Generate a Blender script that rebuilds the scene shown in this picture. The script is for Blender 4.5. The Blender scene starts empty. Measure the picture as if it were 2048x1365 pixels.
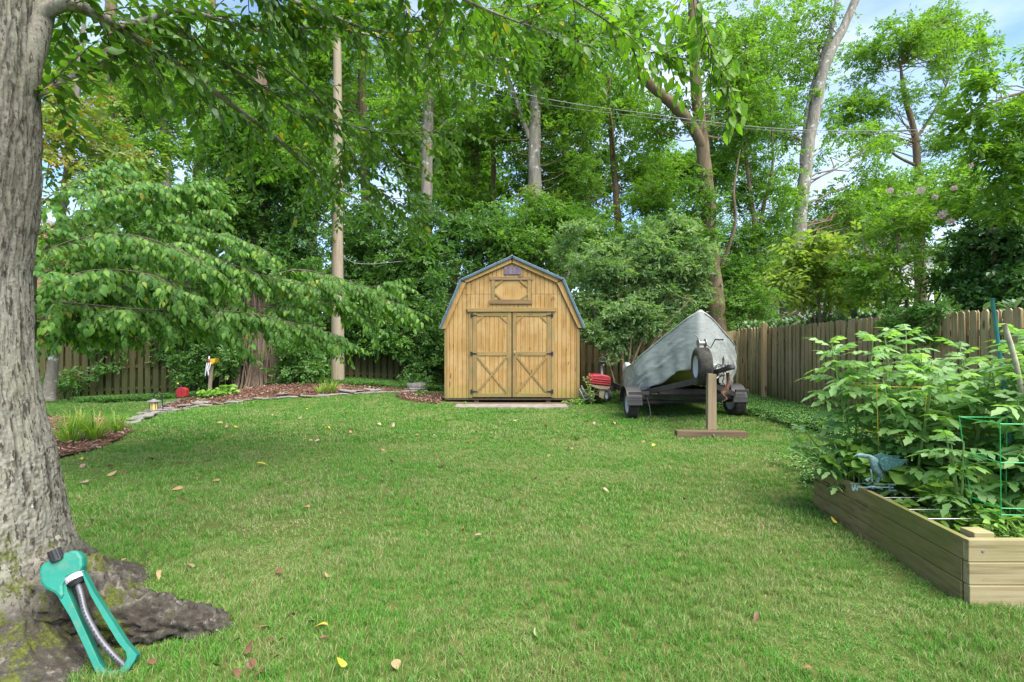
import bpy, math, random
import numpy as np
from mathutils import Vector, Matrix, Euler
random.seed(11)
rng = np.random.default_rng(11)
SC = bpy.context.scene
COL = SC.collection
PI = math.pi

# ------------------------------------------------------------------ camera, sky, sun, exposure
FPX, CX, HY, HC = 1000.0, 1024.0, 694.0, 1.4      # focal length in photo pixels, centre, horizon row, eye height
cam_d = bpy.data.cameras.new('camera'); cam = bpy.data.objects.new('camera', cam_d); COL.objects.link(cam)
cam.location = (0, 0, HC); cam.rotation_euler = (math.radians(90), 0, 0)
cam_d.sensor_width = 36; cam_d.lens = FPX * 36 / 2048; cam_d.shift_y = 0.0056
cam_d.clip_start = 0.05; cam_d.clip_end = 2000
SC.camera = cam
SUN_EL, SUN_AZ = math.radians(58), math.radians(138)     # azimuth from +Y (north) clockwise: behind the camera, to the right
w = bpy.data.worlds.new('World'); SC.world = w; w.use_nodes = True
nt = w.node_tree; nt.nodes.clear(); N = nt.nodes.new; L = nt.links.new
wo = N('ShaderNodeOutputWorld'); bg = N('ShaderNodeBackground'); bg.inputs['Strength'].default_value = 0.115
sky = N('ShaderNodeTexSky'); sky.sky_type = 'NISHITA'; sky.sun_disc = False
sky.sun_elevation = SUN_EL; sky.sun_rotation = SUN_AZ; sky.air_density = 1.0; sky.dust_density = 0.3; sky.ozone_density = 2.5
tc = N('ShaderNodeTexCoord'); mp = N('ShaderNodeMapping'); mp.inputs['Scale'].default_value = (1.0, 1.0, 2.6)
mp.inputs['Location'].default_value = (0.35, 0.2, 0.1)
nz = N('ShaderNodeTexNoise'); nz.inputs['Scale'].default_value = 2.2; nz.inputs['Detail'].default_value = 7; nz.inputs['Roughness'].default_value = 0.56
rp = N('ShaderNodeValToRGB'); rp.color_ramp.elements[0].position = 0.40; rp.color_ramp.elements[1].position = 0.80
mx = N('ShaderNodeMix'); mx.data_type = 'RGBA'; mx.inputs['B'].default_value = (4.4, 4.8, 5.5, 1)
sat = N('ShaderNodeHueSaturation'); sat.inputs['Saturation'].default_value = 1.08
L(tc.outputs['Generated'], mp.inputs['Vector']); L(mp.outputs['Vector'], nz.inputs['Vector']); L(nz.outputs['Fac'], rp.inputs['Fac'])
L(sky.outputs['Color'], sat.inputs['Color']); L(sat.outputs['Color'], mx.inputs['A']); L(rp.outputs['Color'], mx.inputs['Factor'])
L(mx.outputs['Result'], bg.inputs['Color']); L(bg.outputs['Background'], wo.inputs['Surface'])
sd = bpy.data.lights.new('sun', 'SUN'); sd.energy = 4.2; sd.angle = math.radians(60); sd.color = (1.0, 0.94, 0.84)
so = bpy.data.objects.new('sun', sd); COL.objects.link(so)
sdir = Vector((math.sin(SUN_AZ) * math.cos(SUN_EL), math.cos(SUN_AZ) * math.cos(SUN_EL), math.sin(SUN_EL)))
so.rotation_euler = sdir.to_track_quat('Z', 'Y').to_euler(); so.location = (0, 0, 60)
SC.view_settings.view_transform = 'Standard'; SC.view_settings.look = 'None'
SC.view_settings.exposure = 1.52; SC.view_settings.gamma = 1; SC.view_settings.use_curve_mapping = False
SC.render.engine = 'CYCLES'
SC.cycles.max_bounces = 8; SC.cycles.diffuse_bounces = 4; SC.cycles.glossy_bounces = 2
SC.cycles.transmission_bounces = 4; SC.cycles.transparent_max_bounces = 4
SC.cycles.use_denoising = True

# ------------------------------------------------------------------ helpers
def at(px, py, Y): return Vector(((px - CX) / FPX * Y, Y, HC + (HY - py) / FPX * Y))
def sm(a, b, x): t = np.clip((x - a) / (b - a), 0, 1); return t * t * (3 - 2 * t)
def gz(x, y):
    """terrain height"""
    x = np.asarray(x, float); y = np.asarray(y, float)
    z = -0.17 * sm(6.2, 8.5, -x) * sm(8.8, 11.5, y)
    z = z + 0.30 * np.exp(-(((x + 6.3) / 3.1) ** 2)) * sm(11.6, 14.2, y + 0.22 * np.abs(x + 5.0))
    z = z + 0.018 * np.sin(x * 1.1 + 0.5) * np.sin(y * 0.9) * sm(2, 6, y)
    return z
_P = rng.permutation(4096)
def _h(ix, iy, iz): return _P[(ix + _P[(iy + _P[iz & 4095]) & 4095]) & 4095] / 4095.0
def vnoise(p):
    i = np.floor(p).astype(int); f = p - i; f = f * f * (3 - 2 * f); r = 0
    for a in (0, 1):
        for b in (0, 1):
            for c in (0, 1):
                wgt = (f[..., 0] if a else 1 - f[..., 0]) * (f[..., 1] if b else 1 - f[..., 1]) * (f[..., 2] if c else 1 - f[..., 2])
                r = r + wgt * _h(i[..., 0] + a, i[..., 1] + b, i[..., 2] + c)
    return r
def fbm(p, o=4):
    r, a, s = 0, 0.5, 0
    for k in range(o): r = r + a * vnoise(p * 2 ** k + 17 * k); s += a; a *= .5
    return r / s

WL = {}
def tag(o, label=None, cat=None, group=None, kind=None):
    if label: o['label'] = label
    if cat: o['category'] = cat
    if group: o['group'] = group
    if kind: o['kind'] = kind
    return o
def thing(name, loc, label, cat, group=None, rot=(0, 0, 0)):
    o = bpy.data.objects.new(name, None); COL.objects.link(o); o.location = loc; o.rotation_euler = rot
    o.empty_display_size = .1
    WL[o.name] = Vector(loc); return tag(o, label, cat, group)
def link(name, me, mat=None, parent=None, loc=None, rot=None, scale=None):
    if mat is not None and not me.materials: me.materials.append(mat)
    o = bpy.data.objects.new(name, me); COL.objects.link(o)
    if parent is not None: o.parent = parent
    base = WL[parent.name] if parent is not None else Vector((0, 0, 0))
    if loc is not None: o.location = Vector(loc) - base; WL[o.name] = Vector(loc)
    else: WL[o.name] = base
    if rot is not None: o.rotation_euler = rot
    if scale is not None: o.scale = scale if hasattr(scale, '__len__') else (scale,) * 3
    return o
def npmesh(name, V, F, rnd=None, smooth=False):
    """V (n,3), F (m,k) uniform faces"""
    V = np.asarray(V, np.float32).reshape(-1, 3); F = np.asarray(F, np.int32); m, k = F.shape
    me = bpy.data.meshes.new(name); me.vertices.add(len(V)); me.vertices.foreach_set('co', V.ravel())
    me.loops.add(m * k); me.loops.foreach_set('vertex_index', F.ravel())
    me.polygons.add(m); me.polygons.foreach_set('loop_start', np.arange(0, m * k, k, dtype=np.int32))
    if smooth: me.polygons.foreach_set('use_smooth', np.ones(m, bool))
    else: me.polygons.foreach_set('use_smooth', np.zeros(m, bool))
    if rnd is not None:
        a = me.attributes.new('rnd', 'FLOAT', 'FACE'); a.data.foreach_set('value', np.asarray(rnd, np.float32))
    me.update(calc_edges=True); return me
def unit(a): return a / np.maximum(np.linalg.norm(a, axis=-1, keepdims=True), 1e-9)

def tubes(P, R, segs=5, cap=False):
    """P (N,K,3), R (N,K) -> V, F quads"""
    P = np.asarray(P, float); R = np.asarray(R, float)
    if P.ndim == 2: P = P[None]; R = R[None]
    n, K, _ = P.shape
    T = np.empty_like(P); T[:, 1:-1] = P[:, 2:] - P[:, :-2] if K > 2 else 0
    T[:, 0] = P[:, 1] - P[:, 0]; T[:, -1] = P[:, -1] - P[:, -2]; T = unit(T)
    ref = np.where(np.abs(unit(P[:, -1] - P[:, 0])[:, 2:3]) < .8, np.array([[0, 0, 1.]]), np.array([[1., 0, 0]]))
    A = unit(np.cross(T, ref[:, None, :])); B = np.cross(T, A)
    th = np.arange(segs) * 2 * PI / segs
    V = P[:, :, None] + R[:, :, None, None] * (A[:, :, None] * np.cos(th)[None, None, :, None] + B[:, :, None] * np.sin(th)[None, None, :, None])
    i = np.arange(n)[:, None, None] * K * segs + np.arange(K - 1)[None, :, None] * segs
    j = np.arange(segs)[None, None, :]; j2 = (j + 1) % segs
    F = np.stack([i + j, i + j2, i + segs + j2, i + segs + j], -1).reshape(-1, 4)
    return V.reshape(-1, 3), F
def join(parts):
    Vs, Fs, o = [], [], 0
    for V, F in parts: Vs.append(V); Fs.append(F + o); o += len(V)
    return np.concatenate(Vs), np.concatenate(Fs)
def smooth_path(pts, n):
    pts = np.asarray(pts, float); k = len(pts); t = np.linspace(0, k - 1, n); i = np.clip(np.floor(t).astype(int), 0, k - 2); u = (t - i)[:, None]
    p0 = pts[np.clip(i - 1, 0, k - 1)]; p1 = pts[i]; p2 = pts[i + 1]; p3 = pts[np.clip(i + 2, 0, k - 1)]
    return .5 * (2 * p1 + (p2 - p0) * u + (2 * p0 - 5 * p1 + 4 * p2 - p3) * u ** 2 + (3 * p1 - p0 - 3 * p2 + p3) * u ** 3)

class MB:
    def __init__(s): s.v = []; s.f = []
    def add(s, V, F):
        o = len(s.v); s.v += [tuple(map(float, v)) for v in V]; s.f += [tuple(int(i) + o for i in f) for f in F]; return s
    def box(s, x0, x1, y0, y1, z0, z1, M=None):
        V = [(x, y, z) for z in (z0, z1) for y in (y0, y1) for x in (x0, x1)]
        if M is not None: V = [M @ Vector(v) for v in V]
        return s.add(V, [(0, 2, 3, 1), (4, 5, 7, 6), (0, 1, 5, 4), (2, 6, 7, 3), (0, 4, 6, 2), (1, 3, 7, 5)])
    def bar(s, a, b, w, h, up=(0, 0, 1)):
        """rectangular bar from a to b; w across, h along up"""
        a = Vector(a); b = Vector(b); d = (b - a).normalized(); x = d.cross(Vector(up)).normalized(); u = x.cross(d)
        V = [p + x * sx * w / 2 + u * su * h / 2 for p in (a, b) for su in (-1, 1) for sx in (-1, 1)]
        return s.add(V, [(0, 2, 3, 1), (4, 5, 7, 6), (0, 1, 5, 4), (2, 6, 7, 3), (0, 4, 6, 2), (1, 3, 7, 5)])
    def prism(s, poly, y0, y1, axis='y'):
        n = len(poly); f = (lambda p, d: (p[0], d, p[1])) if axis == 'y' else ((lambda p, d: (p[0], p[1], d)) if axis == 'z' else (lambda p, d: (d, p[0], p[1])))
        V = [f(p, y0) for p in poly] + [f(p, y1) for p in poly]
        return s.add(V, [tuple(range(n)), tuple(range(2 * n - 1, n - 1, -1))] + [(i, i + n, (i + 1) % n + n, (i + 1) % n) for i in range(n)])
    def tube(s, pts, r, segs=8, closed=False):
        pts = np.asarray(pts, float); R = np.full(len(pts), r) if not hasattr(r, '__len__') else np.asarray(r, float)
        V, F = tubes(pts, R, segs); k = len(pts)
        s.add(V, F)
        o = len(s.v) - len(V); s.f.append(tuple(o + i for i in range(segs))); s.f.append(tuple(o + (k - 1) * segs + i for i in reversed(range(segs))))
        return s
    def lathe(s, prof, c=(0, 0, 0), axis='z', segs=20):
        """prof [(r, h)]"""
        V = []; n = len(prof)
        for i in range(segs):
            a = 2 * PI * i / segs
            for r, h in prof:
                p = {'z': (r * math.cos(a), r * math.sin(a), h), 'x': (h, r * math.cos(a), r * math.sin(a)), 'y': (r * math.cos(a), h, r * math.sin(a))}[axis]
                V.append((p[0] + c[0], p[1] + c[1], p[2] + c[2]))
        F = [(i * n + j, ((i + 1) % segs) * n + j, ((i + 1) % segs) * n + j + 1, i * n + j + 1) for i in range(segs) for j in range(n - 1)]
        return s.add(V, F)
    def build(s, name, mat, parent=None, world=True, smooth=False, bevel=0, origin=None, label=None, kind=None):
        base = Vector((0, 0, 0))
        if parent is not None and world: base = WL[parent.name]
        if origin is not None: base = Vector(origin)
        me = bpy.data.meshes.new(name); me.from_pydata([tuple(Vector(v) - base) for v in s.v], [], s.f); me.update()
        if smooth: me.polygons.foreach_set('use_smooth', [True] * len(me.polygons))
        me.materials.append(mat)
        o = bpy.data.objects.new(name, me); COL.objects.link(o)
        if parent is not None: o.parent = parent
        WL[o.name] = WL[parent.name] if parent is not None else base
        if origin is not None:
            o.location = base - (WL[parent.name] if parent is not None else Vector((0, 0, 0))); WL[o.name] = base
        if bevel:
            b = o.modifiers.new('bevel', 'BEVEL'); b.width = bevel; b.segments = 2; b.limit_method = 'ANGLE'; b.angle_limit = .6
        if label: o['label'] = label
        if kind: o['kind'] = kind
        return o

# ------------------------------------------------------------------ materials
class NT:
    def __init__(s, name):
        s.m = bpy.data.materials.new(name); s.m.use_nodes = True; s.t = s.m.node_tree; s.t.nodes.clear()
        s.out = s.n('ShaderNodeOutputMaterial')
    def n(s, typ, **kw):
        x = s.t.nodes.new(typ)
        for k, v in kw.items():
            if hasattr(x, k): setattr(x, k, v)
            else: x.inputs[k].default_value = v
        return x
    def l(s, a, b): s.t.links.new(a, b); return s
    def noise(s, scale, detail=4, rough=.55, vec=None, stretch=None, out='Fac', coord='Object', w=None):
        x = s.n('ShaderNodeTexNoise'); x.inputs['Scale'].default_value = scale; x.inputs['Detail'].default_value = detail; x.inputs['Roughness'].default_value = rough
        if vec is None:
            if coord == 'World': vec = s.n('ShaderNodeNewGeometry').outputs['Position']
            else: vec = s.n('ShaderNodeTexCoord').outputs[coord]
        if w is not None:
            a = s.n('ShaderNodeVectorMath', operation='ADD'); s.l(vec, a.inputs[0]); s.l(w, a.inputs[1]); vec = a.outputs[0]
        if stretch: mpn = s.n('ShaderNodeMapping'); mpn.inputs['Scale'].default_value = stretch; s.l(vec, mpn.inputs[0]); vec = mpn.outputs[0]
        s.l(vec, x.inputs['Vector']); return x.outputs[out]
    def ramp(s, fac, stops, interp='LINEAR'):
        r = s.n('ShaderNodeValToRGB'); cr = r.color_ramp; cr.interpolation = interp
        while len(cr.elements) < len(stops): cr.elements.new(.5)
        for e, (p, c) in zip(cr.elements, stops): e.position = p; e.color = (*c, 1) if len(c) == 3 else c
        s.l(fac, r.inputs['Fac']); return r.outputs['Color']
    def mix(s, f, a, b, mode='MIX'):
        x = s.n('ShaderNodeMix'); x.data_type = 'RGBA'; x.blend_type = mode
        for v, k in ((f, 'Factor'), (a, 'A'), (b, 'B')):
            if isinstance(v, (int, float)): x.inputs[k].default_value = v
            elif isinstance(v, tuple): x.inputs[k].default_value = (*v, 1) if len(v) == 3 else v
            else: s.l(v, x.inputs[k])
        return x.outputs['Result']
    def math(s, op, a, b=0.0, clamp=False):
        x = s.n('ShaderNodeMath', operation=op); x.use_clamp = clamp
        for i, v in enumerate((a, b)):
            if isinstance(v, (int, float)): x.inputs[i].default_value = v
            else: s.l(v, x.inputs[i])
        return x.outputs[0]
    def rand(s): return s.n('ShaderNodeObjectInfo').outputs['Random']
    def bsdf(s, col, rough=.6, metal=0.0, bump=None, bs=.3, bd=.01, spec=.5):
        b = s.n('ShaderNodeBsdfPrincipled')
        if isinstance(col, tuple): b.inputs['Base Color'].default_value = (*col, 1)
        else: s.l(col, b.inputs['Base Color'])
        if isinstance(rough, (int, float)): b.inputs['Roughness'].default_value = rough
        else: s.l(rough, b.inputs['Roughness'])
        b.inputs['Metallic'].default_value = metal; b.inputs['Specular IOR Level'].default_value = spec
        if bump is not None:
            bp = s.n('ShaderNodeBump'); bp.inputs['Strength'].default_value = bs; bp.inputs['Distance'].default_value = bd
            s.l(bump, bp.inputs['Height']); s.l(bp.outputs['Normal'], b.inputs['Normal'])
        s.l(b.outputs[0], s.out.inputs['Surface']); return b

def plain(name, c, rough=.6, metal=0.0, var=.25, scale=12, bs=.15, spec=.5):
    m = NT(name); f = m.noise(scale, 5); d = tuple(x * (1 - var) for x in c); e = tuple(min(1, x * (1 + var * .6)) for x in c)
    m.bsdf(m.ramp(f, [(.3, d), (.7, e)]), rough, metal, m.noise(scale * 4, 3), bs, .004, spec); return m.m
def wood(name, c1, c2, dark, axis='z', green=None, gz0=None, grain=1.0, rough=.8, knots=True, patch=None, tint=.25):
    """grain runs along axis; every plank object gets its own offset and tone"""
    m = NT(name); r = m.rand(); cv = m.n('ShaderNodeCombineXYZ')
    a = m.math('MULTIPLY', r, 37.0); b = m.math('MULTIPLY', r, 91.0); m.l(a, cv.inputs[0]); m.l(b, cv.inputs[1]); m.l(m.math('MULTIPLY', r, 53.0), cv.inputs[2])
    st = {'z': (40 * grain, 40 * grain, 1.6), 'x': (1.6, 40 * grain, 40 * grain), 'y': (40 * grain, 1.6, 40 * grain)}[axis]
    g = m.noise(1.0, 5, .6, stretch=st, w=cv.outputs[0]); g2 = m.noise(3.0, 4, .6, w=cv.outputs[0])
    col = m.ramp(g, [(.28, dark), (.45, c1), (.72, c2)])
    col = m.mix(m.math('MULTIPLY', g2, .5), col, m.ramp(r, [(0, tuple(x * (1 - tint) for x in c1)), (.5, c1), (1, tuple(min(1, x * (1 + tint)) for x in c2))]))
    if knots:
        kv = m.noise(1.0, 1, .4, stretch={'z': (9, 9, 3.2), 'x': (3.2, 9, 9), 'y': (9, 3.2, 9)}[axis], w=cv.outputs[0])
        col = m.mix(m.ramp(kv, [(.70, (0, 0, 0)), (.76, (1, 1, 1))]), col, tuple(x * .45 for x in dark))
    if patch: col = m.mix(m.ramp(m.noise(1.7, 5, .65, coord='World'), [(.42, (0, 0, 0)), (.68, (.8, .8, .8))]), col, patch)
    if green:
        z = m.n('ShaderNodeSeparateXYZ'); m.l(m.n('ShaderNodeNewGeometry').outputs['Position'], z.inputs[0])
        zz = m.math('ADD', z.outputs[2], m.math('MULTIPLY', m.noise(5, 4, .7, coord='World'), .5))
        f = m.ramp(zz, [(gz0[0], (.85, .85, .85)), (gz0[1], (0, 0, 0))]); col = m.mix(f, col, green)
    m.bsdf(col, rough, 0, g, .5, .004, .25); return m.m
def leafmat(name, ca, cb, cc=None, trans=.35, rough=.5, spec=.4, odd=None, oddp=.97, tr=None):
    ca, cb = [tuple(min(.6, x * k) for x, k in zip(c_, (1.28, 1.16, 1.15))) for c_ in (ca, cb)]; cc = cc and tuple(min(.6, x * k) for x, k in zip(cc, (1.22, 1.1, 1.1)))
    m = NT(name); at_ = m.n('ShaderNodeAttribute'); at_.attribute_name = 'rnd'; f = at_.outputs['Fac']
    if cc is None: cc = tuple(x * 1.5 for x in cb)
    stops = [(0, ca), (.5, cb), (.93, cc)]
    if odd: stops = [(0, ca), (.5, cb), (oddp - .01, cc), (oddp, odd)]
    col = m.ramp(f, stops)
    big = m.noise(.35, 2, coord='World'); col = m.mix(m.math('MULTIPLY', big, .35), col, tuple((a + b) / 2 for a, b in zip(cb, cc)))
    b = m.n('ShaderNodeBsdfPrincipled'); m.l(col, b.inputs['Base Color']); b.inputs['Roughness'].default_value = rough; b.inputs['Specular IOR Level'].default_value = spec
    t = m.n('ShaderNodeBsdfTranslucent'); m.l(m.mix(1.0, col, tr or (1.5, 1.7, .6), 'MULTIPLY'), t.inputs['Color'])
    mx_ = m.n('ShaderNodeMixShader'); mx_.inputs[0].default_value = trans; m.l(b.outputs[0], mx_.inputs[1]); m.l(t.outputs[0], mx_.inputs[2]); m.l(mx_.outputs[0], m.out.inputs['Surface'])
    return m.m
def barkmat(name, c1, c2, dark, moss=None, mossz=None, lichen=None, scale=1.0, dist=.02):
    m = NT(name); g = m.noise(1.0, 6, .65, stretch=(14 * scale, 14 * scale, 2.2 * scale)); h = m.noise(30 * scale, 5, .7); p = m.noise(2.5, 4, .6)
    col = m.ramp(g, [(.32, dark), (.48, c1), (.7, c2)]); col = m.mix(m.ramp(h, [(.35, (.55, .55, .55)), (.6, (0, 0, 0))]), col, dark)
    col = m.mix(m.math('MULTIPLY', p, .4), col, c2)
    if lichen: col = m.mix(m.ramp(m.noise(9 * scale, 4, .6), [(.60, (0, 0, 0)), (.66, (.9, .9, .9))]), col, lichen)
    if moss: col = m.mix(m.ramp(m.noise(3.2, 5, .7), [(mossz or .55, (0, 0, 0)), ((mossz or .55) + .1, (.9, .9, .9))]), col, moss)
    hh = m.math('ADD', g, m.math('MULTIPLY', h, .4)); m.bsdf(col, .9, 0, hh, .9, dist, .2); return m.m

M = {}
M['shed'] = wood('shed_siding', (.28, .165, .054), (.39, .245, .09), (.11, .055, .018), 'z', (.22, .20, .045), (.22, .80), patch=(.40, .275, .125), tint=.2, knots=True)
M['shedtrim'] = wood('shed_trim', (.22, .145, .055), (.31, .215, .09), (.10, .06, .024), 'z', (.13, .13, .04), (.15, .7), patch=(.16, .125, .05), tint=.15)
M['shedtrimx'] = wood('shed_trim_rail', (.22, .145, .055), (.31, .215, .09), (.10, .06, .024), 'x', (.13, .13, .04), (.15, .7), patch=(.16, .14, .05), tint=.15)
M['shedgrey'] = wood('shed_weathered', (.17, .11, .055), (.24, .165, .09), (.09, .06, .035), 'x', tint=.15)
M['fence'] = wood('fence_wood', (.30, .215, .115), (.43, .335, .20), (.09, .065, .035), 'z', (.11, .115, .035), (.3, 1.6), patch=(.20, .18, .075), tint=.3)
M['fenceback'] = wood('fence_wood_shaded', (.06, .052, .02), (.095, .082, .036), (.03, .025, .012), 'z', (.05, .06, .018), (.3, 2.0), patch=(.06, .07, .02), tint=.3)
M['newpost'] = wood('fence_post_new', (.44, .28, .14), (.52, .35, .19), (.28, .17, .08), 'z', tint=.1)
M['bedleft'] = wood('bed_plank_shaded', (.17, .135, .06), (.25, .205, .10), (.06, .045, .022), 'y', patch=(.115, .135, .032), tint=.2)  # side planks: greener wood, with the shade of that face darkened into the colour
M['bedfront'] = wood('bed_plank_front', (.27, .22, .12), (.35, .295, .18), (.14, .105, .05), 'x', patch=(.19, .19, .07), tint=.15)
M['post'] = wood('weathered_post', (.22, .17, .105), (.30, .24, .16), (.12, .09, .055), 'z', tint=.1)
M['beam'] = wood('dark_beam', (.11, .075, .048), (.16, .11, .07), (.055, .038, .026), 'x', tint=.1)
M['pole'] = wood('utility_pole', (.20, .155, .11), (.28, .225, .17), (.09, .07, .05), 'z', knots=False, grain=.5, patch=(.22, .20, .14))
M['bark_big'] = barkmat('bark_big', (.24, .22, .19), (.36, .34, .30), (.075, .062, .05), moss=(.085, .095, .02), mossz=.60, lichen=(.40, .42, .36), scale=1.6, dist=.02)
M['bark_dark'] = barkmat('bark_dark', (.13, .095, .06), (.20, .155, .10), (.045, .03, .02), moss=(.12, .13, .04), mossz=.58, scale=1.0)
M['bark_grey'] = barkmat('bark_grey', (.15, .13, .105), (.24, .22, .185), (.06, .048, .038), lichen=(.36, .38, .34), scale=.7)
M['bark_pale'] = barkmat('bark_pale', (.20, .18, .15), (.32, .31, .275), (.07, .055, .042), lichen=(.46, .49, .47), scale=.6)
M['bark_vine'] = barkmat('bark_vine', (.12, .088, .062), (.20, .155, .115), (.045, .03, .02), scale=2.0)
M['twig'] = barkmat('twig', (.10, .085, .06), (.17, .15, .11), (.05, .04, .03), scale=3)
M['twig_brown'] = barkmat('twig_brown', (.19, .13, .085), (.27, .2, .14), (.09, .06, .04), scale=3)
M['lf_near'] = leafmat('leaf_near', (.026, .075, .012), (.045, .12, .016), (.09, .19, .024), .42, .42, .5, odd=(.42, .36, .03), oddp=.985)
M['lf_nearb'] = leafmat('leaf_near_bright', (.06, .15, .016), (.09, .21, .02), (.15, .29, .03), .5, .45, .4)
M['lf_dog'] = leafmat('leaf_dogwood', (.028, .095, .022), (.062, .165, .03), (.15, .29, .05), .42, .5, .25, odd=(.36, .30, .05), oddp=.995)
M['lf_brown'] = leafmat('leaf_browning', (.07, .15, .025), (.12, .21, .04), (.22, .25, .06), .4, .5, .4, odd=(.28, .15, .06), oddp=.80)
M['lf_mid'] = leafmat('leaf_mid', (.045, .115, .018), (.07, .165, .024), (.115, .235, .034), .42)
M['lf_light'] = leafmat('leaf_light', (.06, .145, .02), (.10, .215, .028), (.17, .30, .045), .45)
M['lf_yel'] = leafmat('leaf_yellowgreen', (.10, .175, .03), (.16, .245, .05), (.25, .33, .085), .45)
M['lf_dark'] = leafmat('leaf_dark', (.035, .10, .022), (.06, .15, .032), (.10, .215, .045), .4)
M['lf_ivy'] = leafmat('leaf_ivy', (.03, .095, .02), (.058, .15, .03), (.105, .22, .045), .34, .45, .4)
M['lf_shrub'] = leafmat('leaf_shrub', (.065, .14, .05), (.11, .205, .08), (.2, .31, .13), .4)
M['lf_holly'] = leafmat('leaf_holly', (.018, .062, .014), (.032, .10, .02), (.07, .165, .035), .2, .35, .5)
M['lf_laurel'] = leafmat('leaf_laurel', (.05, .12, .05), (.09, .17, .085), (.16, .25, .15), .25, .5, .4)
M['lf_far'] = leafmat('leaf_far', (.04, .10, .022), (.065, .15, .03), (.10, .20, .04), .35)
M['lf_tom'] = leafmat('leaf_tomato', (.075, .18, .055), (.135, .275, .09), (.23, .38, .16), .42, .5, .35, odd=(.42, .42, .05), oddp=.975)
M['lf_squash'] = leafmat('leaf_squash', (.09, .20, .04), (.15, .29, .06), (.24, .39, .10), .42, .5, .35, odd=(.45, .40, .05), oddp=.97)
M['lf_herb'] = leafmat('leaf_herb', (.08, .19, .025), (.13, .27, .035), (.2, .36, .06), .45)
M['lf_varieg'] = leafmat('leaf_variegated', (.22, .32, .10), (.42, .48, .22), (.62, .64, .40), .3)
M['lf_lily'] = leafmat('leaf_lily', (.07, .17, .025), (.12, .24, .035), (.20, .32, .05), .42, odd=(.42, .30, .10), oddp=.93)
M['stem'] = plain('green_stem', (.16, .26, .07), .6)
M['flower'] = leafmat('pink_flower', (.50, .24, .34), (.62, .38, .48), (.75, .55, .62), .4, tr=(1.2, 1, 1.1))

# ------------------------------------------------------------------ foliage helpers
def tri_leaf(curve=.12, wid=.32, lobes=None, fold=.12, low=False):
    """detailed leaf, length 1 along +y, as triangles"""
    ys = [0, .12, .3, .5, .7, .87, 1.0]
    ws = lobes or [0, .55, .92, 1.0, .78, .4, 0]
    if low: ys = [0, .3, .72, 1.0]; ws = [0, .95, .75, 0]
    mid = [(0, y, -curve * 2 * y * y) for y in ys]
    Lf = [(-wid * w_, y - .03 * w_, -curve * 2 * y * y + fold * w_ * wid * 1.6) for y, w_ in zip(ys, ws)]
    Rt = [(wid * w_, y - .03 * w_, -curve * 2 * y * y + fold * w_ * wid * 1.6) for y, w_ in zip(ys, ws)]
    n = len(ys); V = mid + Lf[1:-1] + Rt[1:-1]; F = []
    l = lambda i: 0 if i == 0 else (n - 1 if i == n - 1 else n + i - 1)
    r = lambda i: 0 if i == 0 else (n - 1 if i == n - 1 else 2 * n - 2 + i - 1)
    for i in range(n - 1):
        for fn, flip in ((l, 0), (r, 1)):
            q = [i, i + 1, fn(i + 1), fn(i)]; q = [q[0]] + [x for k, x in enumerate(q[1:]) if x not in q[:k + 1]]
            ts = [(q[0], q[k], q[k + 1]) for k in range(1, len(q) - 1)]
            F += [t if not flip else t[::-1] for t in ts]
    return np.array(V, float), np.array(F), np.zeros(len(F))
T2 = (np.array([(0, 0, 0), (.28, .5, .10), (0, 1, -.08), (-.28, .5, .10)], float), np.array([(0, 1, 2), (0, 2, 3)]), np.zeros(2))
T4 = (np.array([(0, 0, 0), (.26, .3, .08), (.22, .65, .04), (0, 1, -.14), (-.22, .65, .04), (-.26, .3, .08), (0, .5, -.02)], float),
      np.array([(0, 1, 6), (1, 2, 6), (2, 3, 6), (3, 4, 6), (4, 5, 6), (5, 0, 6)]), np.zeros(6))
TL = tri_leaf(wid=.245); TLo = {id(TL): tri_leaf(wid=.245, low=True)}; TDOG = tri_leaf(.22, .27, fold=.16); TLo[id(TDOG)] = tri_leaf(.22, .28, fold=.16, low=True); TROUND = tri_leaf(.08, .5, [0, .85, 1.05, 1.0, .82, .45, 0], .08)
TLONG = tri_leaf(.14, .18)
def sprig(n, spread=.5, size=.42, base=T2, droop=.15, seed=0):
    r = np.random.default_rng(seed); Vs, Fs, Rs, o = [], [], [], 0
    for i in range(n):
        t = (i + .5) / n; a = r.uniform(-1, 1) * .5 + (1 if i % 2 else -1) * (1.1 - .9 * t); s = size * r.uniform(.75, 1.2)
        d = np.array([math.sin(a), math.cos(a), r.uniform(-.45, .25)]); d /= np.linalg.norm(d); nn = np.array([r.uniform(-.6, .6), r.uniform(-.5, .4), 1])
        x = np.cross(d, nn); x /= np.linalg.norm(x); z = np.cross(x, d)
        p = np.array([(r.uniform(-.12, .12)) * spread, t * .8, r.uniform(-.12, .12) - droop * t * t])
        Vs.append(p + s * (base[0][:, :1] * x + base[0][:, 1:2] * d + base[0][:, 2:] * z)); Fs.append(base[1] + o); o += len(base[0]); Rs.append(np.full(len(base[1]), r.uniform(-.25, .25)))
    return np.concatenate(Vs), np.concatenate(Fs), np.concatenate(Rs)
SPR = [sprig(6, size=.48, seed=k) for k in range(5)]
SPRF = [sprig(8, spread=.4, size=.34, seed=20 + k) for k in range(4)]      # fine leaflets
SPRS = [sprig(5, size=.62, seed=40 + k) for k in range(4)]                     # bigger leaves
SPRD = [sprig(7, size=.40, base=T4, droop=.3, seed=60 + k) for k in range(4)]
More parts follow.
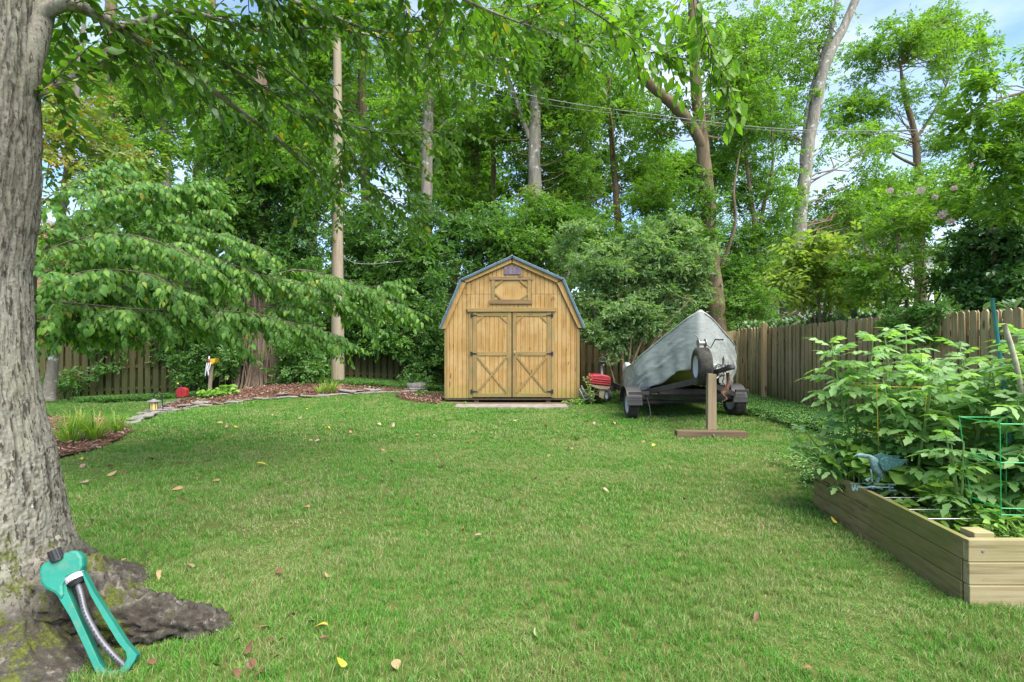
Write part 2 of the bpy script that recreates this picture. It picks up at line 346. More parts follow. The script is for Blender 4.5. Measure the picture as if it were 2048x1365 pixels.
def leafbatch(P, D, Nn, S, tmpl, rnd=None):
    P = np.asarray(P, float); n = len(P); D = unit(D); X = unit(np.cross(D, Nn)); Z = np.cross(X, D); TV, TF, TR = tmpl; S = np.broadcast_to(np.asarray(S, float), (n,))
    V = P[:, None] + S[:, None, None] * (TV[None, :, :1] * X[:, None] + TV[None, :, 1:2] * D[:, None] + TV[None, :, 2:] * Z[:, None])
    F = TF[None] + (np.arange(n) * len(TV))[:, None, None]
    if rnd is None: rnd = rng.random(n)
    R = np.clip(rnd[:, None] + TR[None], 0, 1)
    return V.reshape(-1, 3), F.reshape(-1, 3), R.ravel()
class Fol:
    tris = 0
    def __init__(s): s.V = []; s.F = []; s.R = []; s.o = 0
    def add(s, P, D, Nn, S, tm, rnd=None):
        tms = tm if isinstance(tm, list) else [tm]; P = np.asarray(P); k = len(tms); S = np.broadcast_to(S, (len(P),))
        for i, t in enumerate(tms):
            sl = slice(i, None, k)
            if len(P[sl]) == 0: continue
            V, F, R = leafbatch(P[sl], np.asarray(D)[sl], np.asarray(Nn)[sl], S[sl], t, None if rnd is None else rnd[sl])
            s.V.append(V); s.F.append(F + s.o); s.R.append(R); s.o += len(V)
        return s
    def build(s, name, mat, parent=None, kind='stuff', label=None):
        V = np.concatenate(s.V); F = np.concatenate(s.F); Fol.tris += len(F)
        if parent is not None: V = V - np.array(WL[parent.name])
        o = link(name, npmesh(name, V, F, np.concatenate(s.R)), mat, parent)
        if kind: o['kind'] = kind
        if label: o['label'] = label
        return o
def rdir(n, up=0.0): return unit(rng.normal(size=(n, 3)) + np.array([0, 0, up]))
def ell(px, py, rx, ry, Y, ryd=None):
    """crown ellipsoid given where it shows in the photograph and its distance"""
    c = at(px, py, Y); s = Y / FPX; return (np.array(c), np.array([rx * s, ryd if ryd else rx * s * .8, ry * s]))
def clump_fill(fol, ells, dens, rc, slen, tm, per=None, up=.5, shell=.45, minz=.15, hole=0, out=.75):
    """fills ellipsoids with leaf clumps; returns the clump centres"""
    cs = []
    for c, r in ells:
        vol = r[0] * r[1] + r[0] * r[2] + r[1] * r[2]; n = max(3, int(vol * dens))
        d = rdir(n); u = rng.random(n) ** shell; p = c + d * r * u[:, None]
        p = p[p[:, 2] > minz + gz(p[:, 0], p[:, 1])]
        if hole: p = p[fbm(p * hole, 2) > .44]
        cs.append(p)
    C = np.concatenate(cs); m = len(C)
    k = max(8, int((per or 26) * .80)); slen = slen * 1.06; R = rc * rng.uniform(.6, 1.35, m)
    ci = np.repeat(np.arange(m), k); d = rdir(m * k, .35); rr = rng.random(m * k) ** .4
    P = C[ci] + d * np.array([1, 1, .55]) * (R[ci] * rr)[:, None]
    D = unit(d * np.array([out, out, .35]) + rng.normal(size=d.shape) * .35 + np.array([0, 0, -.12]))
    Nn = unit(np.array([0, 0, 1.0]) * up * 2 + rng.normal(size=d.shape) * .5)
    cr = rng.random(m); ok = P[:, 2] > .05 + gz(P[:, 0], P[:, 1])
    fol.add(P[ok], D[ok], Nn[ok], (slen * rng.uniform(.7, 1.3, m * k))[ok], tm, np.clip(cr[ci] * .6 + rng.random(m * k) * .4, 0, 1)[ok])
    return C
def branch_tubes(trunk, C, r0=.05, frac=1.0, segs=4):
    """curved branches from the trunk path (n,3) to clump centres"""
    C = C[rng.random(len(C)) < frac]
    if len(C) == 0: return None
    hd = np.linalg.norm(C[:, None, :2] - trunk[None, :, :2], axis=2); want = C[:, None, 2] - .55 * hd
    j = np.argmin(np.abs(trunk[None, :, 2] - want) + hd * .25, 1); A = trunk[j]; t = np.linspace(0, 1, 7)[None, :, None]
    mid = A * .5 + C * .5 + np.stack([rng.normal(size=len(C)) * .12 * np.linalg.norm(C - A, axis=1), rng.normal(size=len(C)) * .1, -.08 * np.linalg.norm(C - A, axis=1)], 1)
    P = (1 - t) ** 2 * A[:, None] + 2 * t * (1 - t) * mid[:, None] + t * t * C[:, None]
    P = P + np.sin(t * PI) * np.cumsum(rng.normal(size=P.shape) * .05, 1) * np.linalg.norm(C - A, axis=1)[:, None, None]
    R = np.linspace(1, .15, 7)[None] * (r0 * np.clip(np.linalg.norm(C - A, axis=1) / 2.5, .35, 1.6))[:, None]
    return tubes(P, R, segs)
def trunk_mesh(path, rad, segs=18, n=60, rough=.085, flare=0, seed=0):
    P = smooth_path(path, n); P[2:] += np.column_stack([.09 * (fbm(np.column_stack([P[2:, 2] * .9 + seed, P[2:, 2] * 0, P[2:, 2] * 0 + k_]), 3) - .5) for k_ in (1.5, 7.5)] + [P[2:, 2] * 0]) * min(1, rad[0] * 5); R = np.interp(np.linspace(0, 1, n), np.linspace(0, 1, len(rad)), rad)
    if flare: R = R * (1 + flare * np.exp(-np.linspace(0, 1, n) * 18))
    V, F = tubes(P, R, segs); c = np.repeat(P, segs, 0); d = V - c; nz_ = fbm(V * np.array([5, 5, 1.2]) + seed, 3) - .5
    return c + d * (1 + rough * 4 * nz_[:, None]), F, P
def tree(name, label, trunks, bark, fols, mat_branch=None, r0=.026, group='trees behind the fence', frac=.22, cat='tree', flare=.25, segs=18):
    """trunks: list of (points, radii); fols: list of (ellipsoids, density, clump radius, sprig length, template, material, per[, opts])"""
    base = Vector(trunks[0][0][0]); t = thing(name, base, label, cat, group); paths = []
    for k, (pts, rad) in enumerate(trunks):
        V, F, P = trunk_mesh(pts, rad, segs, flare=flare if k == 0 else 0, seed=k * 3.1 + base.x); paths.append(P)
        link('trunk' if k == 0 else 'limb', npmesh('trunk', V - np.array(base), F, smooth=True), bark, t)
    allp = np.concatenate(paths)
    for q in fols:
        ells_, dens, rc, sl, tm, mt, per = q[:7]; opt = q[7] if len(q) > 7 else {}
        f = Fol(); C = clump_fill(f, ells_, dens, rc, sl, tm, per, **opt); f.build('crown', mt, t)
        b = branch_tubes(allp, C[np.min(np.linalg.norm(C[:, None, :2] - allp[None, :, :2], axis=2), 1) < 3.2], r0, frac)
        if b is not None:
            o = link('branches', npmesh('branches', b[0] - np.array(base), b[1], smooth=True), mat_branch or M['twig_brown'], t); o['kind'] = 'stuff'
    return t
def leaf_objs(P, D, Nn, S, tmpl, mat, parent, nvar=6, name='leaf', rlo=0, rhi=.95):
    ms = []
    for k in range(nvar):
        me = npmesh('leaf', tmpl[0], tmpl[1], np.clip(np.full(len(tmpl[1]), rlo + (rhi - rlo) * k / (nvar - 1)) + tmpl[2], 0, 1), smooth=True); me.materials.append(mat); ms.append(me)
    D = unit(np.asarray(D, float)); X = unit(np.cross(D, Nn)); Z = np.cross(X, D); S = np.broadcast_to(S, (len(P),)); base = WL[parent.name]
    for i in range(len(P)):
        o = bpy.data.objects.new(name, ms[int(rng.integers(nvar))]); COL.objects.link(o); o.parent = parent
        mm = Matrix(((X[i][0], D[i][0], Z[i][0], 0), (X[i][1], D[i][1], Z[i][1], 0), (X[i][2], D[i][2], Z[i][2], 0), (0, 0, 0, 1)))
        o.matrix_basis = Matrix.Translation(Vector(P[i]) - base) @ mm @ Matrix.Scale(float(S[i]), 4)

# ------------------------------------------------------------------ ground
def polyfilter(x, y, poly):
    x = np.asarray(x); y = np.asarray(y); ins = np.zeros(x.shape, bool); n = len(poly)
    for i in range(n):
        x1, y1 = poly[i]; x2, y2 = poly[(i + 1) % n]; c = ((y1 > y) != (y2 > y)) & (x < (x2 - x1) * (y - y1) / (y2 - y1 + 1e-12) + x1); ins ^= c
    return ins
xs = np.concatenate([-np.geomspace(300, 16, 14), np.linspace(-15, 9, 121), np.geomspace(10, 300, 14)])
ys = np.concatenate([[-60, -20, -6, -2], np.linspace(0, 20, 101), np.geomspace(22, 400, 16)])
gx, gy = np.meshgrid(xs, ys); gzz = gz(gx, gy); V = np.stack([gx, gy, gzz], -1).reshape(-1, 3); nx = len(xs)
ii, jj = np.meshgrid(np.arange(len(ys) - 1), np.arange(nx - 1), indexing='ij'); b0 = (ii * nx + jj).ravel()
m = NT('lawn_soil'); n1 = m.noise(.55, 5, .65, coord='World'); n2 = m.noise(14, 6, .7, coord='World'); n3 = m.noise(90, 3, .7, coord='World')
c = m.ramp(n1, [(.35, (.07, .12, .022)), (.55, (.11, .14, .035)), (.7, (.19, .16, .07))]); c = m.mix(m.math('MULTIPLY', n2, .8), c, m.ramp(n3, [(.3, (.04, .05, .015)), (.7, (.13, .14, .05))]))
m.bsdf(c, .95, 0, n3, .8, .02, .1)
tag(link('ground', npmesh('ground', V, np.stack([b0, b0 + 1, b0 + nx + 1, b0 + nx], -1), smooth=True), m.m), kind='structure')

# mulch beds: real relief under loose chips
def patch(name, poly, mat, dz=.03, step=.07, bumpy=.02, kind='structure'):
    a = np.array(poly); x0, y0 = a.min(0); x1, y1 = a.max(0); X = np.arange(x0, x1 + step, step); Y = np.arange(y0, y1 + step, step); gx, gy = np.meshgrid(X, Y)
    z = gz(gx, gy) + dz + bumpy * (fbm(np.stack([gx, gy, gx * 0], -1) * 3.0, 4) - .5) * 2
    cxm, cym = (gx[:-1, :-1] + gx[1:, 1:]) / 2, (gy[:-1, :-1] + gy[1:, 1:]) / 2; k = polyfilter(cxm, cym, poly); nx = len(X)
    ii, jj = np.nonzero(k); b = ii * nx + jj
    o = link(name, npmesh(name, np.stack([gx, gy, z], -1).reshape(-1, 3), np.stack([b, b + 1, b + nx + 1, b + nx], -1), smooth=True), mat)
    return tag(o, kind=kind)
def gp(px, py, z=0): Y = (HC - z) * FPX / (py - HY); return ((px - CX) / FPX * Y, Y)
def gpt(px, py, dz=0.0):
    """where the ray through a photo pixel meets the terrain"""
    Y = np.linspace(2, 20, 1800); x = (px - CX) / FPX * Y; d = HC + (HY - py) / FPX * Y - gz(x, Y) - dz; k = int(np.argmax(d < 0)); return (float(x[k]), float(Y[k]))
m = NT('mulch'); n2 = m.noise(30, 6, .75, coord='World'); c = m.ramp(n2, [(.3, (.04, .02, .012)), (.5, (.12, .06, .04)), (.7, (.21, .12, .085))]); m.bsdf(c, .95, 0, n2, 1, .03, .1); M['mulch'] = m.m
m = NT('mulch_chip'); a_ = m.n('ShaderNodeAttribute'); a_.attribute_name = 'rnd'; c = m.ramp(a_.outputs['Fac'], [(0, (.05, .025, .016)), (.5, (.15, .075, .05)), (.85, (.24, .14, .10)), (1, (.34, .26, .18))]); m.bsdf(c, .9); M['chip'] = m.m
EDGE = [gpt(px, py) for px, py in ((284, 838), (305, 832), (340, 825), (380, 817), (440, 809), (520, 801), (600, 795), (680, 791), (740, 788), (800, 786), (845, 784))]
MUL = EDGE + [(-1.75, 15.9), (-3, 16.2), (-6, 15.6), (-8.4, 14.6), (-8.5, 12.8), (-8.3, 11.6)]
MUL2 = [(-3.6, 12.6), (-2.2, 11.9), (-1.75, 11.8), (-1.7, 12.6), (-1.75, 14.2), (-2.6, 14.5), (-2.9, 13.2)]
MUL3 = [gpt(*p) for p in ((60, 925), (130, 918), (185, 905), (235, 884), (262, 866), (245, 848), (180, 838), (60, 838))]
for pl_ in (MUL, MUL3): patch('mulch_bed', pl_, M['mulch'], .035)
patch('mulch_bed', [(-3.0, 12.9), (-2.3, 12.1), (-1.75, 11.9), (-1.72, 13.9), (-2.5, 14.2), (-3.1, 13.8)], M['mulch'], .02)
def scatter_poly(poly, n):
    a = np.array(poly); lo, hi = a.min(0), a.max(0); p = rng.uniform(lo, hi, (int(n * 2.5), 2)); return p[polyfilter(p[:, 0], p[:, 1], poly)][:n]
f = Fol(); TCH = (np.array([(-.16, 0, 0), (.16, .05, .05), (.13, 1, 0), (-.12, .9, .08)], float), np.array([(0, 1, 2), (0, 2, 3)]), np.zeros(2))
for pl_, n in ((MUL, 15000), (MUL3, 3500), ([(-3.0, 12.9), (-2.3, 12.1), (-1.75, 11.9), (-1.72, 13.9), (-2.5, 14.2), (-3.1, 13.8)], 2500)):
    p = scatter_poly(pl_, n); z = gz(p[:, 0], p[:, 1]) + .045 + rng.random(len(p)) * .02; d = rng.normal(size=(len(p), 3)) * [1, 1, .25]
    f.add(np.column_stack([p, z]), d, np.tile([0, 0, 1.], (len(p), 1)) + rng.normal(size=(len(p), 3)) * .3, rng.uniform(.025, .08, len(p)), TCH)
tag(f.build('mulch_chips', M['chip'], None), 'loose reddish brown bark mulch spread over the beds', 'mulch')

# ------------------------------------------------------------------ grass
def tuft(nb, rad, h, wdt, seed):
    r = np.random.default_rng(seed); V, F = [], []
    for i in range(nb):
        a = r.uniform(0, 2 * PI); q = rad * math.sqrt(r.random()); x, y = q * math.cos(a), q * math.sin(a); la = r.uniform(0, 2 * PI); ln = r.uniform(.15, .95) * h; hh = h * r.uniform(.55, 1.1)
        ca = r.uniform(0, PI); wx, wy = wdt / 2 * math.cos(ca), wdt / 2 * math.sin(ca); o = len(V)
        m1 = (x + ln * .3 * math.cos(la), y + ln * .3 * math.sin(la), hh * .6); tp = (x + ln * math.cos(la), y + ln * math.sin(la), hh)
        V += [(x - wx, y - wy, -.01), (x + wx, y + wy, -.01), (m1[0] + wx * .8, m1[1] + wy * .8, m1[2]), (m1[0] - wx * .8, m1[1] - wy * .8, m1[2]), tp]
        F += [(o, o + 1, o + 2), (o, o + 2, o + 3), (o + 3, o + 2, o + 4)]
    return npmesh('tuft', V, F)
m = NT('grass_blade'); oi = m.rand(); geo = m.n('ShaderNodeNewGeometry').outputs['Position']
isl = m.n('ShaderNodeNewGeometry').outputs['Random Per Island']
p1 = m.noise(.8, 5, .65, vec=geo); p2 = m.noise(3.7, 4, .7, vec=geo)
g1 = m.ramp(isl, [(0, (.045, .175, .018)), (.5, (.072, .245, .027)), (.90, (.115, .31, .042)), (.93, (.30, .28, .11)), (1, (.38, .34, .19))])
g2 = m.ramp(isl, [(0, (.065, .19, .024)), (.48, (.12, .26, .044)), (.74, (.24, .30, .09)), (.85, (.40, .34, .19)), (1, (.48, .41, .27))])
fac = m.ramp(m.math('ADD', m.math('MULTIPLY', p1, .6), m.math('MULTIPLY', p2, .4)), [(.45, (0, 0, 0)), (.62, (1, 1, 1))]); col = m.mix(fac, g1, g2)
col = m.mix(m.math('MULTIPLY', oi, .3), col, (.08, .16, .03)); b = m.n('ShaderNodeBsdfPrincipled'); m.l(col, b.inputs['Base Color']); b.inputs['Roughness'].default_value = .5; b.inputs['Specular IOR Level'].default_value = .3
t_ = m.n('ShaderNodeBsdfTranslucent'); m.l(m.mix(1.0, col, (1.2, 1.25, .7), 'MULTIPLY'), t_.inputs[0]); ms_ = m.n('ShaderNodeMixShader'); ms_.inputs[0].default_value = .3
m.l(b.outputs[0], ms_.inputs[1]); m.l(t_.outputs[0], ms_.inputs[2]); m.l(ms_.outputs[0], m.out.inputs['Surface']); M['grass'] = m.m
m = NT('clover'); isl = m.n('ShaderNodeNewGeometry').outputs['Random Per Island']; m.bsdf(m.ramp(isl, [(0, (.045, .13, .018)), (.6, (.09, .23, .035)), (1, (.17, .32, .06))]), .5); M['clover'] = m.m
def instancer(name, label, tufts, mat, P, scale, rotz=None, tilt=.0, cat='grass'):
    cl = bpy.data.collections.new(name + '_kinds')
    for k, me in enumerate(tufts):
        if not me.materials: me.materials.append(mat)
        o = bpy.data.objects.new(name + '_kind', me); cl.objects.link(o)
    n = len(P); me = bpy.data.meshes.new(name); me.vertices.add(n); me.vertices.foreach_set('co', np.asarray(P, np.float32).ravel())
    rot = np.column_stack([rng.normal(size=(n, 2)) * tilt, rng.uniform(0, 2 * PI, n)]); me.attributes.new('rot', 'FLOAT_VECTOR', 'POINT').data.foreach_set('vector', rot.astype(np.float32).ravel())
    me.attributes.new('scl', 'FLOAT_VECTOR', 'POINT').data.foreach_set('vector', np.asarray(scale, np.float32).ravel())
    me.attributes.new('idx', 'INT', 'POINT').data.foreach_set('value', rng.integers(0, len(tufts), n).astype(np.int32))
    o = bpy.data.objects.new(name, me); COL.objects.link(o); g = bpy.data.node_groups.new(name, 'GeometryNodeTree')
    g.interface.new_socket('Geometry', in_out='INPUT', socket_type='NodeSocketGeometry'); g.interface.new_socket('Geometry', in_out='OUTPUT', socket_type='NodeSocketGeometry')
    gi = g.nodes.new('NodeGroupInput'); go = g.nodes.new('NodeGroupOutput'); ip = g.nodes.new('GeometryNodeInstanceOnPoints'); ci = g.nodes.new('GeometryNodeCollectionInfo')
    ci.inputs['Collection'].default_value = cl; ci.inputs['Separate Children'].default_value = True; ci.inputs['Reset Children'].default_value = True
    def na(nm, ty):
        x = g.nodes.new('GeometryNodeInputNamedAttribute'); x.data_type = ty; x.inputs['Name'].default_value = nm; return x.outputs['Attribute']
    er = g.nodes.new('FunctionNodeEulerToRotation'); g.links.new(na('rot', 'FLOAT_VECTOR'), er.inputs[0])
    g.links.new(gi.outputs[0], ip.inputs['Points']); g.links.new(ci.outputs[0], ip.inputs['Instance']); ip.inputs['Pick Instance'].default_value = True
    g.links.new(na('idx', 'INT'), ip.inputs['Instance Index']); g.links.new(er.outputs[0], ip.inputs['Rotation']); g.links.new(na('scl', 'FLOAT_VECTOR'), ip.inputs['Scale'])
    g.links.new(ip.outputs[0], go.inputs[0]); md = o.modifiers.new('instances', 'NODES'); md.node_group = g
    return tag(o, label, cat, kind='stuff')
BED = [(2.457, 2.69), (6.2, 2.69), (6.2, 4.62), (2.64, 4.4)]
SLAB = gp(905, 818) + gp(1135, 818)
def lawn_ok(x, y):
    ok = ~polyfilter(x, y, BED)
    ok &= ~((x > -1.35) & (x < 1.32) & (y > 11.33) & (y < 12.3)); ok &= ~((x > -1.75) & (x < 1.75) & (y > 12.0))
    for pl_ in (MUL, MUL3, [(-3.0, 12.9), (-2.3, 12.1), (-1.75, 11.9), (-1.72, 13.9), (-2.5, 14.2), (-3.1, 13.8)]): ok &= ~polyfilter(x, y, pl_)
    ok &= ((x + 2.66) ** 2 + (y - 2.4) ** 2 > .60 ** 2)
    dx = (x + 1.95); seg = (x > -2.6) & (x < -1.42); ok &= ~(seg & (np.abs(y - 2.43) < .10 * sm(-1.38, -1.9, x) + .05))
    ok &= x < 6.4
    return ok
def bandpts(y0, y1, dens):
    n = int(dens * (y1 - y0) * (y0 + y1) * 1.06); y = rng.uniform(y0, y1, n); x = rng.uniform(-1.12, 1.12, n) * y1; k = (np.abs(x) < 1.1 * y + .3) & lawn_ok(x, y) & (y < 15.6 - .3 * np.abs(x)* (x>0)); return x[k], y[k]
for (y0, y1, dens, nb, rad, h, wd, nm, lab) in ((1.5, 3.6, 1700, 15, .028, .040, .0032, 'lawn_grass', 'fine green grass blades of the near lawn with straw coloured patches'), (3.6, 7.2, 600, 18, .045, .038, .0050, 'lawn_grass', 'green mown grass across the middle of the lawn'), (7.2, 16, 150, 26, .10, .036, .011, 'lawn_grass', 'green mown grass at the far end of the lawn by the shed')):
    x, y = bandpts(y0, y1, dens); n = len(x); hs = .55 + .9 * fbm(np.column_stack([x * 2.2, y * 2.2, x * 0]), 3)
    hs *= rng.uniform(.7, 1.3, n); hs *= 1 - .55 * sm(.60, .70, fbm(np.column_stack([x * 1.3 + 7, y * 1.3, x * 0]), 3))
    instancer(nm, lab, [tuft(nb, rad, h, wd, k + int(y0 * 10)) for k in range(5)], M['grass'], np.column_stack([x, y, gz(x, y)]), np.column_stack([np.ones(n), np.ones(n), hs]), tilt=.12)
# clover and weeds along the right fence and round the trailer
def cloverm(seed):
    r = np.random.default_rng(seed); f = []; V, F = [], []
    for i in range(16):
        x, y = r.normal(size=2) * .07; z = r.uniform(.03, .11); s = r.uniform(.012, .026); a0 = r.uniform(0, 6)
        for k in range(3):
            a = a0 + k * 2.1; o = len(V); c_, s_ = math.cos(a), math.sin(a)
            V += [(x, y, z), (x + s * (c_ - .5 * s_), y + s * (s_ + .5 * c_), z + .01), (x + 1.6 * s * c_, y + 1.6 * s * s_, z), (x + s * (c_ + .5 * s_), y + s * (s_ - .5 * c_), z + .01)]; F += [(o, o + 1, o + 2), (o, o + 2, o + 3)]
    return npmesh('clover', V, F)
pts = []
for pl_, n in (([(5.0, 10.0), (4.8, 11.0), (4.7, 13.9), (6.35, 13.9), (6.35, 6.0), (5.3, 6.2), (5.0, 8.2)], 3600), ([(1.75, 12.2), (3.4, 12.6), (3.6, 14), (1.75, 14)], 420), ([(-9.5, 15.4), (-5, 15.9), (-1.8, 16), (-1.8, 15.2), (-5, 14.6), (-8, 14.2)], 2200), ([(-12, 13.6), (-8.6, 13.9), (-8.8, 14.4), (-12, 14.2)], 500), ([(3, 4.7), (6.3, 4.9), (6.3, 6.2), (3.4, 5.6)], 500)):
    pts.append(scatter_poly(pl_, n))
for px, py, sp_, n in ():
    q = gpt(px, py); pts.append(np.array(q) + rng.normal(size=(n, 2)) * sp_)
p = np.concatenate(pts); p = p + rng.normal(size=p.shape) * .16 * (rng.random((len(p), 1)) < .6); p = p[(p[:, 0] < 6.38) & lawn_ok(p[:, 0] * 0 + 2.2, p[:, 1] * 0 + 9)]; n = len(p); s_ = rng.uniform(.8, 1.6, (n, 1)) * np.array([[1, 1, 1]])
instancer('ground_cover', 'low leafy weeds and clover along the fences', [cloverm(k) for k in range(5)], M['clover'], np.column_stack([p, gz(p[:, 0], p[:, 1])]), s_, cat='weeds')

# ------------------------------------------------------------------ fences
def picket_mesh(wd, h, th, seed, top='flat'):
    r = random.Random(seed); b = MB(); x = wd / 2; k = [r.uniform(-.006, .006) for _ in range(4)]
    poly = [(-x + k[0], 0), (x + k[1], 0), (x + k[2], h - .03), (x - .025, h + r.uniform(-.006, .006)), (-x + .025, h + r.uniform(-.006, .006)), (-x + k[3], h - .03)]
    b.prism(poly, -th / 2, th / 2); me = bpy.data.meshes.new('picket'); me.from_pydata(b.v, [], b.f); me.update(); return me
def fence(name, A, B, pitch, wd, h, mat, label, side=1, post_mat=None, postgap=2.4, first=True, back=True, hv=.02):
    A = Vector(A); B = Vector(B); ln = (B - A).length; d = (B - A).normalized(); nrm = Vector((d.y, -d.x, 0)) * side; ang = math.atan2(d.y, d.x)
    t = thing(name, (A.x, A.y, float(gz(A.x, A.y))), label, 'fence', 'fences round the back garden')
    ms = [picket_mesh(wd, h, .018, k) for k in range(6)]
    for m_ in ms: m_.materials.append(mat)
    n = int(ln / pitch); cnt = 0
    for i in range(n + 1):
        p = A + d * (i * pitch); g = float(gz(p.x, p.y)); rows = [(.030, 0)] + ([(-.075, pitch / 2)] if back else [])
        for off, sh in rows:
            q = p + d * sh + nrm * off; o = bpy.data.objects.new('picket', ms[random.randrange(6)]); COL.objects.link(o); o.parent = t
            o.location = Vector((q.x, q.y, g + .02 + random.uniform(-hv, hv))) - WL[t.name]; o.rotation_euler = (random.gauss(0, .006), random.gauss(0, .008), ang + random.gauss(0, .02)); cnt += 1
    for hz in (.3, .95, 1.6):
        b = MB(); K = max(2, int(ln / 2.4)); 
        for k in range(K):
            a = A + d * (ln * k / K); c_ = A + d * (ln * (k + 1) / K - .004); b.bar((a.x, a.y, hz + float(gz(a.x, a.y))), (c_.x, c_.y, hz + float(gz(c_.x, c_.y))), .036, .085)
        # offset behind the front pickets
        b.v = [tuple(Vector(v) - nrm * .012) for v in b.v]; b.build('rail', mat, t)
    k = 0.3
    while k < ln:
        q = A + d * k - nrm * .12; g = float(gz(q.x, q.y)); MB().box(q.x - .045, q.x + .045, q.y - .045, q.y + .045, g - .1, g + h - .02).build('post', mat, t); k += postgap
    return t
FA, FB, FC, FD = (-17, 13.6, 0), (0, 16.9, 0), (6.5, 14.3, 0), (6.75, 1.8, 0)
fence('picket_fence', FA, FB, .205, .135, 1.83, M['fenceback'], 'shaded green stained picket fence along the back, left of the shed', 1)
fence('picket_fence', FB, FC, .205, .135, 1.83, M['fence'], 'back picket fence behind the shrub and the boat, right of the shed', 1)
rf = fence('picket_fence', FC, FD, .152, .098, 1.9, M['fence'], 'long weathered picket fence running down the right side', 1, hv=.012)
MB().box(6.30, 6.395, 12.55, 12.645, -.05, 2.0).build('replacement_post', M['newpost'], rf, label='new pale orange wooden post in the old fence')
# hanging strap of orange chain on the corner
c_ = MB(); q0 = at(1484, 741, 13.9)
for k in range(18):
    z = q0.z - k * .032; c_.lathe([(.005, -.012), (.012, 0), (.005, .012)], (q0.x + .006 * math.sin(k * 1.7), q0.y, z), 'x' if k % 2 else 'z', 8)
tag(c_.build('hanging_chain', plain('rusty_orange', (.42, .17, .04), .7), None, origin=q0), 'thin rusty orange chain hanging on the fence in the corner behind the boat', 'chain')

# ------------------------------------------------------------------ shed
SX, SY, PPM = 0.0, 12.4, 297.4
def S(cx, cy): return ((cx - 630) / PPM + SX, .12 + (1160 - cy) / PPM)
M['roofblue'] = plain('roof_blue', (.04, .095, .145), .5, 0, .3, 6)
m = NT('roof_weathered'); n1 = m.noise(28, 6, .8, coord='World'); n2 = m.noise(3, 4, .6, coord='World'); n1b = m.math('ADD', n1, m.math('MULTIPLY', n2, .25)); c = m.ramp(n1b, [(.46, (.03, .075, .12)), (.55, (.12, .16, .17)), (.68, (.33, .35, .34))]); m.bsdf(c, .7, 0, n1, .4, .005); M['rooftop'] = m.m
M['iron'] = plain('black_iron', (.035, .035, .04), .5, .6); M['vent'] = plain('vent_purple', (.13, .095, .13), .6, 0, .35)
M['dark'] = plain('dark_timber_and_shade', (.06, .045, .03), .9); M['conc'] = plain('concrete', (.20, .175, .145), .9, 0, .4, 5, .4)
M['steel'] = plain('steel', (.26, .26, .26), .45, .6)
shed = thing('garden_shed', (0, SY, 0), 'honey coloured wooden barn shaped shed with blue gambrel roof and double doors', 'shed')
prof = [(-1.665, 1.865), (-1.16, 3.01), (0, 3.52), (1.14, 3.01), (1.665, 1.885)]
px_, pz_ = [p[0] for p in prof], [p[1] for p in prof]
def top(u): return float(np.interp(u, px_, pz_))
def plank(parent, u0, u1, z0, z1=None, y=SY, th=.016, mat=None, name='plank', clip=True):
    if z1 is None:
        ks = [k for k in (-1.16, 0, 1.14) if u0 + .003 < k < u1 - .003]; poly = [(u0, z0), (u1, z0), (u1, top(u1))] + [(k, top(k)) for k in reversed(ks)] + [(u0, top(u0))]
    else: poly = [(u0, z0), (u1, z0), (u1, z1), (u0, z1)]
    b = MB(); b.prism([(p[0], p[1]) for p in poly], y + random.uniform(-.0015, .0015), y + th); return b.build(name, mat or M['shed'], parent, origin=((u0 + u1) / 2, y, z0))
fw = MB(); inner = [(-1.65, .14), (1.65, .14)] + [(p[0] * .985, p[1] - .02) for p in reversed(prof)]
fw.prism(inner, SY + .02, SY + .06); fw.build('wall', M['dark'], shed)
sidew = MB()
for s in (-1, 1): sidew.box(min(s * 1.66, s * 1.63), max(s * 1.66, s * 1.63), SY + .07, SY + 3.0, .12, 1.86)
sidew.build('wall', M['shed'], shed); bw = MB(); bw.prism(inner, SY + 2.96, SY + 3.0); bw.build('wall', M['shed'], shed)
pw = 3.33 / 31; zs = S(0, 391)[1]
dl, dr, dtop = S(313, 0)[0], S(945, 0)[0], S(0, 500)[1]
for i in range(31):
    u0 = -1.665 + i * pw + .0045; u1 = u0 + pw - .009; t0 = top((u0 + u1) / 2)
    cov = u0 > dl - .05 and u1 < dr + .05
    low = dtop if cov else .13
    if t0 > zs + .15 and top(u0) > zs + .05 and top(u1) > zs + .05: plank(shed, u0, u1, low, zs - .003); plank(shed, u0, u1, zs + .004, y=SY - .003)
    else: plank(shed, u0, u1, low)
# corner and rake trim
RP = [(-1.785, 1.85), (-1.27, 3.055), (0, 3.635), (1.27, 3.075), (1.795, 1.87)]
for s in (-1, 1): MB().box(min(s * 1.675, s * 1.60), max(s * 1.675, s * 1.60), SY - .02, SY - .002, .12, 1.85).build('corner_trim', M['shedtrim'], shed, bevel=.003)
for a, b2 in zip(prof[:-1], prof[1:]):
    dx, dz = b2[0] - a[0], b2[1] - a[1]; l_ = math.hypot(dx, dz); n_ = (dz / l_ * .035, -dx / l_ * .035); k_ = prof.index(a); u1, u2 = RP[k_], RP[k_ + 1]
    b = MB(); b.prism([(u1[0] + n_[0], u1[1] + n_[1]), (u2[0] + n_[0], u2[1] + n_[1]), (b2[0] + n_[0], b2[1] + n_[1]), (a[0] + n_[0], a[1] + n_[1])], SY - .060, SY - .040); b.build('rake_trim', M['shed'], shed)
rp_ = [(-1.785, 1.85), (-1.27, 3.055), (0, 3.635), (1.27, 3.075), (1.795, 1.87)]
rf_ = MB()
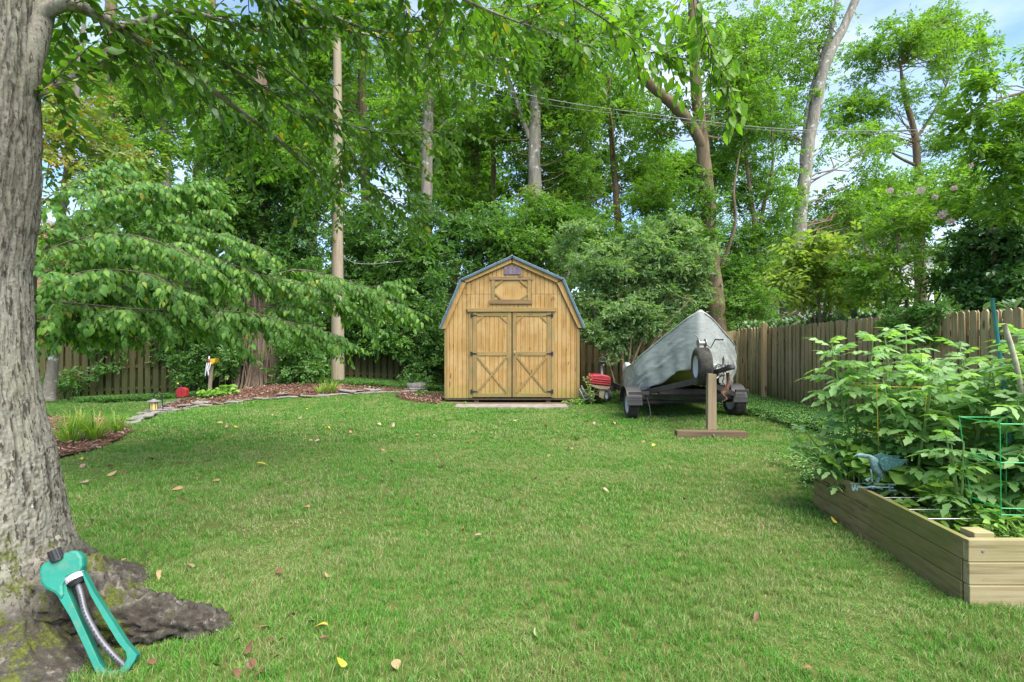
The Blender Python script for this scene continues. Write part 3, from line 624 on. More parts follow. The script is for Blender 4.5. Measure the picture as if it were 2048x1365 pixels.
for k, (a, b2) in enumerate(zip(rp_[:-1], rp_[1:])):
    dx, dz = b2[0] - a[0], b2[1] - a[1]; l_ = math.hypot(dx, dz); n_ = (dz / l_ * .03, -dx / l_ * .03)
    b = MB(); b.prism([a, b2, (b2[0] + n_[0], b2[1] + n_[1]), (a[0] + n_[0], a[1] + n_[1])], SY - .10, SY + 3.1); ro = b.build('roof_panel', M['rooftop'], shed)
    rb = MB()
    for q in range(9):
        yy = SY - .05 + q * .38; nn = (-dz / l_ * .012, dx / l_ * .012); rb.bar((a[0] + nn[0], yy, a[1] + nn[1]), (b2[0] + nn[0], yy, b2[1] + nn[1]), .03, .02, up=(nn[0], 0, nn[1]))
    rb.build('rib', M['rooftop'], ro); n3 = (dz / l_ * .042, -dx / l_ * .042); e = .006
    b = MB(); b.prism([(a[0] - n_[0] * .2, a[1] - n_[1] * .2), (b2[0] - n_[0] * .2, b2[1] - n_[1] * .2), (b2[0] + n3[0], b2[1] + n3[1]), (a[0] + n3[0], a[1] + n3[1])], SY - .112, SY - .102); b.build('fascia_trim', M['roofblue'], shed)
MB().prism([(-.06, 3.60), (0, 3.665), (.06, 3.60), (0, 3.64)], SY - .13, SY + 3.1).build('ridge_cap', M['rooftop'], shed)
# vent
vt = MB()
u0, z1 = S(570, 188); u1, z0 = S(697, 250)
MB().box(u0, u1, SY - .02, SY - .008, z0, z1).build('vent', M['vent'], shed); vo = [o for o in shed.children if o.name.startswith('vent')]
for k in range(4): MB().box(u0 + .008 + k * (u1 - u0) / 4, u0 - .006 + (k + 1) * (u1 - u0) / 4, SY - .032, SY - .021, z0 + .012, z1 - .012).build('vent_panel', M['vent'], bpy.data.objects['vent'])
def rect(parent, c0, c1, mat, y0=SY - .03, y1=SY - .006, name='rail', bev=.003):
    a = S(*c0); b2 = S(*c1); return MB().box(min(a[0], b2[0]), max(a[0], b2[0]), y0, y1, min(a[1], b2[1]), max(a[1], b2[1])).build(name, mat, parent, bevel=bev)
def brace(parent, p, q, w_, mat, y0=SY - .045, th=.016, name='brace'):
    a = S(*p); b2 = S(*q); return MB().bar((a[0], y0 + th / 2, a[1]), (b2[0], y0 + th / 2, b2[1]), w_, th, up=(0, 1, 0)).build(name, mat, parent, bevel=.002)
# loft hatch
hat = MB(); a = S(505, 290); b2 = S(742, 432); MB().box(a[0], b2[0], SY - .008, SY - .004, b2[1], a[1]).build('loft_hatch', M['shed'], shed); LH = bpy.data.objects['loft_hatch']
for c0, c1, mt in (((467, 263), (783, 288), 'shedgrey'), ((467, 435), (780, 463), 'shedgrey')): rect(LH, c0, c1, M[mt], SY - .045)
for c0, c1, mt in (((478, 288), (503, 435), 'shedtrim'), ((744, 288), (772, 435), 'shedtrim')): rect(LH, c0, c1, M[mt], SY - .036, name='stile')
for c0, c1 in (((505, 338), (560, 291)), ((690, 291), (742, 338)), ((505, 388), (552, 432)), ((694, 432), (742, 390))): brace(LH, c0, c1, .045, M['shedtrim'], SY - .034)
# door header (splayed ends) and casings
a = [S(295, 497), S(960, 493), S(950, 521), S(306, 523)]
b = MB(); b.prism([a[3], a[2], a[1], a[0]], SY - .06, SY - .006); b.build('door_header', M['shedtrimx'], shed, bevel=.004)
rect(shed, (313, 525), (338, 1157), M['shedtrim'], SY - .030, SY - .004, name='door_casing'); rect(shed, (920, 525), (945, 1157), M['shedtrim'], SY - .030, SY - .004, name='door_casing')
rect(shed, (137, 1160), (1123, 1172), M['dark'], SY - .01, SY + .02, name='sill_beam')
for nm, (l0, l1, r0_, r1_, hinge) in (('door', (340, 370, 595, 626, 0)), ('door', (634, 662, 888, 918, 1))):
    c0, c1 = S(l0, 525), S(r1_, 1150); d = MB().box(c0[0], c1[0], SY - .006, SY + .008, c1[1], c0[1]).build(nm, M['shedgrey'], shed)
    w0, w1 = S(l1, 0)[0], S(r0_, 0)[0]; k = 7
    for i in range(k):
        for za, zb in ((S(0, 555)[1], S(0, 817)[1]), (S(0, 845)[1], S(0, 1122)[1])):
            plank(d, w0 + (w1 - w0) * i / k + .0045, w0 + (w1 - w0) * (i + 1) / k - .0045, zb, za, y=SY - .017, th=.010)
    rect(d, (l0, 525), (l1, 1150), M['shedtrim'], SY - .034, SY - .007, 'stile'); rect(d, (r0_, 525), (r1_, 1150), M['shedtrim'], SY - .034, SY - .007, 'stile')
    for t_, b_ in ((527, 555), (817, 845), (1122, 1150)): rect(d, (l1 + .6, t_), (r0_ - .6, b_), M['shedtrimx'], SY - .033, SY - .007, 'rail')
    brace(d, (l1, 600), (l1 + 45, 556), .04, M['shedtrim'], SY - .034); brace(d, (r0_ - 45, 556), (r0_, 600), .04, M['shedtrim'], SY - .034)
    brace(d, (l1 + 1, 850), (r0_ - 1, 1118), .05, M['shedtrim'], SY - .0345); brace(d, (r0_ - 1, 850), (l1 + 1, 1118), .05, M['shedtrim'], SY - .038)
    for cy in (548, 830, 1109):
        xo = l0 - 10 if not hinge else r1_ + 10; xi = l1 + 6 if not hinge else r0_ - 6; a0 = S(xo, cy); a1 = S(xi, cy); hb = MB()
        hb.box(a0[0] - .018, a0[0] + .018, SY - .044, SY - .036, a0[1] - .05, a0[1] + .05); s_ = 1 if a1[0] > a0[0] else -1
        hb.prism([(a0[0], a0[1] + .03), (a1[0], a1[1] + .006), (a1[0], a1[1] - .006), (a0[0], a0[1] - .03)][::s_], SY - .046, SY - .038); hb.tube([(a0[0] + s_ * .02, SY - .05, a0[1] - .05), (a0[0] + s_ * .02, SY - .05, a0[1] + .05)], .008, 6); hb.build('hinge', M['iron'], d)
    if hinge: h0 = S(650, 825); MB().tube([(h0[0], SY - .036, h0[1] + .04), (h0[0], SY - .075, h0[1] + .03), (h0[0], SY - .075, h0[1] - .03), (h0[0], SY - .036, h0[1] - .04)], .010, 8).build('handle', M['steel'], d, smooth=True)
for cx in (367, 898):
    u = S(cx, 0)[0]; MB().box(u - .055, u + .055, SY + .03, SY + 2.9, .0, .118).build('skid', M['beam'], shed)
MB().box(-1.72, 1.72, SY - .02, SY + 3.1, -.02, .012).build('gap_shade_sheet', M['dark'], shed)  # dark sheet on the ground, painted shade for the gap under the shed
sl = thing('paving_slab', (0, 11.7, 0), 'long low concrete slab on the lawn in front of the shed doors', 'slab')
b = MB(); b.prism([(-1.32, 11.42), (-1.2, 11.33), (-.4, 11.36), (.55, 11.33), (1.28, 11.40), (1.3, 12.0), (-1.33, 12.0)], -.02, .035, 'z'); b.build('slab', M['conc'], sl, bevel=.01)
MB().box(-1.55, 1.5, 12.02, 12.12, 0, .05).build('timber_edge', M['beam'], sl)

# ------------------------------------------------------------------ utility pole and cables
pl = thing('utility_pole', (-5.235, 15, float(gz(-5.2, 15))), 'tall round wooden utility pole with yellow tag left of the shed', 'pole')
zp = np.linspace(0, 10.6, 40); pb = MB(); g0 = float(gz(-5.2, 15)); pb.tube([(-5.235 + .004 * math.sin(z), 15, g0 - .1 + z) for z in zp], [.2 - .0085 * z for z in zp], 20); pb.build('shaft', M['pole'], pl, smooth=True)
M['yellow'] = plain('yellow_tag', (.42, .31, .02), .5)
pt = at(674, 624, 14.8); MB().box(pt.x - .085, pt.x + .085, 14.785, 14.80, pt.z - .03, pt.z + .03).build('tag', M['yellow'], pl)
b = MB(); zc = at(675, 678, 15).z; b.tube([(-5.27, 14.79, zc + .12), (-5.22, 14.77, zc), (-5.26, 14.79, zc - .12)], .02, 6); b.build('scar', M['dark'], pl)
M['cable'] = plain('cable', (.17, .17, .18), .6)
def cable(pts, r, label):
    P = smooth_path([at(*p) for p in pts], 40); o = MB().tube(P, r, 6).build('overhead_cable', M['cable'], None, origin=P[0]); return tag(o, label, 'cable', 'overhead cables')
cable([(678, 72, 15), (780, 120, 15.2), (1030, 185, 15.5), (1250, 222, 16), (1640, 262, 17), (2100, 250, 19)], .011, 'thin grey cable from the pole across the trees to the right')
cable([(678, 80, 15.05), (1000, 190, 15.6), (1300, 236, 16.1), (1640, 266, 17.1), (2100, 262, 19)], .006, 'thinner lower cable running beside the grey one')
cable([(676, 500, 15), (720, 528, 15.2), (850, 520, 17), (1100, 512, 18), (1400, 508, 19), (1700, 500, 22)], .009, 'low dark cable through the foliage behind the shed roof')

# ------------------------------------------------------------------ boat, trailer
M['cover'] = None
m = NT('boat_cover'); n1 = m.noise(2.2, 5, .65, coord='World'); n2 = m.noise(1.0, 4, .6, stretch=(5, 5, 16), coord='World'); n3 = m.noise(260, 2, .5, coord='World')
c = m.ramp(n1, [(.3, (.25, .265, .25)), (.55, (.30, .32, .305)), (.8, (.345, .365, .355))]); c = m.mix(m.ramp(m.noise(4, 5, .7, coord='World'), [(.60, (0, 0, 0)), (.78, (.5, .5, .5))]), c, (.20, .215, .15)); m.bsdf(c, .62, 0, m.math('ADD', n2, m.math('MULTIPLY', n3, .05)), .35, .03, .35); M['cover'] = m.m
M['olive'] = plain('olive_hull', (.17, .17, .045), .55, 0, .2, 3); M['black'] = plain('black_steel', (.045, .04, .042), .55, .3, .4, 8); M['rust'] = plain('rusty_steel', (.17, .085, .05), .85, .1, .5, 20)
m = NT('tyre'); n1 = m.noise(6, 4, .6); c = m.ramp(n1, [(.4, (.022, .022, .021)), (.7, (.075, .07, .05))]); m.bsdf(c, .85, 0, m.noise(60, 3), .3, .003, .3); M['tyre'] = m.m
M['rim'] = plain('white_rim', (.40, .42, .44), .4, 0, .12); M['mud'] = plain('mudguard', (.026, .024, .026), .6, 0, .3)
ST = np.array([  # y, xc, half beam, gunwale z, ridge z, hem z left, hem z right
 (8.90, 3.35, .035, 2.04, 2.06, 1.12, 1.12), (9.02, 3.38, .19, 1.95, 2.02, 1.02, .98), (9.18, 3.42, .35, 1.83, 1.93, .95, .86), (9.4, 3.46, .53, 1.67, 1.82, .86, .72), (9.62, 3.48, .72, 1.49, 1.70, .72, .66),
 (9.85, 3.48, .92, 1.26, 1.33, .55, .62), (10.1, 3.50, 1.06, 1.07, 1.16, .42, .60), (10.6, 3.51, 1.07, .99, 1.1, .30, .55), (11.4, 3.60, 1.0, .96, 1.05, .24, .5), (12.2, 3.72, .97, .94, 1.02, .22, .5), (12.9, 3.80, .92, .92, 1.0, .22, .5)])
yy = np.linspace(8.9, 12.9, 120); sp = [np.interp(yy, ST[:, 0], ST[:, k]) for k in range(7)]
nu = 90; V = []
for i, y in enumerate(yy):
    _, xc, hb, g, rz, hl, hr = [s_[i] for s_ in sp]
    tl = float(.17 * sm(9.3, 10.0, y) + .01)
    for j in range(nu + 1):
        u = j / nu
        if u < .32: t = u / .32; x = xc - hb * (.93 + .07 * t) ; z = hl + (g - hl) * t; fc = .86 + .16 * float(sm(10.0, 11.2, y)); x = xc - hb * (fc + (1 - fc) * t ** .7); nrm = (-1, -.5)
        elif u > .68: t = (1 - u) / .32; x = xc + hb * (.86 + .14 * t ** .7); z = hr + (g + tl - hr) * t; nrm = (1, -.5)
        else: t = (u - .32) / .36; x = xc - hb + 2 * hb * t; z = g + tl * t + (rz - g) * math.sin(PI * t) ** 1.3 * .75; nrm = (0, 0)
        V.append((x, y, z))
V = np.array(V); G = V.reshape(len(yy), nu + 1, 3); G0 = G.copy(); sgn = np.zeros(nu + 1); uu = np.linspace(0, 1, nu + 1); sgn[uu < .34] = -1; sgn[uu > .66] = 1; amp = np.where(np.abs(sgn) > 0, 1, .25)
q = G.copy(); fold = np.abs(fbm(np.stack([q[..., 0] * .6, q[..., 1] * 3.2 + q[..., 2] * 1.6, q[..., 2] * 1.2], -1), 4) - .5) * .11 + .02 * (fbm(q * 7, 3) - .5) + .035 * np.clip(1 - np.abs(2 * fbm(np.stack([q[..., 1] * 6 + q[..., 2] * 5, q[..., 2] * 1.8 - q[..., 1] * 1.2, q[..., 0]], -1), 3) - 1) - .8, 0, 1) / .2
tt = np.clip(1 - np.abs(uu - .5) / .5, 0, 1); hang = np.where(uu < .32, 1 - uu / .32, np.where(uu > .68, 1 - (1 - uu) / .32, 0))
pl_ = .018 * np.sin(yy[:, None] * 23 + 5 * fbm(q * 1.3, 2)) * hang[None] ** .8
G[..., 0] += sgn[None] * ((fold - .02) * (.3 + hang[None]) + pl_) * sm(0, .4, yy - 8.9)[:, None]; G[..., 2] += (.02 * (fbm(q * 3, 3) - .5) * amp[None]) + (hang[None] > .97) * .03 * np.sin(yy * 11)[:, None]
# the bow sheet falls from the peak to the hem
nb = 26; bow = []
for k in range(nu + 1): bow.append(G[0, k])
i_, j_ = np.meshgrid(np.arange(len(yy) - 1), np.arange(nu), indexing='ij'); b = (i_ * (nu + 1) + j_).ravel(); F = np.stack([b, b + 1, b + nu + 2, b + nu + 1], -1)
boat = thing('covered_boat', (3.42, 10.6, .45), 'boat with raised bow under a wrinkled grey green tarpaulin on its trailer', 'boat')
Vn = G.reshape(-1, 3); e = [(0 * (nu + 1) + j, 0 * (nu + 1) + nu - j, 0 * (nu + 1) + nu - j - 1, 0 * (nu + 1) + j + 1) for j in range(nu // 2 - 1)]
last = (len(yy) - 1) * (nu + 1); e += [(last + j + 1, last + nu - j - 1, last + nu - j, last + j) for j in range(nu // 2 - 1)]
F = np.concatenate([F, np.array(e)])
o = link('cover', npmesh('cover', Vn - np.array(WL[boat.name]), F, smooth=True), M['cover'], boat); s_ = o.modifiers.new('thick', 'SOLIDIFY'); s_.thickness = .006
# piped edge along the gunwale
jl, jr = int(.32 * nu), int(.68 * nu) + 1
MB().tube(np.concatenate([G[::-3, jl] + [-.004, 0, .004], G[1::3, jr] + [.004, 0, .004]]), .013, 6).build('hem_rope', M['cover'], boat, smooth=True)
# hull inside
hv = []; hs = np.linspace(8.98, 12.8, 30)
for y in hs:
    hb = np.interp(y, ST[:, 0], ST[:, 2]) * .9; g = np.interp(y, ST[:, 0], ST[:, 3]) - .06; xc = np.interp(y, ST[:, 0], ST[:, 1]); kz = np.interp(y, [8.98, 9.25, 9.8, 10.6, 12.8], [1.2, .86, .64, .56, .52]); ch = np.interp(y, [8.98, 9.5, 10.2, 12.8], [1.25, .98, .72, .66])
    for x, z in ((-hb, g), (-hb * .86, (g + ch) / 2), (-hb * .74, ch), (0, kz), (hb * .74, ch), (hb * .86, (g + ch) / 2), (hb, g)): hv.append((xc + x, y, z))
i_, j_ = np.meshgrid(np.arange(29), np.arange(6), indexing='ij'); b = (i_ * 7 + j_).ravel(); F = np.stack([b, b + 1, b + 8, b + 7], -1)
link('hull', npmesh('hull', np.array(hv) - np.array(WL[boat.name]), F, smooth=True), M['olive'], boat)
# bunched tail of the cover at the right and the lump of cloth on the stern
b = MB(); P = [at(1442, 738, 9.0), at(1450, 748, 9.0), at(1447, 758, 8.98), at(1436, 768, 8.98)]
cl = np.array([[at(1418 + 34 * u + 6 * math.sin(v * 9 + u * 4), 728 + 44 * v - 22 * u * v, 9.05 - .12 * math.sin(u * 12 + v * 3) * .5) for v in np.linspace(0, 1, 14)] for u in np.linspace(0, 1.15, 22)])
i_, j_ = np.meshgrid(np.arange(21), np.arange(13), indexing='ij'); bb = (i_ * 14 + j_).ravel(); o = link('cover_flap', npmesh('cover_flap', cl.reshape(-1, 3) - np.array(WL[boat.name]), np.stack([bb, bb + 1, bb + 15, bb + 14], -1), smooth=True), M['cover'], boat); s_ = o.modifiers.new('thick', 'SOLIDIFY'); s_.thickness = .008
def blob(c, r, seed=0, n=14, rough=.35):
    th = np.linspace(0, PI, n); ph = np.linspace(0, 2 * PI, n * 2, endpoint=False); D = np.array([[(math.sin(a) * math.cos(b_), math.sin(a) * math.sin(b_), math.cos(a)) for b_ in ph] for a in th])
    R = 1 + rough * (fbm(D * 2.2 + seed, 3)[..., None] - .5) * 2; V = np.array(c) + D * R * np.array(r); m_ = n * 2
    F = [(i * m_ + j, i * m_ + (j + 1) % m_, (i + 1) * m_ + (j + 1) % m_, (i + 1) * m_ + j) for i in range(n - 1) for j in range(m_)]
    return V.reshape(-1, 3), np.array(F)
V, F = blob(at(1256, 737, 11.6), (.12, .16, .13), 3); link('engine_bulge', npmesh('engine_bulge', V - np.array(WL[boat.name]), F, smooth=True), M['cover'], boat)

tr = thing('boat_trailer', (3.4, 10, 0), 'black two wheeled boat trailer with its tongue propped on a wooden post', 'trailer')
def wheel(parent, c, r, wd, side=-1, name='wheel', rz=0, rimr=.56):
    rr = r; w_ = wd / 2; t = bpy.data.objects.new(name, None); COL.objects.link(t); t.parent = parent; t.location = Vector(c) - WL[parent.name]; t.rotation_euler = (0, 0, rz); WL[t.name] = Vector(c)
    a = MB(); a.lathe([(rr * rimr, -w_ * .8), (rr * .72, -w_), (rr * .9, -w_ * .97), (rr * .975, -w_ * .80), (rr * .985, -w_ * .6), (rr * .985, w_ * .6), (rr * .975, w_ * .80), (rr * .9, w_ * .97), (rr * .72, w_), (rr * rimr, w_ * .8)], axis='x', segs=40); a.build('tyre', M['tyre'], t, world=False, smooth=True)
    tb = MB(); nt_ = 54
    for k in range(nt_):
        an = 2 * PI * k / nt_
        for q_ in range(5):
            x0 = -w_ * .78 + q_ * w_ * .32; an2 = an + (.5 if q_ % 2 else 0) * 2 * PI / nt_; Mx = Matrix.Rotation(an2, 4, 'X'); tb.box(x0, x0 + w_ * .24, -.0105 * rr / .3, .0105 * rr / .3, rr * .978, rr * 1.0, Mx)
    tb.build('tread', M['tyre'], t, world=False, kind='stuff')
    b = MB(); s = side; b.lathe([(0.0, s * w_ * .35), (rr * .10, s * w_ * .35), (rr * .12, s * w_ * .22), (rr * .34, s * w_ * .15), (rr * .42, s * w_ * .45), (rr * .52, s * w_ * .62), (rr * .585, s * w_ * .88)], axis='x', segs=32)
    for k in range(5): an = 2 * PI * k / 5; b.tube([(s * w_ * .15, rr * .2 * math.cos(an), rr * .2 * math.sin(an)), (s * w_ * .3, rr * .2 * math.cos(an), rr * .2 * math.sin(an))], .009, 6)
    b.lathe([(rr * .55, -s * w_ * .8), (rr * .3, 0), (0, 0)], axis='x', segs=24); b.build('rim', M['rim'], t, world=False, smooth=True); return t
wheel(tr, (2.33, 9.76, .285), .295, .20, rz=-.02); wheel(tr, (4.56, 10.25, .285), .295, .22, rz=.10)
def fz(y): return .44 + max(0, (10 - y)) * .29
b = MB()
Lc, Rc, Ax, Tn = (2.52, 9.9, fz(9.9)), (4.42, 9.95, fz(9.95)), (3.27, 8.72, fz(8.72)), (3.27, 7.98, .985)
for p_, q_, nm in ((Lc, Ax, 'frame_rail'), (Rc, Ax, 'frame_rail'), ((2.52, 9.9, .435), (2.6, 12.7, .44), 'side_rail'), ((4.42, 9.95, .435), (4.3, 12.7, .44), 'side_rail'), ((2.53, 9.97, .40), (4.41, 10.02, .40), 'cross_member'), ((2.6, 11.4, .40), (4.3, 11.4, .40), 'cross_member'), ((2.8, 9.55, .54), (4.15, 9.6, .54), 'cross_member'), (Ax, Tn, 'tongue')):
    MB().bar(p_, q_, .055, .10 if nm != 'tongue' else .08).build(nm, M['black'], tr, bevel=.004)
MB().bar((2.3, 9.80, .30), (4.55, 10.3, .30), .06, .06).build('axle', M['black'], tr, bevel=.004)
MB().bar((2.2, 12.65, .36), (4.6, 12.65, .36), .05, .1).build('cross_member', M['black'], tr)
for (x, y, s, rz) in ((2.33, 9.78, -1, .06), (4.56, 10.3, 1, .1)):
    b = MB(); n = 12; arc = [(y - .36 * math.cos(a), .27 + .36 * math.sin(a)) for a in np.linspace(.05, PI - .05, n)]; outr = [(y + (p[0] - y) * 1.03, p[1] + .012) for p in arc]
    b.prism(arc + outr[::-1], x - .15, x + .13, 'x'); b.box(x - .14, x + .13, y - .40, y - .385, .50, .55); b.build('mudguard', M['mud'], tr, smooth=False)
    MB().box(min(x, x + s * -.28), max(x, x + s * -.28), y - .02, y + .02, .40, .46).build('guard_bracket', M['black'], tr)
    # step plate in front of the guard
    MB().box(x - .14, x + (.24 if s < 0 else .12), y - .43, y - .405, .50, .56).build('step_plate', M['black'], tr, bevel=.004)
# coupler
cp = at(1438, 737, 8.0); b = MB(); b.bar((3.25, 8.12, .97), (3.36, 7.72, 1.075), .10, .06); b.lathe([(0, .05), (.05, .045), (.062, 0), (.055, -.03), (0, -.03)], (3.37, 7.70, 1.08), 'z', 16); b.build('coupler', M['black'], tr, bevel=.006)
b = MB(); b.tube([(3.24, 7.95, 1.04), (3.24, 7.93, 1.10), (3.27, 7.9, 1.13), (3.31, 7.88, 1.10), (3.32, 7.86, 1.05)], .010, 8); b.build('latch', M['black'], tr, smooth=True)
b = MB(); b.tube([(3.36, 7.95, 1.0), (3.36, 7.95, 1.22)], .016, 10); b.tube([(3.36, 7.95, 1.2), (3.36, 7.94, 1.25)], .010, 8); b.build('jack', M['steel'], tr, smooth=True)
b = MB()
for k in range(30): z = 1.0 - k * .016; b.lathe([(.006, -.011), (.012, 0), (.006, .011)], (3.345 + .05 * math.sin(k * .55) * (k / 30), 7.9 + .012 * math.cos(k * 1.3), z), 'x' if k % 2 else 'z', 8)
b.build('chain', M['rust'], tr)
b = MB(); b.tube([(3.44, 7.98, .99), (3.46, 7.99, .85), (3.44, 8.0, .70), (3.38, 8.02, .66)], .03, 8); b.build('chain', M['rust'], tr, smooth=True)
# winch post and winch
MB().bar((3.27, 8.6, .82), (3.26, 8.55, 1.37), .06, .06, up=(0, 1, 0)).build('winch_post', M['steel'], tr, bevel=.004)
MB().bar((3.27, 8.86, .78), (3.26, 8.58, 1.15), .04, .04, up=(0, 1, 0)).build('winch_brace', M['black'], tr)
wc = Vector((3.23, 8.45, 1.42)); b = MB()
for dx in (-.085, .035): b.lathe([(0, -.005), (.075, -.005), (.075, .005), (0, .005)], (wc.x + dx, wc.y, wc.z + .04), 'x', 20)
b.lathe([(.038, -.085), (.038, .035)], (wc.x, wc.y, wc.z + .04), 'x', 16); b.box(wc.x - .10, wc.x + .10, wc.y - .06, wc.y + .09, wc.z - .055, wc.z - .03); b.build('winch', M['steel'], tr)
b = MB(); b.tube([(wc.x + .04, wc.y, wc.z + .02), (wc.x + .12, wc.y - .02, wc.z - .04), (wc.x + .19, wc.y - .03, wc.z + .10)], .009, 8); b.tube([(wc.x + .19, wc.y - .03, wc.z + .10), (wc.x + .33, wc.y - .03, wc.z + .10)], .013, 8); b.build('crank', M['iron'], tr, smooth=True)
MB().tube([(wc.x - .02, wc.y, wc.z + .07), (wc.x + .02, 8.9, 1.62)], .012, 6).build('strap', plain('strap', (.16, .16, .14), .8), tr)
sw = wheel(tr, (3.12, 8.22, 1.075), .315, .225, rz=-.12, name='spare_wheel')
MB().bar((3.27, 8.58, 1.07), (3.12, 8.25, 1.07), .05, .05).build('spare_bracket', M['black'], tr)
MB().tube([(2.62, 9.75, .45), (2.64, 9.6, .25), (2.62, 9.45, .10), (2.56, 9.35, .02)], .008, 6).build('hanging_wire', M['iron'], tr)
MB().box(4.62, 4.70, 10.05, 10.16, .42, .50).build('side_lamp', M['iron'], tr)
pp = thing('wooden_prop', (3.14, 7.87, 0), 'upright weathered timber post on a long ground beam holding up the trailer tongue', 'prop')
b = MB(); b.prism([(3.075, .095), (3.215, .095), (3.212, .965), (3.085, .985)], 7.85, 7.945); b.build('post', M['post'], pp, bevel=.004)
b = MB(); b.prism([(2.545, -.02), (3.64, -.02), (3.64, .085), (2.545, .105)], 7.70, 7.84); b.build('beam', M['beam'], pp, bevel=.006)
b = MB(); b.lathe([(0, -.012), (.017, -.012), (.017, 0)], (3.10, 7.70, .045), 'y', 6); b.build('bolt', M['steel'], pp)

# ------------------------------------------------------------------ raised bed
bed = thing('raised_bed', (3.9, 3.6, 0), 'greenish wooden raised vegetable bed of stacked planks full of tomato plants', 'raised bed')
c0, c1 = Vector((2.457, 2.69, 0)), Vector((2.66, 4.40, 0)); dd = (c1 - c0)
hts = (.005, .118, .240, .362)
for k in range(3):
    z0, z1 = hts[k] + (.002 if k else -.03), hts[k + 1] - .002; off = .006 * (2 - k) * .6
    q0, q1 = c0, c1; nrm = Vector((-dd.y, dd.x, 0)).normalized(); 
    b = MB(); a0 = q0 + nrm * off; a1 = q1 + nrm * off; t_ = -nrm * .036; P = [a0 + Vector((0, .04, 0)), a1, a1 + t_, a0 + Vector((0, .04, 0)) + t_]
    V = [(p.x, p.y, z) for z in (z0, z1) for p in P]; b.add(V, [(0, 3, 2, 1), (4, 5, 6, 7), (0, 1, 5, 4), (1, 2, 6, 5), (2, 3, 7, 6), (3, 0, 4, 7)]); b.build('plank', M['bedleft'], bed, bevel=.003, origin=(a0.x, a0.y, z0))
    MB().box(2.457, 6.2, 2.69 - off, 2.728 - off, z0, z1).build('plank', M['bedfront'], bed, bevel=.003, origin=(2.457 + k * .3, 2.69, z0))
    MB().box(2.70, 6.2, 4.38, 4.416, z0, z1).build('plank', M['bedfront'], bed, bevel=.003, origin=(2.7, 4.4, z0))
    MB().box(6.16, 6.2, 2.73, 4.38, z0, z1).build('plank', M['bedleft'], bed, bevel=.003)
for (x, y, h) in ((2.535, 2.775, .385), (2.73, 4.34, .35), (5.0, 2.775, .35)): MB().box(x - .01, x + .10, y - .045, y + .045, -.05, h).build('corner_block', M['bedfront'], bed, bevel=.004, origin=(x, y, 0))
b = MB()
for z in (.30, .21, .145, .055): b.lathe([(0, -.004), (.008, -.003), (.009, 0)], (2.535 + random.uniform(-.01, .01), 2.69, z), 'y', 10)
b.build('screws', M['steel'], bed, kind='stuff')
patch('bed_soil', [(2.5, 2.74), (6.15, 2.74), (6.15, 4.37), (2.66, 4.37)], M['mulch'], .25, .06, .025)
M['wire'] = plain('white_wire', (.62, .62, .62), .4, .3)
for y in (3.0, 3.17, 3.42): 
    o = MB().tube([(2.46 + (y - 2.69) * .12, y, .368), (2.9, y + .02, .362), (3.6, y + .05, .36)], .0022, 6).build('white_cord', M['wire'], None, origin=(2.5, y, .36)); tag(o, {3.0: 'white cord tied over the near bed corner', 3.17: 'middle white cord stretched over the bed', 3.42: 'farthest white cord crossing the bed soil'}[y], 'cord', 'cords over the raised bed')
# cages
M['cyel'] = plain('cage_yellow', (.66, .42, .02), .4, 0, .1); M['cgrn'] = plain('cage_green', (.02, .33, .09), .4, 0, .1)
def cage(x, y, r0, r1, z0, z1, mat, rings, nl, label, rot=0, sq=False):
    t = thing('tomato_cage', (x, y, .28), label, 'plant cage', 'tomato cages')
    for f_ in rings:
        r = r0 + (r1 - r0) * f_; z = z0 + (z1 - z0) * f_; n = 4 if sq else 28; P = [(x + r * math.cos(rot + 2 * PI * k / n), y + r * math.sin(rot + 2 * PI * k / n), z) for k in range(n + 1)]
        b = MB()
        if sq:
            for a_, b_ in zip(P[:-1], P[1:]): b.tube([a_, b_], .0035, 6)
        else: b.tube(P, .0021, 6)
        b.build('ring', mat, t)
    for k in range(nl):
        a = rot + 2 * PI * k / nl; MB().tube([(x + r0 * .9 * math.cos(a), y + r0 * .9 * math.sin(a), z0 - .2), (x + r1 * math.cos(a), y + r1 * math.sin(a), z1 + .01)], .0024, 6).build('leg', mat, t)
cage(2.98, 3.95, .20, .24, .45, 1.10, M['cyel'], (.0, .45, 1), 4, 'yellow wire cage nearest the far corner of the bed', .6)
cage(3.55, 4.0, .18, .24, .45, 1.06, M['cyel'], (.1, .5, 1), 4, 'yellow wire cage in the middle of the tomato row', .2)
cage(3.86, 3.75, .14, .25, .45, .98, M['cyel'], (.1, .5, 1), 3, 'leaning yellow wire cage behind the green one', 1.1)
cage(2.93, 2.98, .13, .20, .40, .96, M['cgrn'], (.05, .12, .6, 1), 4, 'bright green square wire cage at the near corner of the bed', .72, True)
M['stake'] = plain('stake_blue', (.05, .22, .26), .4, 0, .2)
P0, P1 = at(1984, 597, 3.6), at(2012, 800, 3.5); st = MB().tube([P0, P1, P1 + (P1 - P0) * .55], .012, 10).build('stake_or_stem', M['stake'], None, smooth=True, origin=P1 + (P1 - P0) * .55); tag(st, 'tall teal plastic garden stake standing among the tomatoes', 'stake')
M['palestem'] = plain('sunlit_stem_pale', (.33, .30, .22), .8, 0, .3, 20); P0, P1 = at(2008, 648, 3.2), at(2062, 900, 3.15)  # a tomato stem; the pale colour paints the sunlight on it
st = MB().tube(smooth_path([P0, at(2030, 720, 3.2), at(2046, 800, 3.2), P1], 12), .014, 8).build('stake_or_stem', M['palestem'], None, smooth=True, origin=P1); tag(st, 'sunlit tomato stem painted pale, leaning at the right edge above the tomatoes', 'stake')

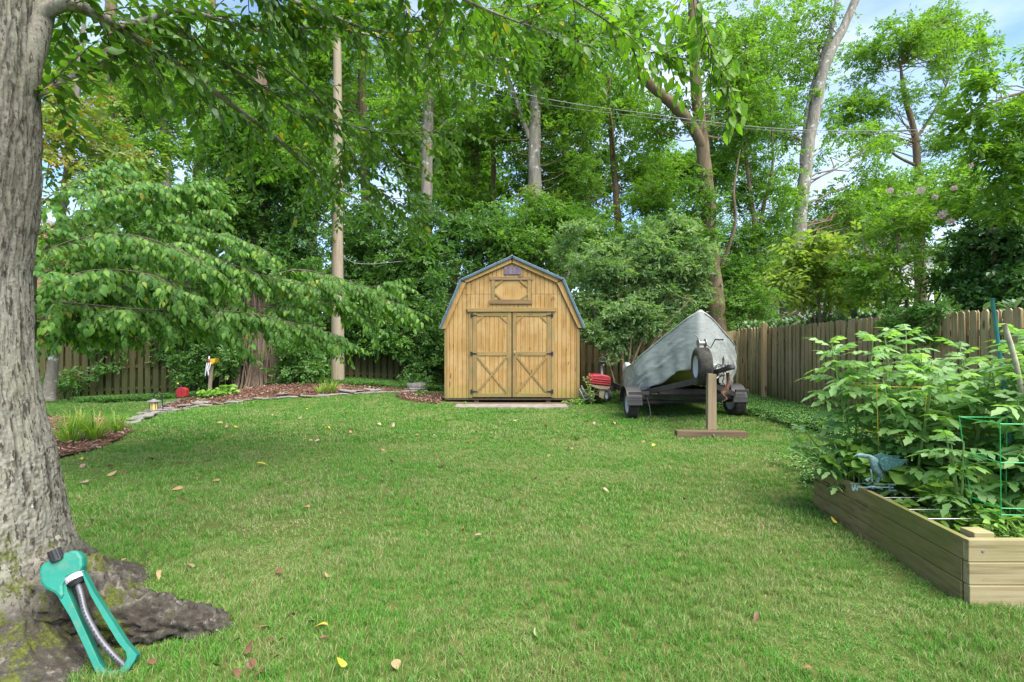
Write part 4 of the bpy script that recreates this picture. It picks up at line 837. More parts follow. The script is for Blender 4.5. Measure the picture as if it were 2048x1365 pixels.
# ------------------------------------------------------------------ weather vane
m = NT('verdigris'); n1 = m.noise(26, 5, .7); n2 = m.noise(90, 3, .7); m.bsdf(m.ramp(n1, [(.35, (.045, .11, .11)), (.55, (.13, .22, .225)), (.75, (.28, .36, .37))]), .6, .25, n2, .6, .004); M['verd'] = m.m
m = NT('verdigris_dark'); n1 = m.noise(60, 5, .8); m.bsdf(m.ramp(n1, [(.35, (.015, .06, .065)), (.6, (.06, .17, .16)), (.75, (.30, .38, .38))]), .6, .25, n1, .8, .006); M['verdd'] = m.m
WY = 3.62
def W(cx, cy, dy=0): return at(1540 + cx / 5.12, 880 + cy / 5.12, WY + dy)
gv = thing('weather_vane', (W(1055, 520).x, WY, .28), 'verdigris goose weather vane with letter arms standing in the raised bed', 'weather vane')
def vtube(pts, rad, segs=12, flat=1.0, dy=0):
    P = np.array([W(x, y, dy) for x, y in pts]); n = 28; Ps = smooth_path(P, n); R = np.interp(np.linspace(0, 1, n), np.linspace(0, 1, len(rad)), rad) / 5.12 / 1000 * WY
    V, F = tubes(Ps, R, segs); V[:, 1] = WY + dy + (V[:, 1] - WY - dy) * flat; b = MB(); b.add(V, F); o = 0; b.f.append(tuple(range(segs))); b.f.append(tuple(reversed(range((n - 1) * segs, n * segs)))); return b
vtube([(856, 172), (880, 162), (905, 158), (935, 160), (975, 168), (1010, 172), (1050, 200), (1075, 240), (1095, 290), (1120, 335), (1140, 370), (1150, 405)], [3, 10, 16, 24, 20, 22, 34, 52, 58, 42, 22, 7], flat=.55).build('goose_body', M['verd'], gv, smooth=True)
def wing(dy, th, sc=1):
    out_ = [(1085, 225), (1100, 190), (1150, 165), (1190, 168), (1250, 185), (1310, 190), (1378, 192), (1350, 215), (1330, 240), (1290, 268), (1240, 272), (1205, 290), (1160, 310), (1120, 300)]
    P = [W(x, y + (0 if sc == 1 else -18)) for x, y in out_]; b = MB(); b.prism([(p.x, p.z) for p in P], WY + dy - th, WY + dy + th); return b
wing(-.03, .005).build('wing', M['verdd'], gv, bevel=.002); wing(.03, .005, .9).build('wing', M['verdd'], gv, bevel=.002)
for k, (P, dy) in enumerate((([(1030, 300), (1036, 350), (1040, 400), (1045, 430)], -.01), ([(1105, 340), (1100, 385), (1085, 420), (1090, 440)], .01))):
    vtube(P, [9, 9, 8, 10], 8, 1, dy).build('leg', M['verd'], gv, smooth=True)
for P in ([(1020, 380), (1000, 392), (965, 405), (985, 428), (1010, 405)], [(1085, 400), (1110, 375), (1112, 410), (1095, 438), (1078, 436)]):
    q_ = [W(*p) for p in P]; b = MB(); b.prism([(p.x, p.z) for p in q_], WY - .012, WY - .004); b.build('webbed_foot', M['verd'], gv)
vtube([(1050, 430), (1052, 480), (1060, 700)], [11, 9, 9], 10).build('rod', M['iron'], gv, smooth=True)
c_ = W(1052, 486); b = MB(); s5 = WY / 5120
b.lathe([(0, -18 * s5), (26 * s5, -16 * s5), (34 * s5, 0), (26 * s5, 16 * s5), (0, 18 * s5)], tuple(c_), 'z', 16); b.build('hub', M['verd'], gv, smooth=True)
for (x0, x1) in ((1052, 905), (1052, 1215)): vtube([(x0, 486), ((x0 + x1) / 2, 488), (x1, 488)], [16, 7, 6], 8).build('arm', M['verd'], gv, smooth=True)
b = MB(); b.tube([tuple(W(880, 444, .12)), tuple(W(1052, 452)), tuple(W(1225, 455, -.08))], 3 * s5, 6); b.tube([(c_.x - .02, WY - .12, c_.z + .02), (c_.x, WY, c_.z), (c_.x + .02, WY + .12, c_.z)], 6 * s5, 6); b.build('arm', M['verd'], gv)
def letter(strokes, wd, name):
    b = MB()
    for k, (p, q_) in enumerate(strokes):
        a, c2 = W(*p), W(*q_); b.bar((a.x, a.y - .001 * (k % 2), a.z), (c2.x, c2.y - .001 * (k % 2), c2.z), wd * s5, .009, up=(0, 1, 0))
    b.build(name, M['verd'], gv)
letter([((828, 456), (850, 520)), ((850, 520), (866, 470)), ((866, 470), (884, 520)), ((884, 520), (903, 456)), ((820, 458), (842, 458)), ((890, 458), (912, 458))], 14, 'letter_w')
letter([((1220, 458), (1220, 520)), ((1208, 459), (1285, 459)), ((1220, 489), (1262, 489)), ((1208, 519), (1290, 519))], 13, 'letter_e')

# ------------------------------------------------------------------ sprinkler
m = NT('sprinkler_green'); n1 = m.noise(4, 4); c_s = m.mix(m.ramp(m.noise(22, 6, .75), [(.5, (0, 0, 0)), (.72, (.7, .7, .7))]), m.ramp(n1, [(.3, (.006, .13, .095)), (.7, (.012, .20, .15))]), (.10, .16, .11)); m.bsdf(c_s, .55, 0, m.noise(90, 4), .2, .002, .35); M['sgrn'] = m.m
M['alu'] = plain('aluminium_tube', (.11, .11, .125), .5, .5, .15, 30); M['blackp'] = plain('black_plastic', (.018, .018, .02), .45); M['greyp'] = plain('grey_ring', (.42, .38, .44), .5)
def Sp(cx, cy, off=0):   # crop pixels (2.65 per photo pixel) onto the plane the sprinkler lies in, leaning back on the trunk
    px, py = cx / 2.65, 850 + cy / 2.65; dirv = Vector(((px - CX) / FPX, 1, (HY - py) / FPX)); A = Vector((-1.74, 2.17, 0)); nrm = Vector((.22, -.80, .40)).normalized(); O = Vector((0, 0, HC))
    t = (A - O).dot(nrm) / dirv.dot(nrm); return O + dirv * t + nrm * off
SN = Vector((.22, -.80, .40)).normalized()
base = Sp(650, 1310); spk = thing('lawn_sprinkler', tuple(base), 'teal plastic oscillating lawn sprinkler leaning against the big tree trunk', 'sprinkler')
def slab(pts, off0, off1, name, mat, bev=.006, inner=None, smooth=False):
    n = len(pts); A = [Sp(*p, off0) for p in pts]; B = [Sp(*p, off1) for p in pts]; b = MB()
    if inner is None: b.add(A + B, [tuple(range(n)), tuple(range(2 * n - 1, n - 1, -1))] + [(i, i + n, (i + 1) % n + n, (i + 1) % n) for i in range(n)])
    else:
        C = [Sp(*p, off0) for p in inner]; D = [Sp(*p, off1) for p in inner]; F = []
        for i in range(n):
            j = (i + 1) % n; F += [(i, i + n, j + n, j), (2 * n + i, 2 * n + j, 3 * n + j, 3 * n + i), (n + i, 3 * n + i, 3 * n + j, n + j), (i, j, 2 * n + j, 2 * n + i)]
        b.add(A + B + C + D, F)
    return b.build(name, mat, spk, bevel=bev)
# body: closed head and open frame
outer = [(462, 775), (520, 885), (600, 1010), (690, 1150), (748, 1215), (735, 1245), (700, 1300), (655, 1330), (600, 1348), (555, 1335), (530, 1300), (480, 1190), (400, 1020), (330, 905), (370, 840), (400, 800)]
innr = [(462, 800), (505, 905), (570, 1020), (645, 1145), (690, 1200), (695, 1232), (680, 1270), (650, 1295), (612, 1302), (580, 1290), (555, 1260), (505, 1150), (430, 985), (385, 885), (378, 835), (410, 815)]
slab(outer, .0, .045, 'frame', M['sgrn'], .005, innr)
head = [(240, 790), (246, 750), (290, 722), (360, 690), (415, 668), (445, 672), (468, 705), (470, 750), (455, 785), (420, 800), (385, 815), (368, 850), (372, 900), (355, 930), (320, 895), (270, 870), (246, 840)]
slab(head, .0, .055, 'head', M['sgrn'], .016)
c_ = Sp(425, 828, .03); ax = (Sp(440, 860, .03) - Sp(410, 795, .03)).normalized()
def coneb(a, b2, ra, rb, mat, name, segs=24):
    b = MB(); b.tube([a, a + (b2 - a) * .5, b2], [ra, (ra + rb) / 2, rb], segs); return b.build(name, mat, spk, smooth=False)
coneb(Sp(412, 800, .03), Sp(424, 826, .03), .036, .037, M['greyp'], 'dial'); coneb(Sp(424, 826, .03), Sp(434, 846, .03), .035, .024, M['blackp'], 'dial_collar')
b = MB(); 
for k in range(9): a_ = Sp(378 + k * 10.5, 842 - k * 5, .066 - .0012 * (k - 4) ** 2); b2_ = a_ + ax * .012; b.tube([a_, b2_], .0022, 5)
b.build('dial_marks', M['iron'], spk, kind='stuff')
tb = [(432, 850), (448, 885), (462, 930), (480, 990), (515, 1060), (560, 1135), (615, 1205), (655, 1250), (680, 1275)]
tp_ = smooth_path([Sp(*p, .03 + .02 * math.sin(PI * i / 8)) for i, p in enumerate(tb)], 40); MB().tube(tp_, .0115, 14).build('spray_tube', M['alu'], spk, smooth=True)
for k in range(22):
    i = 7 + k * 28 / 21; i0 = int(i); P = Vector(tp_[i0]) * (1 - (i - i0)) + Vector(tp_[i0 + 1]) * (i - i0); q_ = P + SN * .0105; MB().tube([q_, q_ + SN * .003], .0032, 8).build('nozzle', M['blackp'], spk)
b = MB(); a_, c2 = Sp(340, 722, .05), Sp(326, 668, .062); b.tube([a_, c2], .024, 16)
for k in range(12): an = k * PI / 6; u_ = (c2 - a_).normalized(); r1_ = u_.cross(SN).normalized(); r2_ = u_.cross(r1_); e_ = (r1_ * math.cos(an) + r2_ * math.sin(an)) * .023; b.tube([a_ + u_ * .006 + e_, c2 + e_], .003, 5)
b.build('hose_coupling', M['blackp'], spk)

# ------------------------------------------------------------------ things by the shed and the left fence
M['red'] = plain('red_plastic', (.26, .013, .02), .5, 0, .2); M['tan'] = plain('tan_plastic', (.28, .215, .14), .6, 0, .2)
def Q(cx, cy, Y): return at(850 + cx / 3.69, 480 + cy / 3.69, Y)       # shed crop
wg = thing('toy_wagon', (2.25, 11.95, 0), 'red and tan plastic pull wagon tipped up between shed and boat trailer', 'wagon')
WYY = 12.0
def wag(pts, y0, y1, nm, mt, bev=.01): P = [Q(*p, WYY) for p in pts]; b = MB(); b.prism([(p.x, p.z) for p in P][::-1], y0, y1); return b.build(nm, mt, wg, bevel=bev)
wag([(1222, 1010), (1240, 998), (1300, 995), (1355, 1005), (1372, 1020), (1370, 1068), (1362, 1082), (1225, 1066), (1218, 1040)], WYY, WYY + .55, 'tub', M['red'], .02)
for k in range(3): wag([(1226, 1020 + k * 16), (1366, 1034 + k * 16), (1366, 1041 + k * 16), (1226, 1027 + k * 16)], WYY - .018, WYY - .002, 'tub_rib', M['red'], .004)
wag([(1222, 1068), (1368, 1084), (1362, 1100), (1345, 1108), (1290, 1104), (1235, 1085)], WYY + .01, WYY + .5, 'wagon_base', M['tan'], .012)
wag([(1285, 1105), (1335, 1108), (1330, 1160), (1322, 1178), (1290, 1165)], WYY + .05, WYY + .2, 'steering_block', M['tan'], .01)
wt = wheel(wg, tuple(Q(1352, 1148, 11.9)), .135, .09, side=-1, rz=.25); wheel(wg, tuple(Q(1262, 1140, 12.35)), .12, .09, side=1)
b = MB(); b.tube([Q(1303, 1005, 12.2), Q(1300, 930, 12.2), Q(1300, 905, 12.2)], [.05, .045, .04], 10); b.build('pull_handle', M['blackp'], wg, smooth=True)
b = MB(); cc = Q(1309, 884, 12.2); b.tube([(cc.x + .085 * math.cos(a), cc.y, cc.z + .055 * math.sin(a)) for a in np.linspace(0, 2 * PI, 20)], .014, 8); b.build('handle_grip', M['blackp'], wg, smooth=True)
ld = thing('ladder', (1.8, 12.2, 0), 'short aluminium ladder leaning low against the right corner of the shed', 'ladder')
for p, q_ in (((1128, 1085), (1180, 1190)), ((1152, 1080), (1212, 1185))): MB().bar(Q(*p, 12.5), Q(*q_, 12.05), .022, .05).build('stile', M['steel'], ld)
for k in range(4): f_ = .15 + k * .25; a = Q(1128, 1085, 12.5).lerp(Q(1180, 1190, 12.05), f_); c2 = Q(1152, 1080, 12.5).lerp(Q(1212, 1185, 12.05), f_); MB().bar(a, c2, .02, .03).build('rung', M['steel'], ld)
def R8(cx, cy, Y): return at(270 + cx / 7.062, 680 + cy / 7.062, Y)     # left crop
gc = thing('fuel_can', tuple(R8(665, 810, 12.6)), 'bright red plastic fuel can on the mulch by the left fence', 'fuel can')
P = [R8(x, y, 12.6) for x, y in ((590, 720), (625, 675), (690, 672), (738, 700), (740, 790), (700, 812), (612, 815), (600, 770))]; b = MB(); b.prism([(p.x, p.z) for p in P][::-1], 12.55, 12.67); b.build('can', M['red'], gc, bevel=.01)
P = [R8(x, y, 12.585) for x, y in ((640, 700), (665, 690), (668, 805), (632, 808))]; b = MB(); b.prism([(p.x, p.z) for p in P][::-1], 12.53, 12.548); b.build('seam_rib', M['red'], gc, bevel=.004)
b = MB(); b.tube([R8(660, 672, 12.68), R8(645, 645, 12.68), R8(615, 630, 12.68)], .012, 8); b.build('spout', M['blackp'], gc); b = MB(); b.tube([R8(612, 628, 12.68), R8(598, 612, 12.68)], .02, 10); b.build('spout_cap', M['yellow'], gc)
b = MB(); b.tube([R8(615, 672, 12.7), R8(620, 645, 12.7), R8(640, 640, 12.7), R8(650, 668, 12.7)], .012, 8); b.build('grip', M['blackp'], gc)
# lantern on a shepherd hook
lt = thing('garden_lantern', tuple(R8(265, 1000, 11.3)), 'tan glass garden lantern with a grey cap hanging from a black hook', 'lantern')
sc = 11.3 / 7062; lc = R8(265, 930, 11.3); M['greycap'] = plain('grey_cap', (.17, .16, .165), .7); 
m = NT('amber_glass'); m.bsdf((.62, .47, .16), .25, 0, m.noise(40), .2, .003); M['amber'] = m.m
b = MB(); b.lathe([(0, 95 * sc), (20 * sc, 95 * sc), (30 * sc, 80 * sc), (78 * sc, 70 * sc), (84 * sc, 58 * sc), (60 * sc, 48 * sc), (0, 48 * sc)], tuple(lc), 'z', 28); b.build('cap', M['greycap'], lt)
b = MB(); b.lathe([(0, -52 * sc), (75 * sc, -52 * sc), (75 * sc, -66 * sc), (0, -66 * sc)], tuple(lc), 'z', 28); b.build('tray', M['greycap'], lt)
b = MB(); b.lathe([(44 * sc, -52 * sc), (46 * sc, 0), (44 * sc, 50 * sc)], tuple(lc), 'z', 20); b.build('glass', M['amber'], lt, smooth=True)
for k in range(8): a = k * PI / 4 + .2; MB().tube([(lc.x + 50 * sc * math.cos(a), lc.y + 50 * sc * math.sin(a), lc.z - 52 * sc), (lc.x + 50 * sc * math.cos(a), lc.y + 50 * sc * math.sin(a), lc.z + 52 * sc)], 3.2 * sc, 6).build('bar', M['iron'], lt)
hk = MB().tube(smooth_path([R8(265, 830, 11.3), R8(262, 800, 11.3), R8(285, 755, 11.3), R8(325, 740, 11.3), R8(362, 765, 11.3), R8(385, 850, 11.32), R8(395, 1010, 11.35)], 30), .011, 8).build('shepherd_hook', M['iron'], None, smooth=True, origin=R8(395, 1010, 11.35)); tag(hk, 'black curved iron hook the lantern hangs from', 'hook')
# post with feeder and white glove
fp = thing('bird_feeder', tuple(R8(1055, 700, 13.4)), 'leaning grey post with yellow feeder tray and white cloth tied on', 'bird feeder')
MB().bar(R8(1055, 710, 13.4), R8(1085, 355, 13.4), .07, .06, up=(0, 1, 0)).build('post', M['pole'], fp)
P = [R8(x, y, 13.4) for x, y in ((1060, 300), (1100, 268), (1168, 268), (1150, 320), (1120, 348), (1068, 340))]; b = MB(); b.prism([(p.x, p.z) for p in P][::-1], 13.3, 13.5); b.build('tray', M['yellow'], fp, bevel=.006)
V, F = blob(R8(1047, 300, 13.32), (.05, .05, .055), 5, 10, .2); link('red_cap', npmesh('red_cap', V - np.array(WL[fp.name]), F, smooth=True), plain('dark_red', (.16, .02, .03), .6), fp)
M['white'] = plain('white_cloth', (.62, .63, .66), .8, 0, .15)
V, F = blob(R8(1048, 262, 13.32), (.02, .02, .05), 6, 8, .3); link('white_knob', npmesh('white_knob', V - np.array(WL[fp.name]), F, smooth=True), M['white'], fp)
cl = np.array([[R8(1008 + 52 * u + 8 * math.sin(v * 7) * u - 24 * v, 325 + (150 + 45 * math.sin(u * 9)) * v, 13.3 - .04 * math.sin(u * 14)) for v in np.linspace(0, 1, 14)] for u in np.linspace(0, 1, 20)])
i_, j_ = np.meshgrid(np.arange(19), np.arange(13), indexing='ij'); bb = (i_ * 14 + j_).ravel(); o = link('cloth', npmesh('cloth', cl.reshape(-1, 3) - np.array(WL[fp.name]), np.stack([bb, bb + 1, bb + 15, bb + 14], -1), smooth=True), M['white'], fp); o.modifiers.new('thick', 'SOLIDIFY').thickness = .01

# ------------------------------------------------------------------ stones round the mulch
m = NT('flagstone'); n1 = m.noise(9, 6, .7); r_ = m.rand(); c = m.ramp(n1, [(.3, (.09, .085, .078)), (.5, (.17, .165, .155)), (.75, (.27, .26, .24))]); c = m.mix(m.math('MULTIPLY', r_, .45), c, (.24, .21, .16)); m.bsdf(c, .9, 0, n1, .8, .01, .2); M['stone'] = m.m
def stone_mesh(seed, rough=.25):
    r = random.Random(seed); n = 9; P = []
    for k in range(n): a = 2 * PI * k / n + r.uniform(-.2, .2); q = r.uniform(.75, 1.1); P.append((q * math.cos(a), q * math.sin(a) * .62))
    V = [(x, y, 0) for x, y in P] + [(x * 1.03, y * 1.03, .09) for x, y in P] + [(x * .93, y * .92, .13 + r.uniform(-.01, .015)) for x, y in P]; F = [tuple(reversed(range(n)))] + [(k * n + i, k * n + (i + 1) % n, (k + 1) * n + (i + 1) % n, (k + 1) * n + i) for k in (0, 1) for i in range(n)] + [tuple(range(2 * n, 3 * n))]
    me = bpy.data.meshes.new('edging_stone'); me.from_pydata(V, [], F); me.update(); me.materials.append(M['stone']); return me
sms = [stone_mesh(k) for k in range(7)]
edge = smooth_path([gpt(px, py) + (0,) for px, py in ((250, 850), (284, 838), (305, 832), (340, 825), (380, 817), (440, 809), (520, 801), (600, 795), (680, 791), (740, 788), (800, 786), (845, 784))], 54)
for k, p in enumerate(edge):
    for lay in range(1 + (random.random() < .35 or k < 9)):
        q = Vector(p) + Vector((random.gauss(0, .05), random.gauss(0, .05) + lay * .16, 0)); s = random.uniform(.13, .24); d_ = edge[min(k + 1, 53)] - edge[max(k - 1, 0)]
        o = link('edging_stone', sms[random.randrange(7)], None, None, (q.x, q.y, float(gz(q.x, q.y)) + .015 + lay * .05), (random.gauss(0, .06), random.gauss(0, .06), math.atan2(d_[1], d_[0]) + random.gauss(0, .25)), (s, s, s * random.uniform(.8, 1.5)))
        tag(o, 'flat grey flagstone edging the mulch bed ' + ['at its left end by the lantern', 'in front of the red fuel can', 'in front of the bright hosta', 'in front of the ivy tree trunk', 'near the foot of the utility pole', 'at its right end towards the shed'][min(5, k // 9)], 'stone', 'flagstones edging the mulch bed')
for k in range(9):   # rubble along the pit side
    q = gpt(290 + k * 9 + random.uniform(-4, 4), 829 - k * 3.4); s = random.uniform(.14, .24); o = link('edging_stone', sms[k % 7], None, None, (q[0], q[1], float(gz(*q)) + .02), (random.gauss(0, .1), .1, random.uniform(0, 3)), (s, s, s)); tag(o, 'grey stone in the short run climbing from the lantern to the fuel can', 'stone', 'stones beside the lantern')
o = link('rock', sms[2], None, None, (-2.85, 14.9, float(gz(-2.85, 14.9))), (0, 0, .4), (.3, .35, 1.9)); tag(o, 'single dark rounded rock near the fence left of the shed', 'rock')

# ------------------------------------------------------------------ fallen leaves
M['fl'] = []
for nm, c in (('yellow', (.42, .33, .035)), ('tan', (.30, .18, .09)), ('brown', (.12, .055, .03)), ('pink', (.32, .19, .15)), ('pale', (.38, .32, .17))): M['fl'].append((nm, plain('fallen_' + nm, c, .6, 0, .25, 60)))
flm = []
for k in range(4):
    tv = tri_leaf([.25, -.3, .1, .45][k], [.34, .28, .42, .2][k], fold=[.25, -.2, .1, .3][k])
    flm.append(tv)
fmesh = {}
spots = [(160, 921, 0), (318, 921, 4), (212, 937, 4), (513, 935, 0), (168, 932, 3), (213, 954, 1), (173, 969, 3), (250, 945, 2), (176, 1048, 4), (289, 1119, 4), (376, 1138, 3), (318, 1152, 1), (253, 1128, 1), (233, 1163, 0), (610, 1022, 1), (925, 1068, 1), (963, 1081, 3), (660, 1165, 1), (552, 1152, 2), (1130, 960, 1), (1076, 959, 2), (790, 930, 3), (879, 939, 2), (1206, 981, 4), (1101, 914, 1), (1145, 900, 3), (1160, 882, 4), (1220, 866, 0), (1308, 893, 0), (1095, 860, 1), (1170, 846, 3), (1190, 850, 3), (1225, 850, 3), (650, 941, 3), (620, 883, 1), (655, 858, 0), (545, 832, 1), (596, 842, 3), (437, 970, 1), (580, 972, 4), (470, 858, 0), (450, 862, 1), (446, 852, 1), (548, 880, 2), (640, 885, 3), (700, 868, 1), (703, 862, 3), (730, 834, 0), (755, 850, 4), (786, 856, 3), (838, 872, 1), (868, 872, 3), (612, 820, 0), (690, 832, 1), (300, 920, 1), (1516, 1240, 2), (1622, 1352, 1), (1675, 1055, 0), (1290, 888, 1), (1310, 846, 3), (1655, 1030, 2), (1370, 1005, 2), (1000, 1005, 2), (868, 915, 2), (938, 888, 1), (425, 900, 1), (365, 985, 1), (1256, 1100, 2), (655, 1265, 0), (1075, 1290, 4), (520, 1268, 1), (570, 1292, 1), (500, 1335, 2), (695, 1345, 0), (790, 1335, 1), (915, 1320, 2), (1150, 805 + 35, 3), (1165, 822, 2), (1030, 845, 4), (985, 870, 1), (760, 905, 1)]
names = ['pale yellow', 'tan', 'dark brown', 'pinkish', 'cream coloured']
for k, (px, py, ci) in enumerate(spots):
    q = gp(px, py); v = k % 4; key = (v, ci)
    if key not in fmesh: me = npmesh('fallen_leaf', *flm[v][:2], smooth=True); me.materials.append(M['fl'][ci][1]); fmesh[key] = me
    s = random.uniform(.045, .068) * (1.0 if py > 1000 else 1.5); z = float(gz(*q)) + .035
    o = link('fallen_leaf', fmesh[key], None, None, (q[0], q[1], z), (random.gauss(0, .25), random.gauss(0, .3), random.uniform(0, 6.28)), s)
    near = 'near the camera' if py > 1050 else ('in the middle of the lawn' if py > 900 else 'at the far end of the lawn')
    side = 'left' if px < 800 else ('right' if px > 1250 else 'centre')
    tag(o, 'curled %s dead leaf %s, %s side' % (names[ci], near, side) if side != 'centre' else 'curled %s dead leaf lying on the grass %s' % (names[ci], near), 'fallen leaf', 'dead leaves on the lawn')

for k, (px, py) in enumerate(((505, 1340), (488, 1322), (530, 1350), (560, 1325), (470, 1352), (545, 1300), (615, 1255), (480, 1290), (590, 1240), (450, 1340), (300, 1335), (640, 1290))):
    q = gpt(px, py); key = (k % 4, 2)
    if key not in fmesh: me = npmesh('fallen_leaf', *flm[k % 4][:2], smooth=True); me.materials.append(M['fl'][2][1]); fmesh[key] = me
    o = link('fallen_leaf', fmesh[key], None, None, (q[0], q[1], float(gz(*q)) + .03), (random.gauss(0, .4), random.gauss(0, .4), random.uniform(0, 6.28)), random.uniform(.035, .06)); tag(o, 'crumpled dark brown dead leaf in the litter just right of the big root', 'fallen leaf', 'crumpled leaves by the root')

# ------------------------------------------------------------------ the big tree at the left edge
TCX, TCY = -2.66, 2.4
bt = thing('shade_tree', (TCX, TCY, 0), 'huge grey barked shade tree at the left edge with spreading roots and leafy boughs overhead', 'tree')
nzv, ntv = 340, 220
# finer vertex spacing on the side that faces the lawn
zz = np.concatenate([np.linspace(-.05, .9, 190), np.linspace(.905, 4.2, nzv - 190)]); th = np.linspace(-PI, PI, ntv, endpoint=False)
th = th + .55 * np.sin(th + .35) * -1; th = np.sort(th)
Zg, Tg = np.meshgrid(zz, th, indexing='ij')
rb = np.interp(Zg, [-.05, 0, .10, .18, .33, .43, .63, .88, 1.13, 1.35, 1.75, 1.85, 2.1, 2.45, 2.8, 4.2], [.66, .62, .54, .49, .43, .405, .385, .352, .305, .272, .258, .270, .288, .300, .285, .22])
for a0, A, wdt, hh in ((-.75, .46, .45, .17), (.06, .30, .16, .13), (-1.7, .30, .35, .2), (1.2, .25, .4, .2), (2.5, .3, .4, .2), (-.32, .12, .2, .28)):
    da = np.angle(np.exp(1j * (Tg - a0))); rb = rb + A * np.exp(-(da / wdt) ** 2) * np.exp(-np.maximum(Zg, 0) / hh)
rb = rb * (1 + .05 * (fbm(np.stack([np.cos(Tg) * 1.3, np.sin(Tg) * 1.3, Zg * .8], -1), 3) - .5) * 2)
pc = np.stack([np.cos(Tg) * 3.4, np.sin(Tg) * 3.4, Zg * 2.4], -1); warp = (fbm(pc * .8, 3)[..., None] - .5) * 1.6
f1 = 1 - np.abs(2 * fbm(pc * np.array([2.4, 2.4, 1.1]) + warp * 1.3, 4) - 1); f2 = 1 - np.abs(2 * fbm(pc * np.array([6.0, 6.0, 4.2]) + warp * 3, 4) - 1); f3 = fbm(np.stack([np.cos(Tg) * 30, np.sin(Tg) * 30, Zg * 70], -1), 3) - .5
brk = sm(.42, .6, fbm(pc * 2.2 + 9, 3)); crk = np.clip((f1 - .88) / .12, 0, 1) * brk; crk2 = np.clip((f2 - .86) / .14, 0, 1) * (1 - .5 * brk)
up_ = sm(.25, .8, Zg); disp = -.016 * crk - .008 * crk2 + .006 * f3 * 2 + .008 * (fbm(pc * 2.0, 3) - .5) * 2
rough_z = sm(1.75, 1.95, Zg) * (1 - sm(2.9, 3.3, Zg)); side_ = np.exp(-((np.angle(np.exp(1j * (Tg + .35)))) / .7) ** 2)
disp += rough_z * side_ * (.06 * (fbm(pc * 3.1, 5) - .45))
low_ = 1 - sm(.1, .5, Zg); disp += low_ * (.035 * (fbm(pc * 1.9, 4) - .5) + .028 * (fbm(pc * 5.5, 4) - .5) - .022 * np.clip((1 - np.abs(2 * fbm(np.stack([np.cos(Tg) * 9, np.sin(Tg) * 9, Zg * 4], -1), 3) - 1) - .82) / .18, 0, 1))
rr = rb + disp; V = np.stack([np.cos(Tg) * rr, np.sin(Tg) * rr, Zg], -1)
i_, j_ = np.meshgrid(np.arange(nzv - 1), np.arange(ntv), indexing='ij'); b = i_ * ntv + j_; b2 = i_ * ntv + (j_ + 1) % ntv; F = np.stack([b, b2, b2 + ntv, b + ntv], -1).reshape(-1, 4)
m = NT('shade_tree_bark'); at1 = m.n('ShaderNodeAttribute'); at1.attribute_name = 'crack'; h = m.noise(55, 6, .75); p = m.noise(4, 5, .65); q_ = m.noise(20, 5, .7)
posz = m.n('ShaderNodeSeparateXYZ'); m.l(m.n('ShaderNodeNewGeometry').outputs['Position'], posz.inputs[0]); Z_ = posz.outputs[2]
col = m.ramp(h, [(.30, (.08, .07, .056)), (.44, (.22, .20, .168)), (.66, (.36, .34, .295))]); col = m.mix(m.math('MULTIPLY', q_, .75), col, (.20, .182, .148))
col = m.mix(m.ramp(p, [(.40, (0, 0, 0)), (.66, (.7, .7, .7))]), col, (.20, .205, .15))
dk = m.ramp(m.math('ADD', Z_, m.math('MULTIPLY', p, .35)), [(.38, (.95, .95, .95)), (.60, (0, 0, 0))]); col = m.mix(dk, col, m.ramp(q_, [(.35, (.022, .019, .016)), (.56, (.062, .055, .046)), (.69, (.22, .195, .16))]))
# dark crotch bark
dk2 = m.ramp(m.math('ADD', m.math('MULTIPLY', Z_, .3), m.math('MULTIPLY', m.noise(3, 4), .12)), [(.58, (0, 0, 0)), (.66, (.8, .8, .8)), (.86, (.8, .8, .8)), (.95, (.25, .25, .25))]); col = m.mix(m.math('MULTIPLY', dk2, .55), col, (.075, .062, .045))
tk = m.noise(1.0, 4, .65, stretch=(52, 52, 13)); col = m.mix(m.ramp(tk, [(.55, (0, 0, 0)), (.61, (.92, .92, .92))]), col, (.045, .036, .028)); col = m.mix(at1.outputs['Fac'], col, (.035, .028, .02))
mz = m.ramp(m.noise(2.6, 5, .75, stretch=(1.6, 1.6, .8)), [(.55, (0, 0, 0)), (.61, (.9, .9, .9))]); ml = m.ramp(Z_, [(.0, (1, 1, 1)), (.27, (1, 1, 1)), (.40, (.0, .0, .0))])
mzz = m.math('MULTIPLY', mz, m.math('ADD', m.ramp(m.math('MULTIPLY', Z_, .5), [(.0, (1, 1, 1)), (.5, (.9, .9, .9)), (.62, (.1, .1, .1))]), 0)); mc = m.ramp(m.noise(60, 4, .8), [(.35, (.03, .036, .008)), (.65, (.12, .14, .022))]); col = m.mix(mzz, col, mc)
v_ = m.noise(15, 6, .7, stretch=(1, 1, .6)); col = m.mix(m.ramp(v_, [(.695, (0, 0, 0)), (.71, (.9, .9, .9))]), col, (.55, .57, .56))
m.bsdf(col, .92, 0, m.math('ADD', h, q_), .9, .012, .2); M['bigbark'] = m.m
me = npmesh('trunk', V, F, smooth=True) if False else npmesh('trunk', V.reshape(-1, 3), F, smooth=True)
ca = np.clip(crk * .95 + crk2 * .45, 0, 1); me.attributes.new('crack', 'FLOAT', 'POINT').data.foreach_set('value', ca.ravel().astype(np.float32)); link('trunk', me, M['bigbark'], bt)
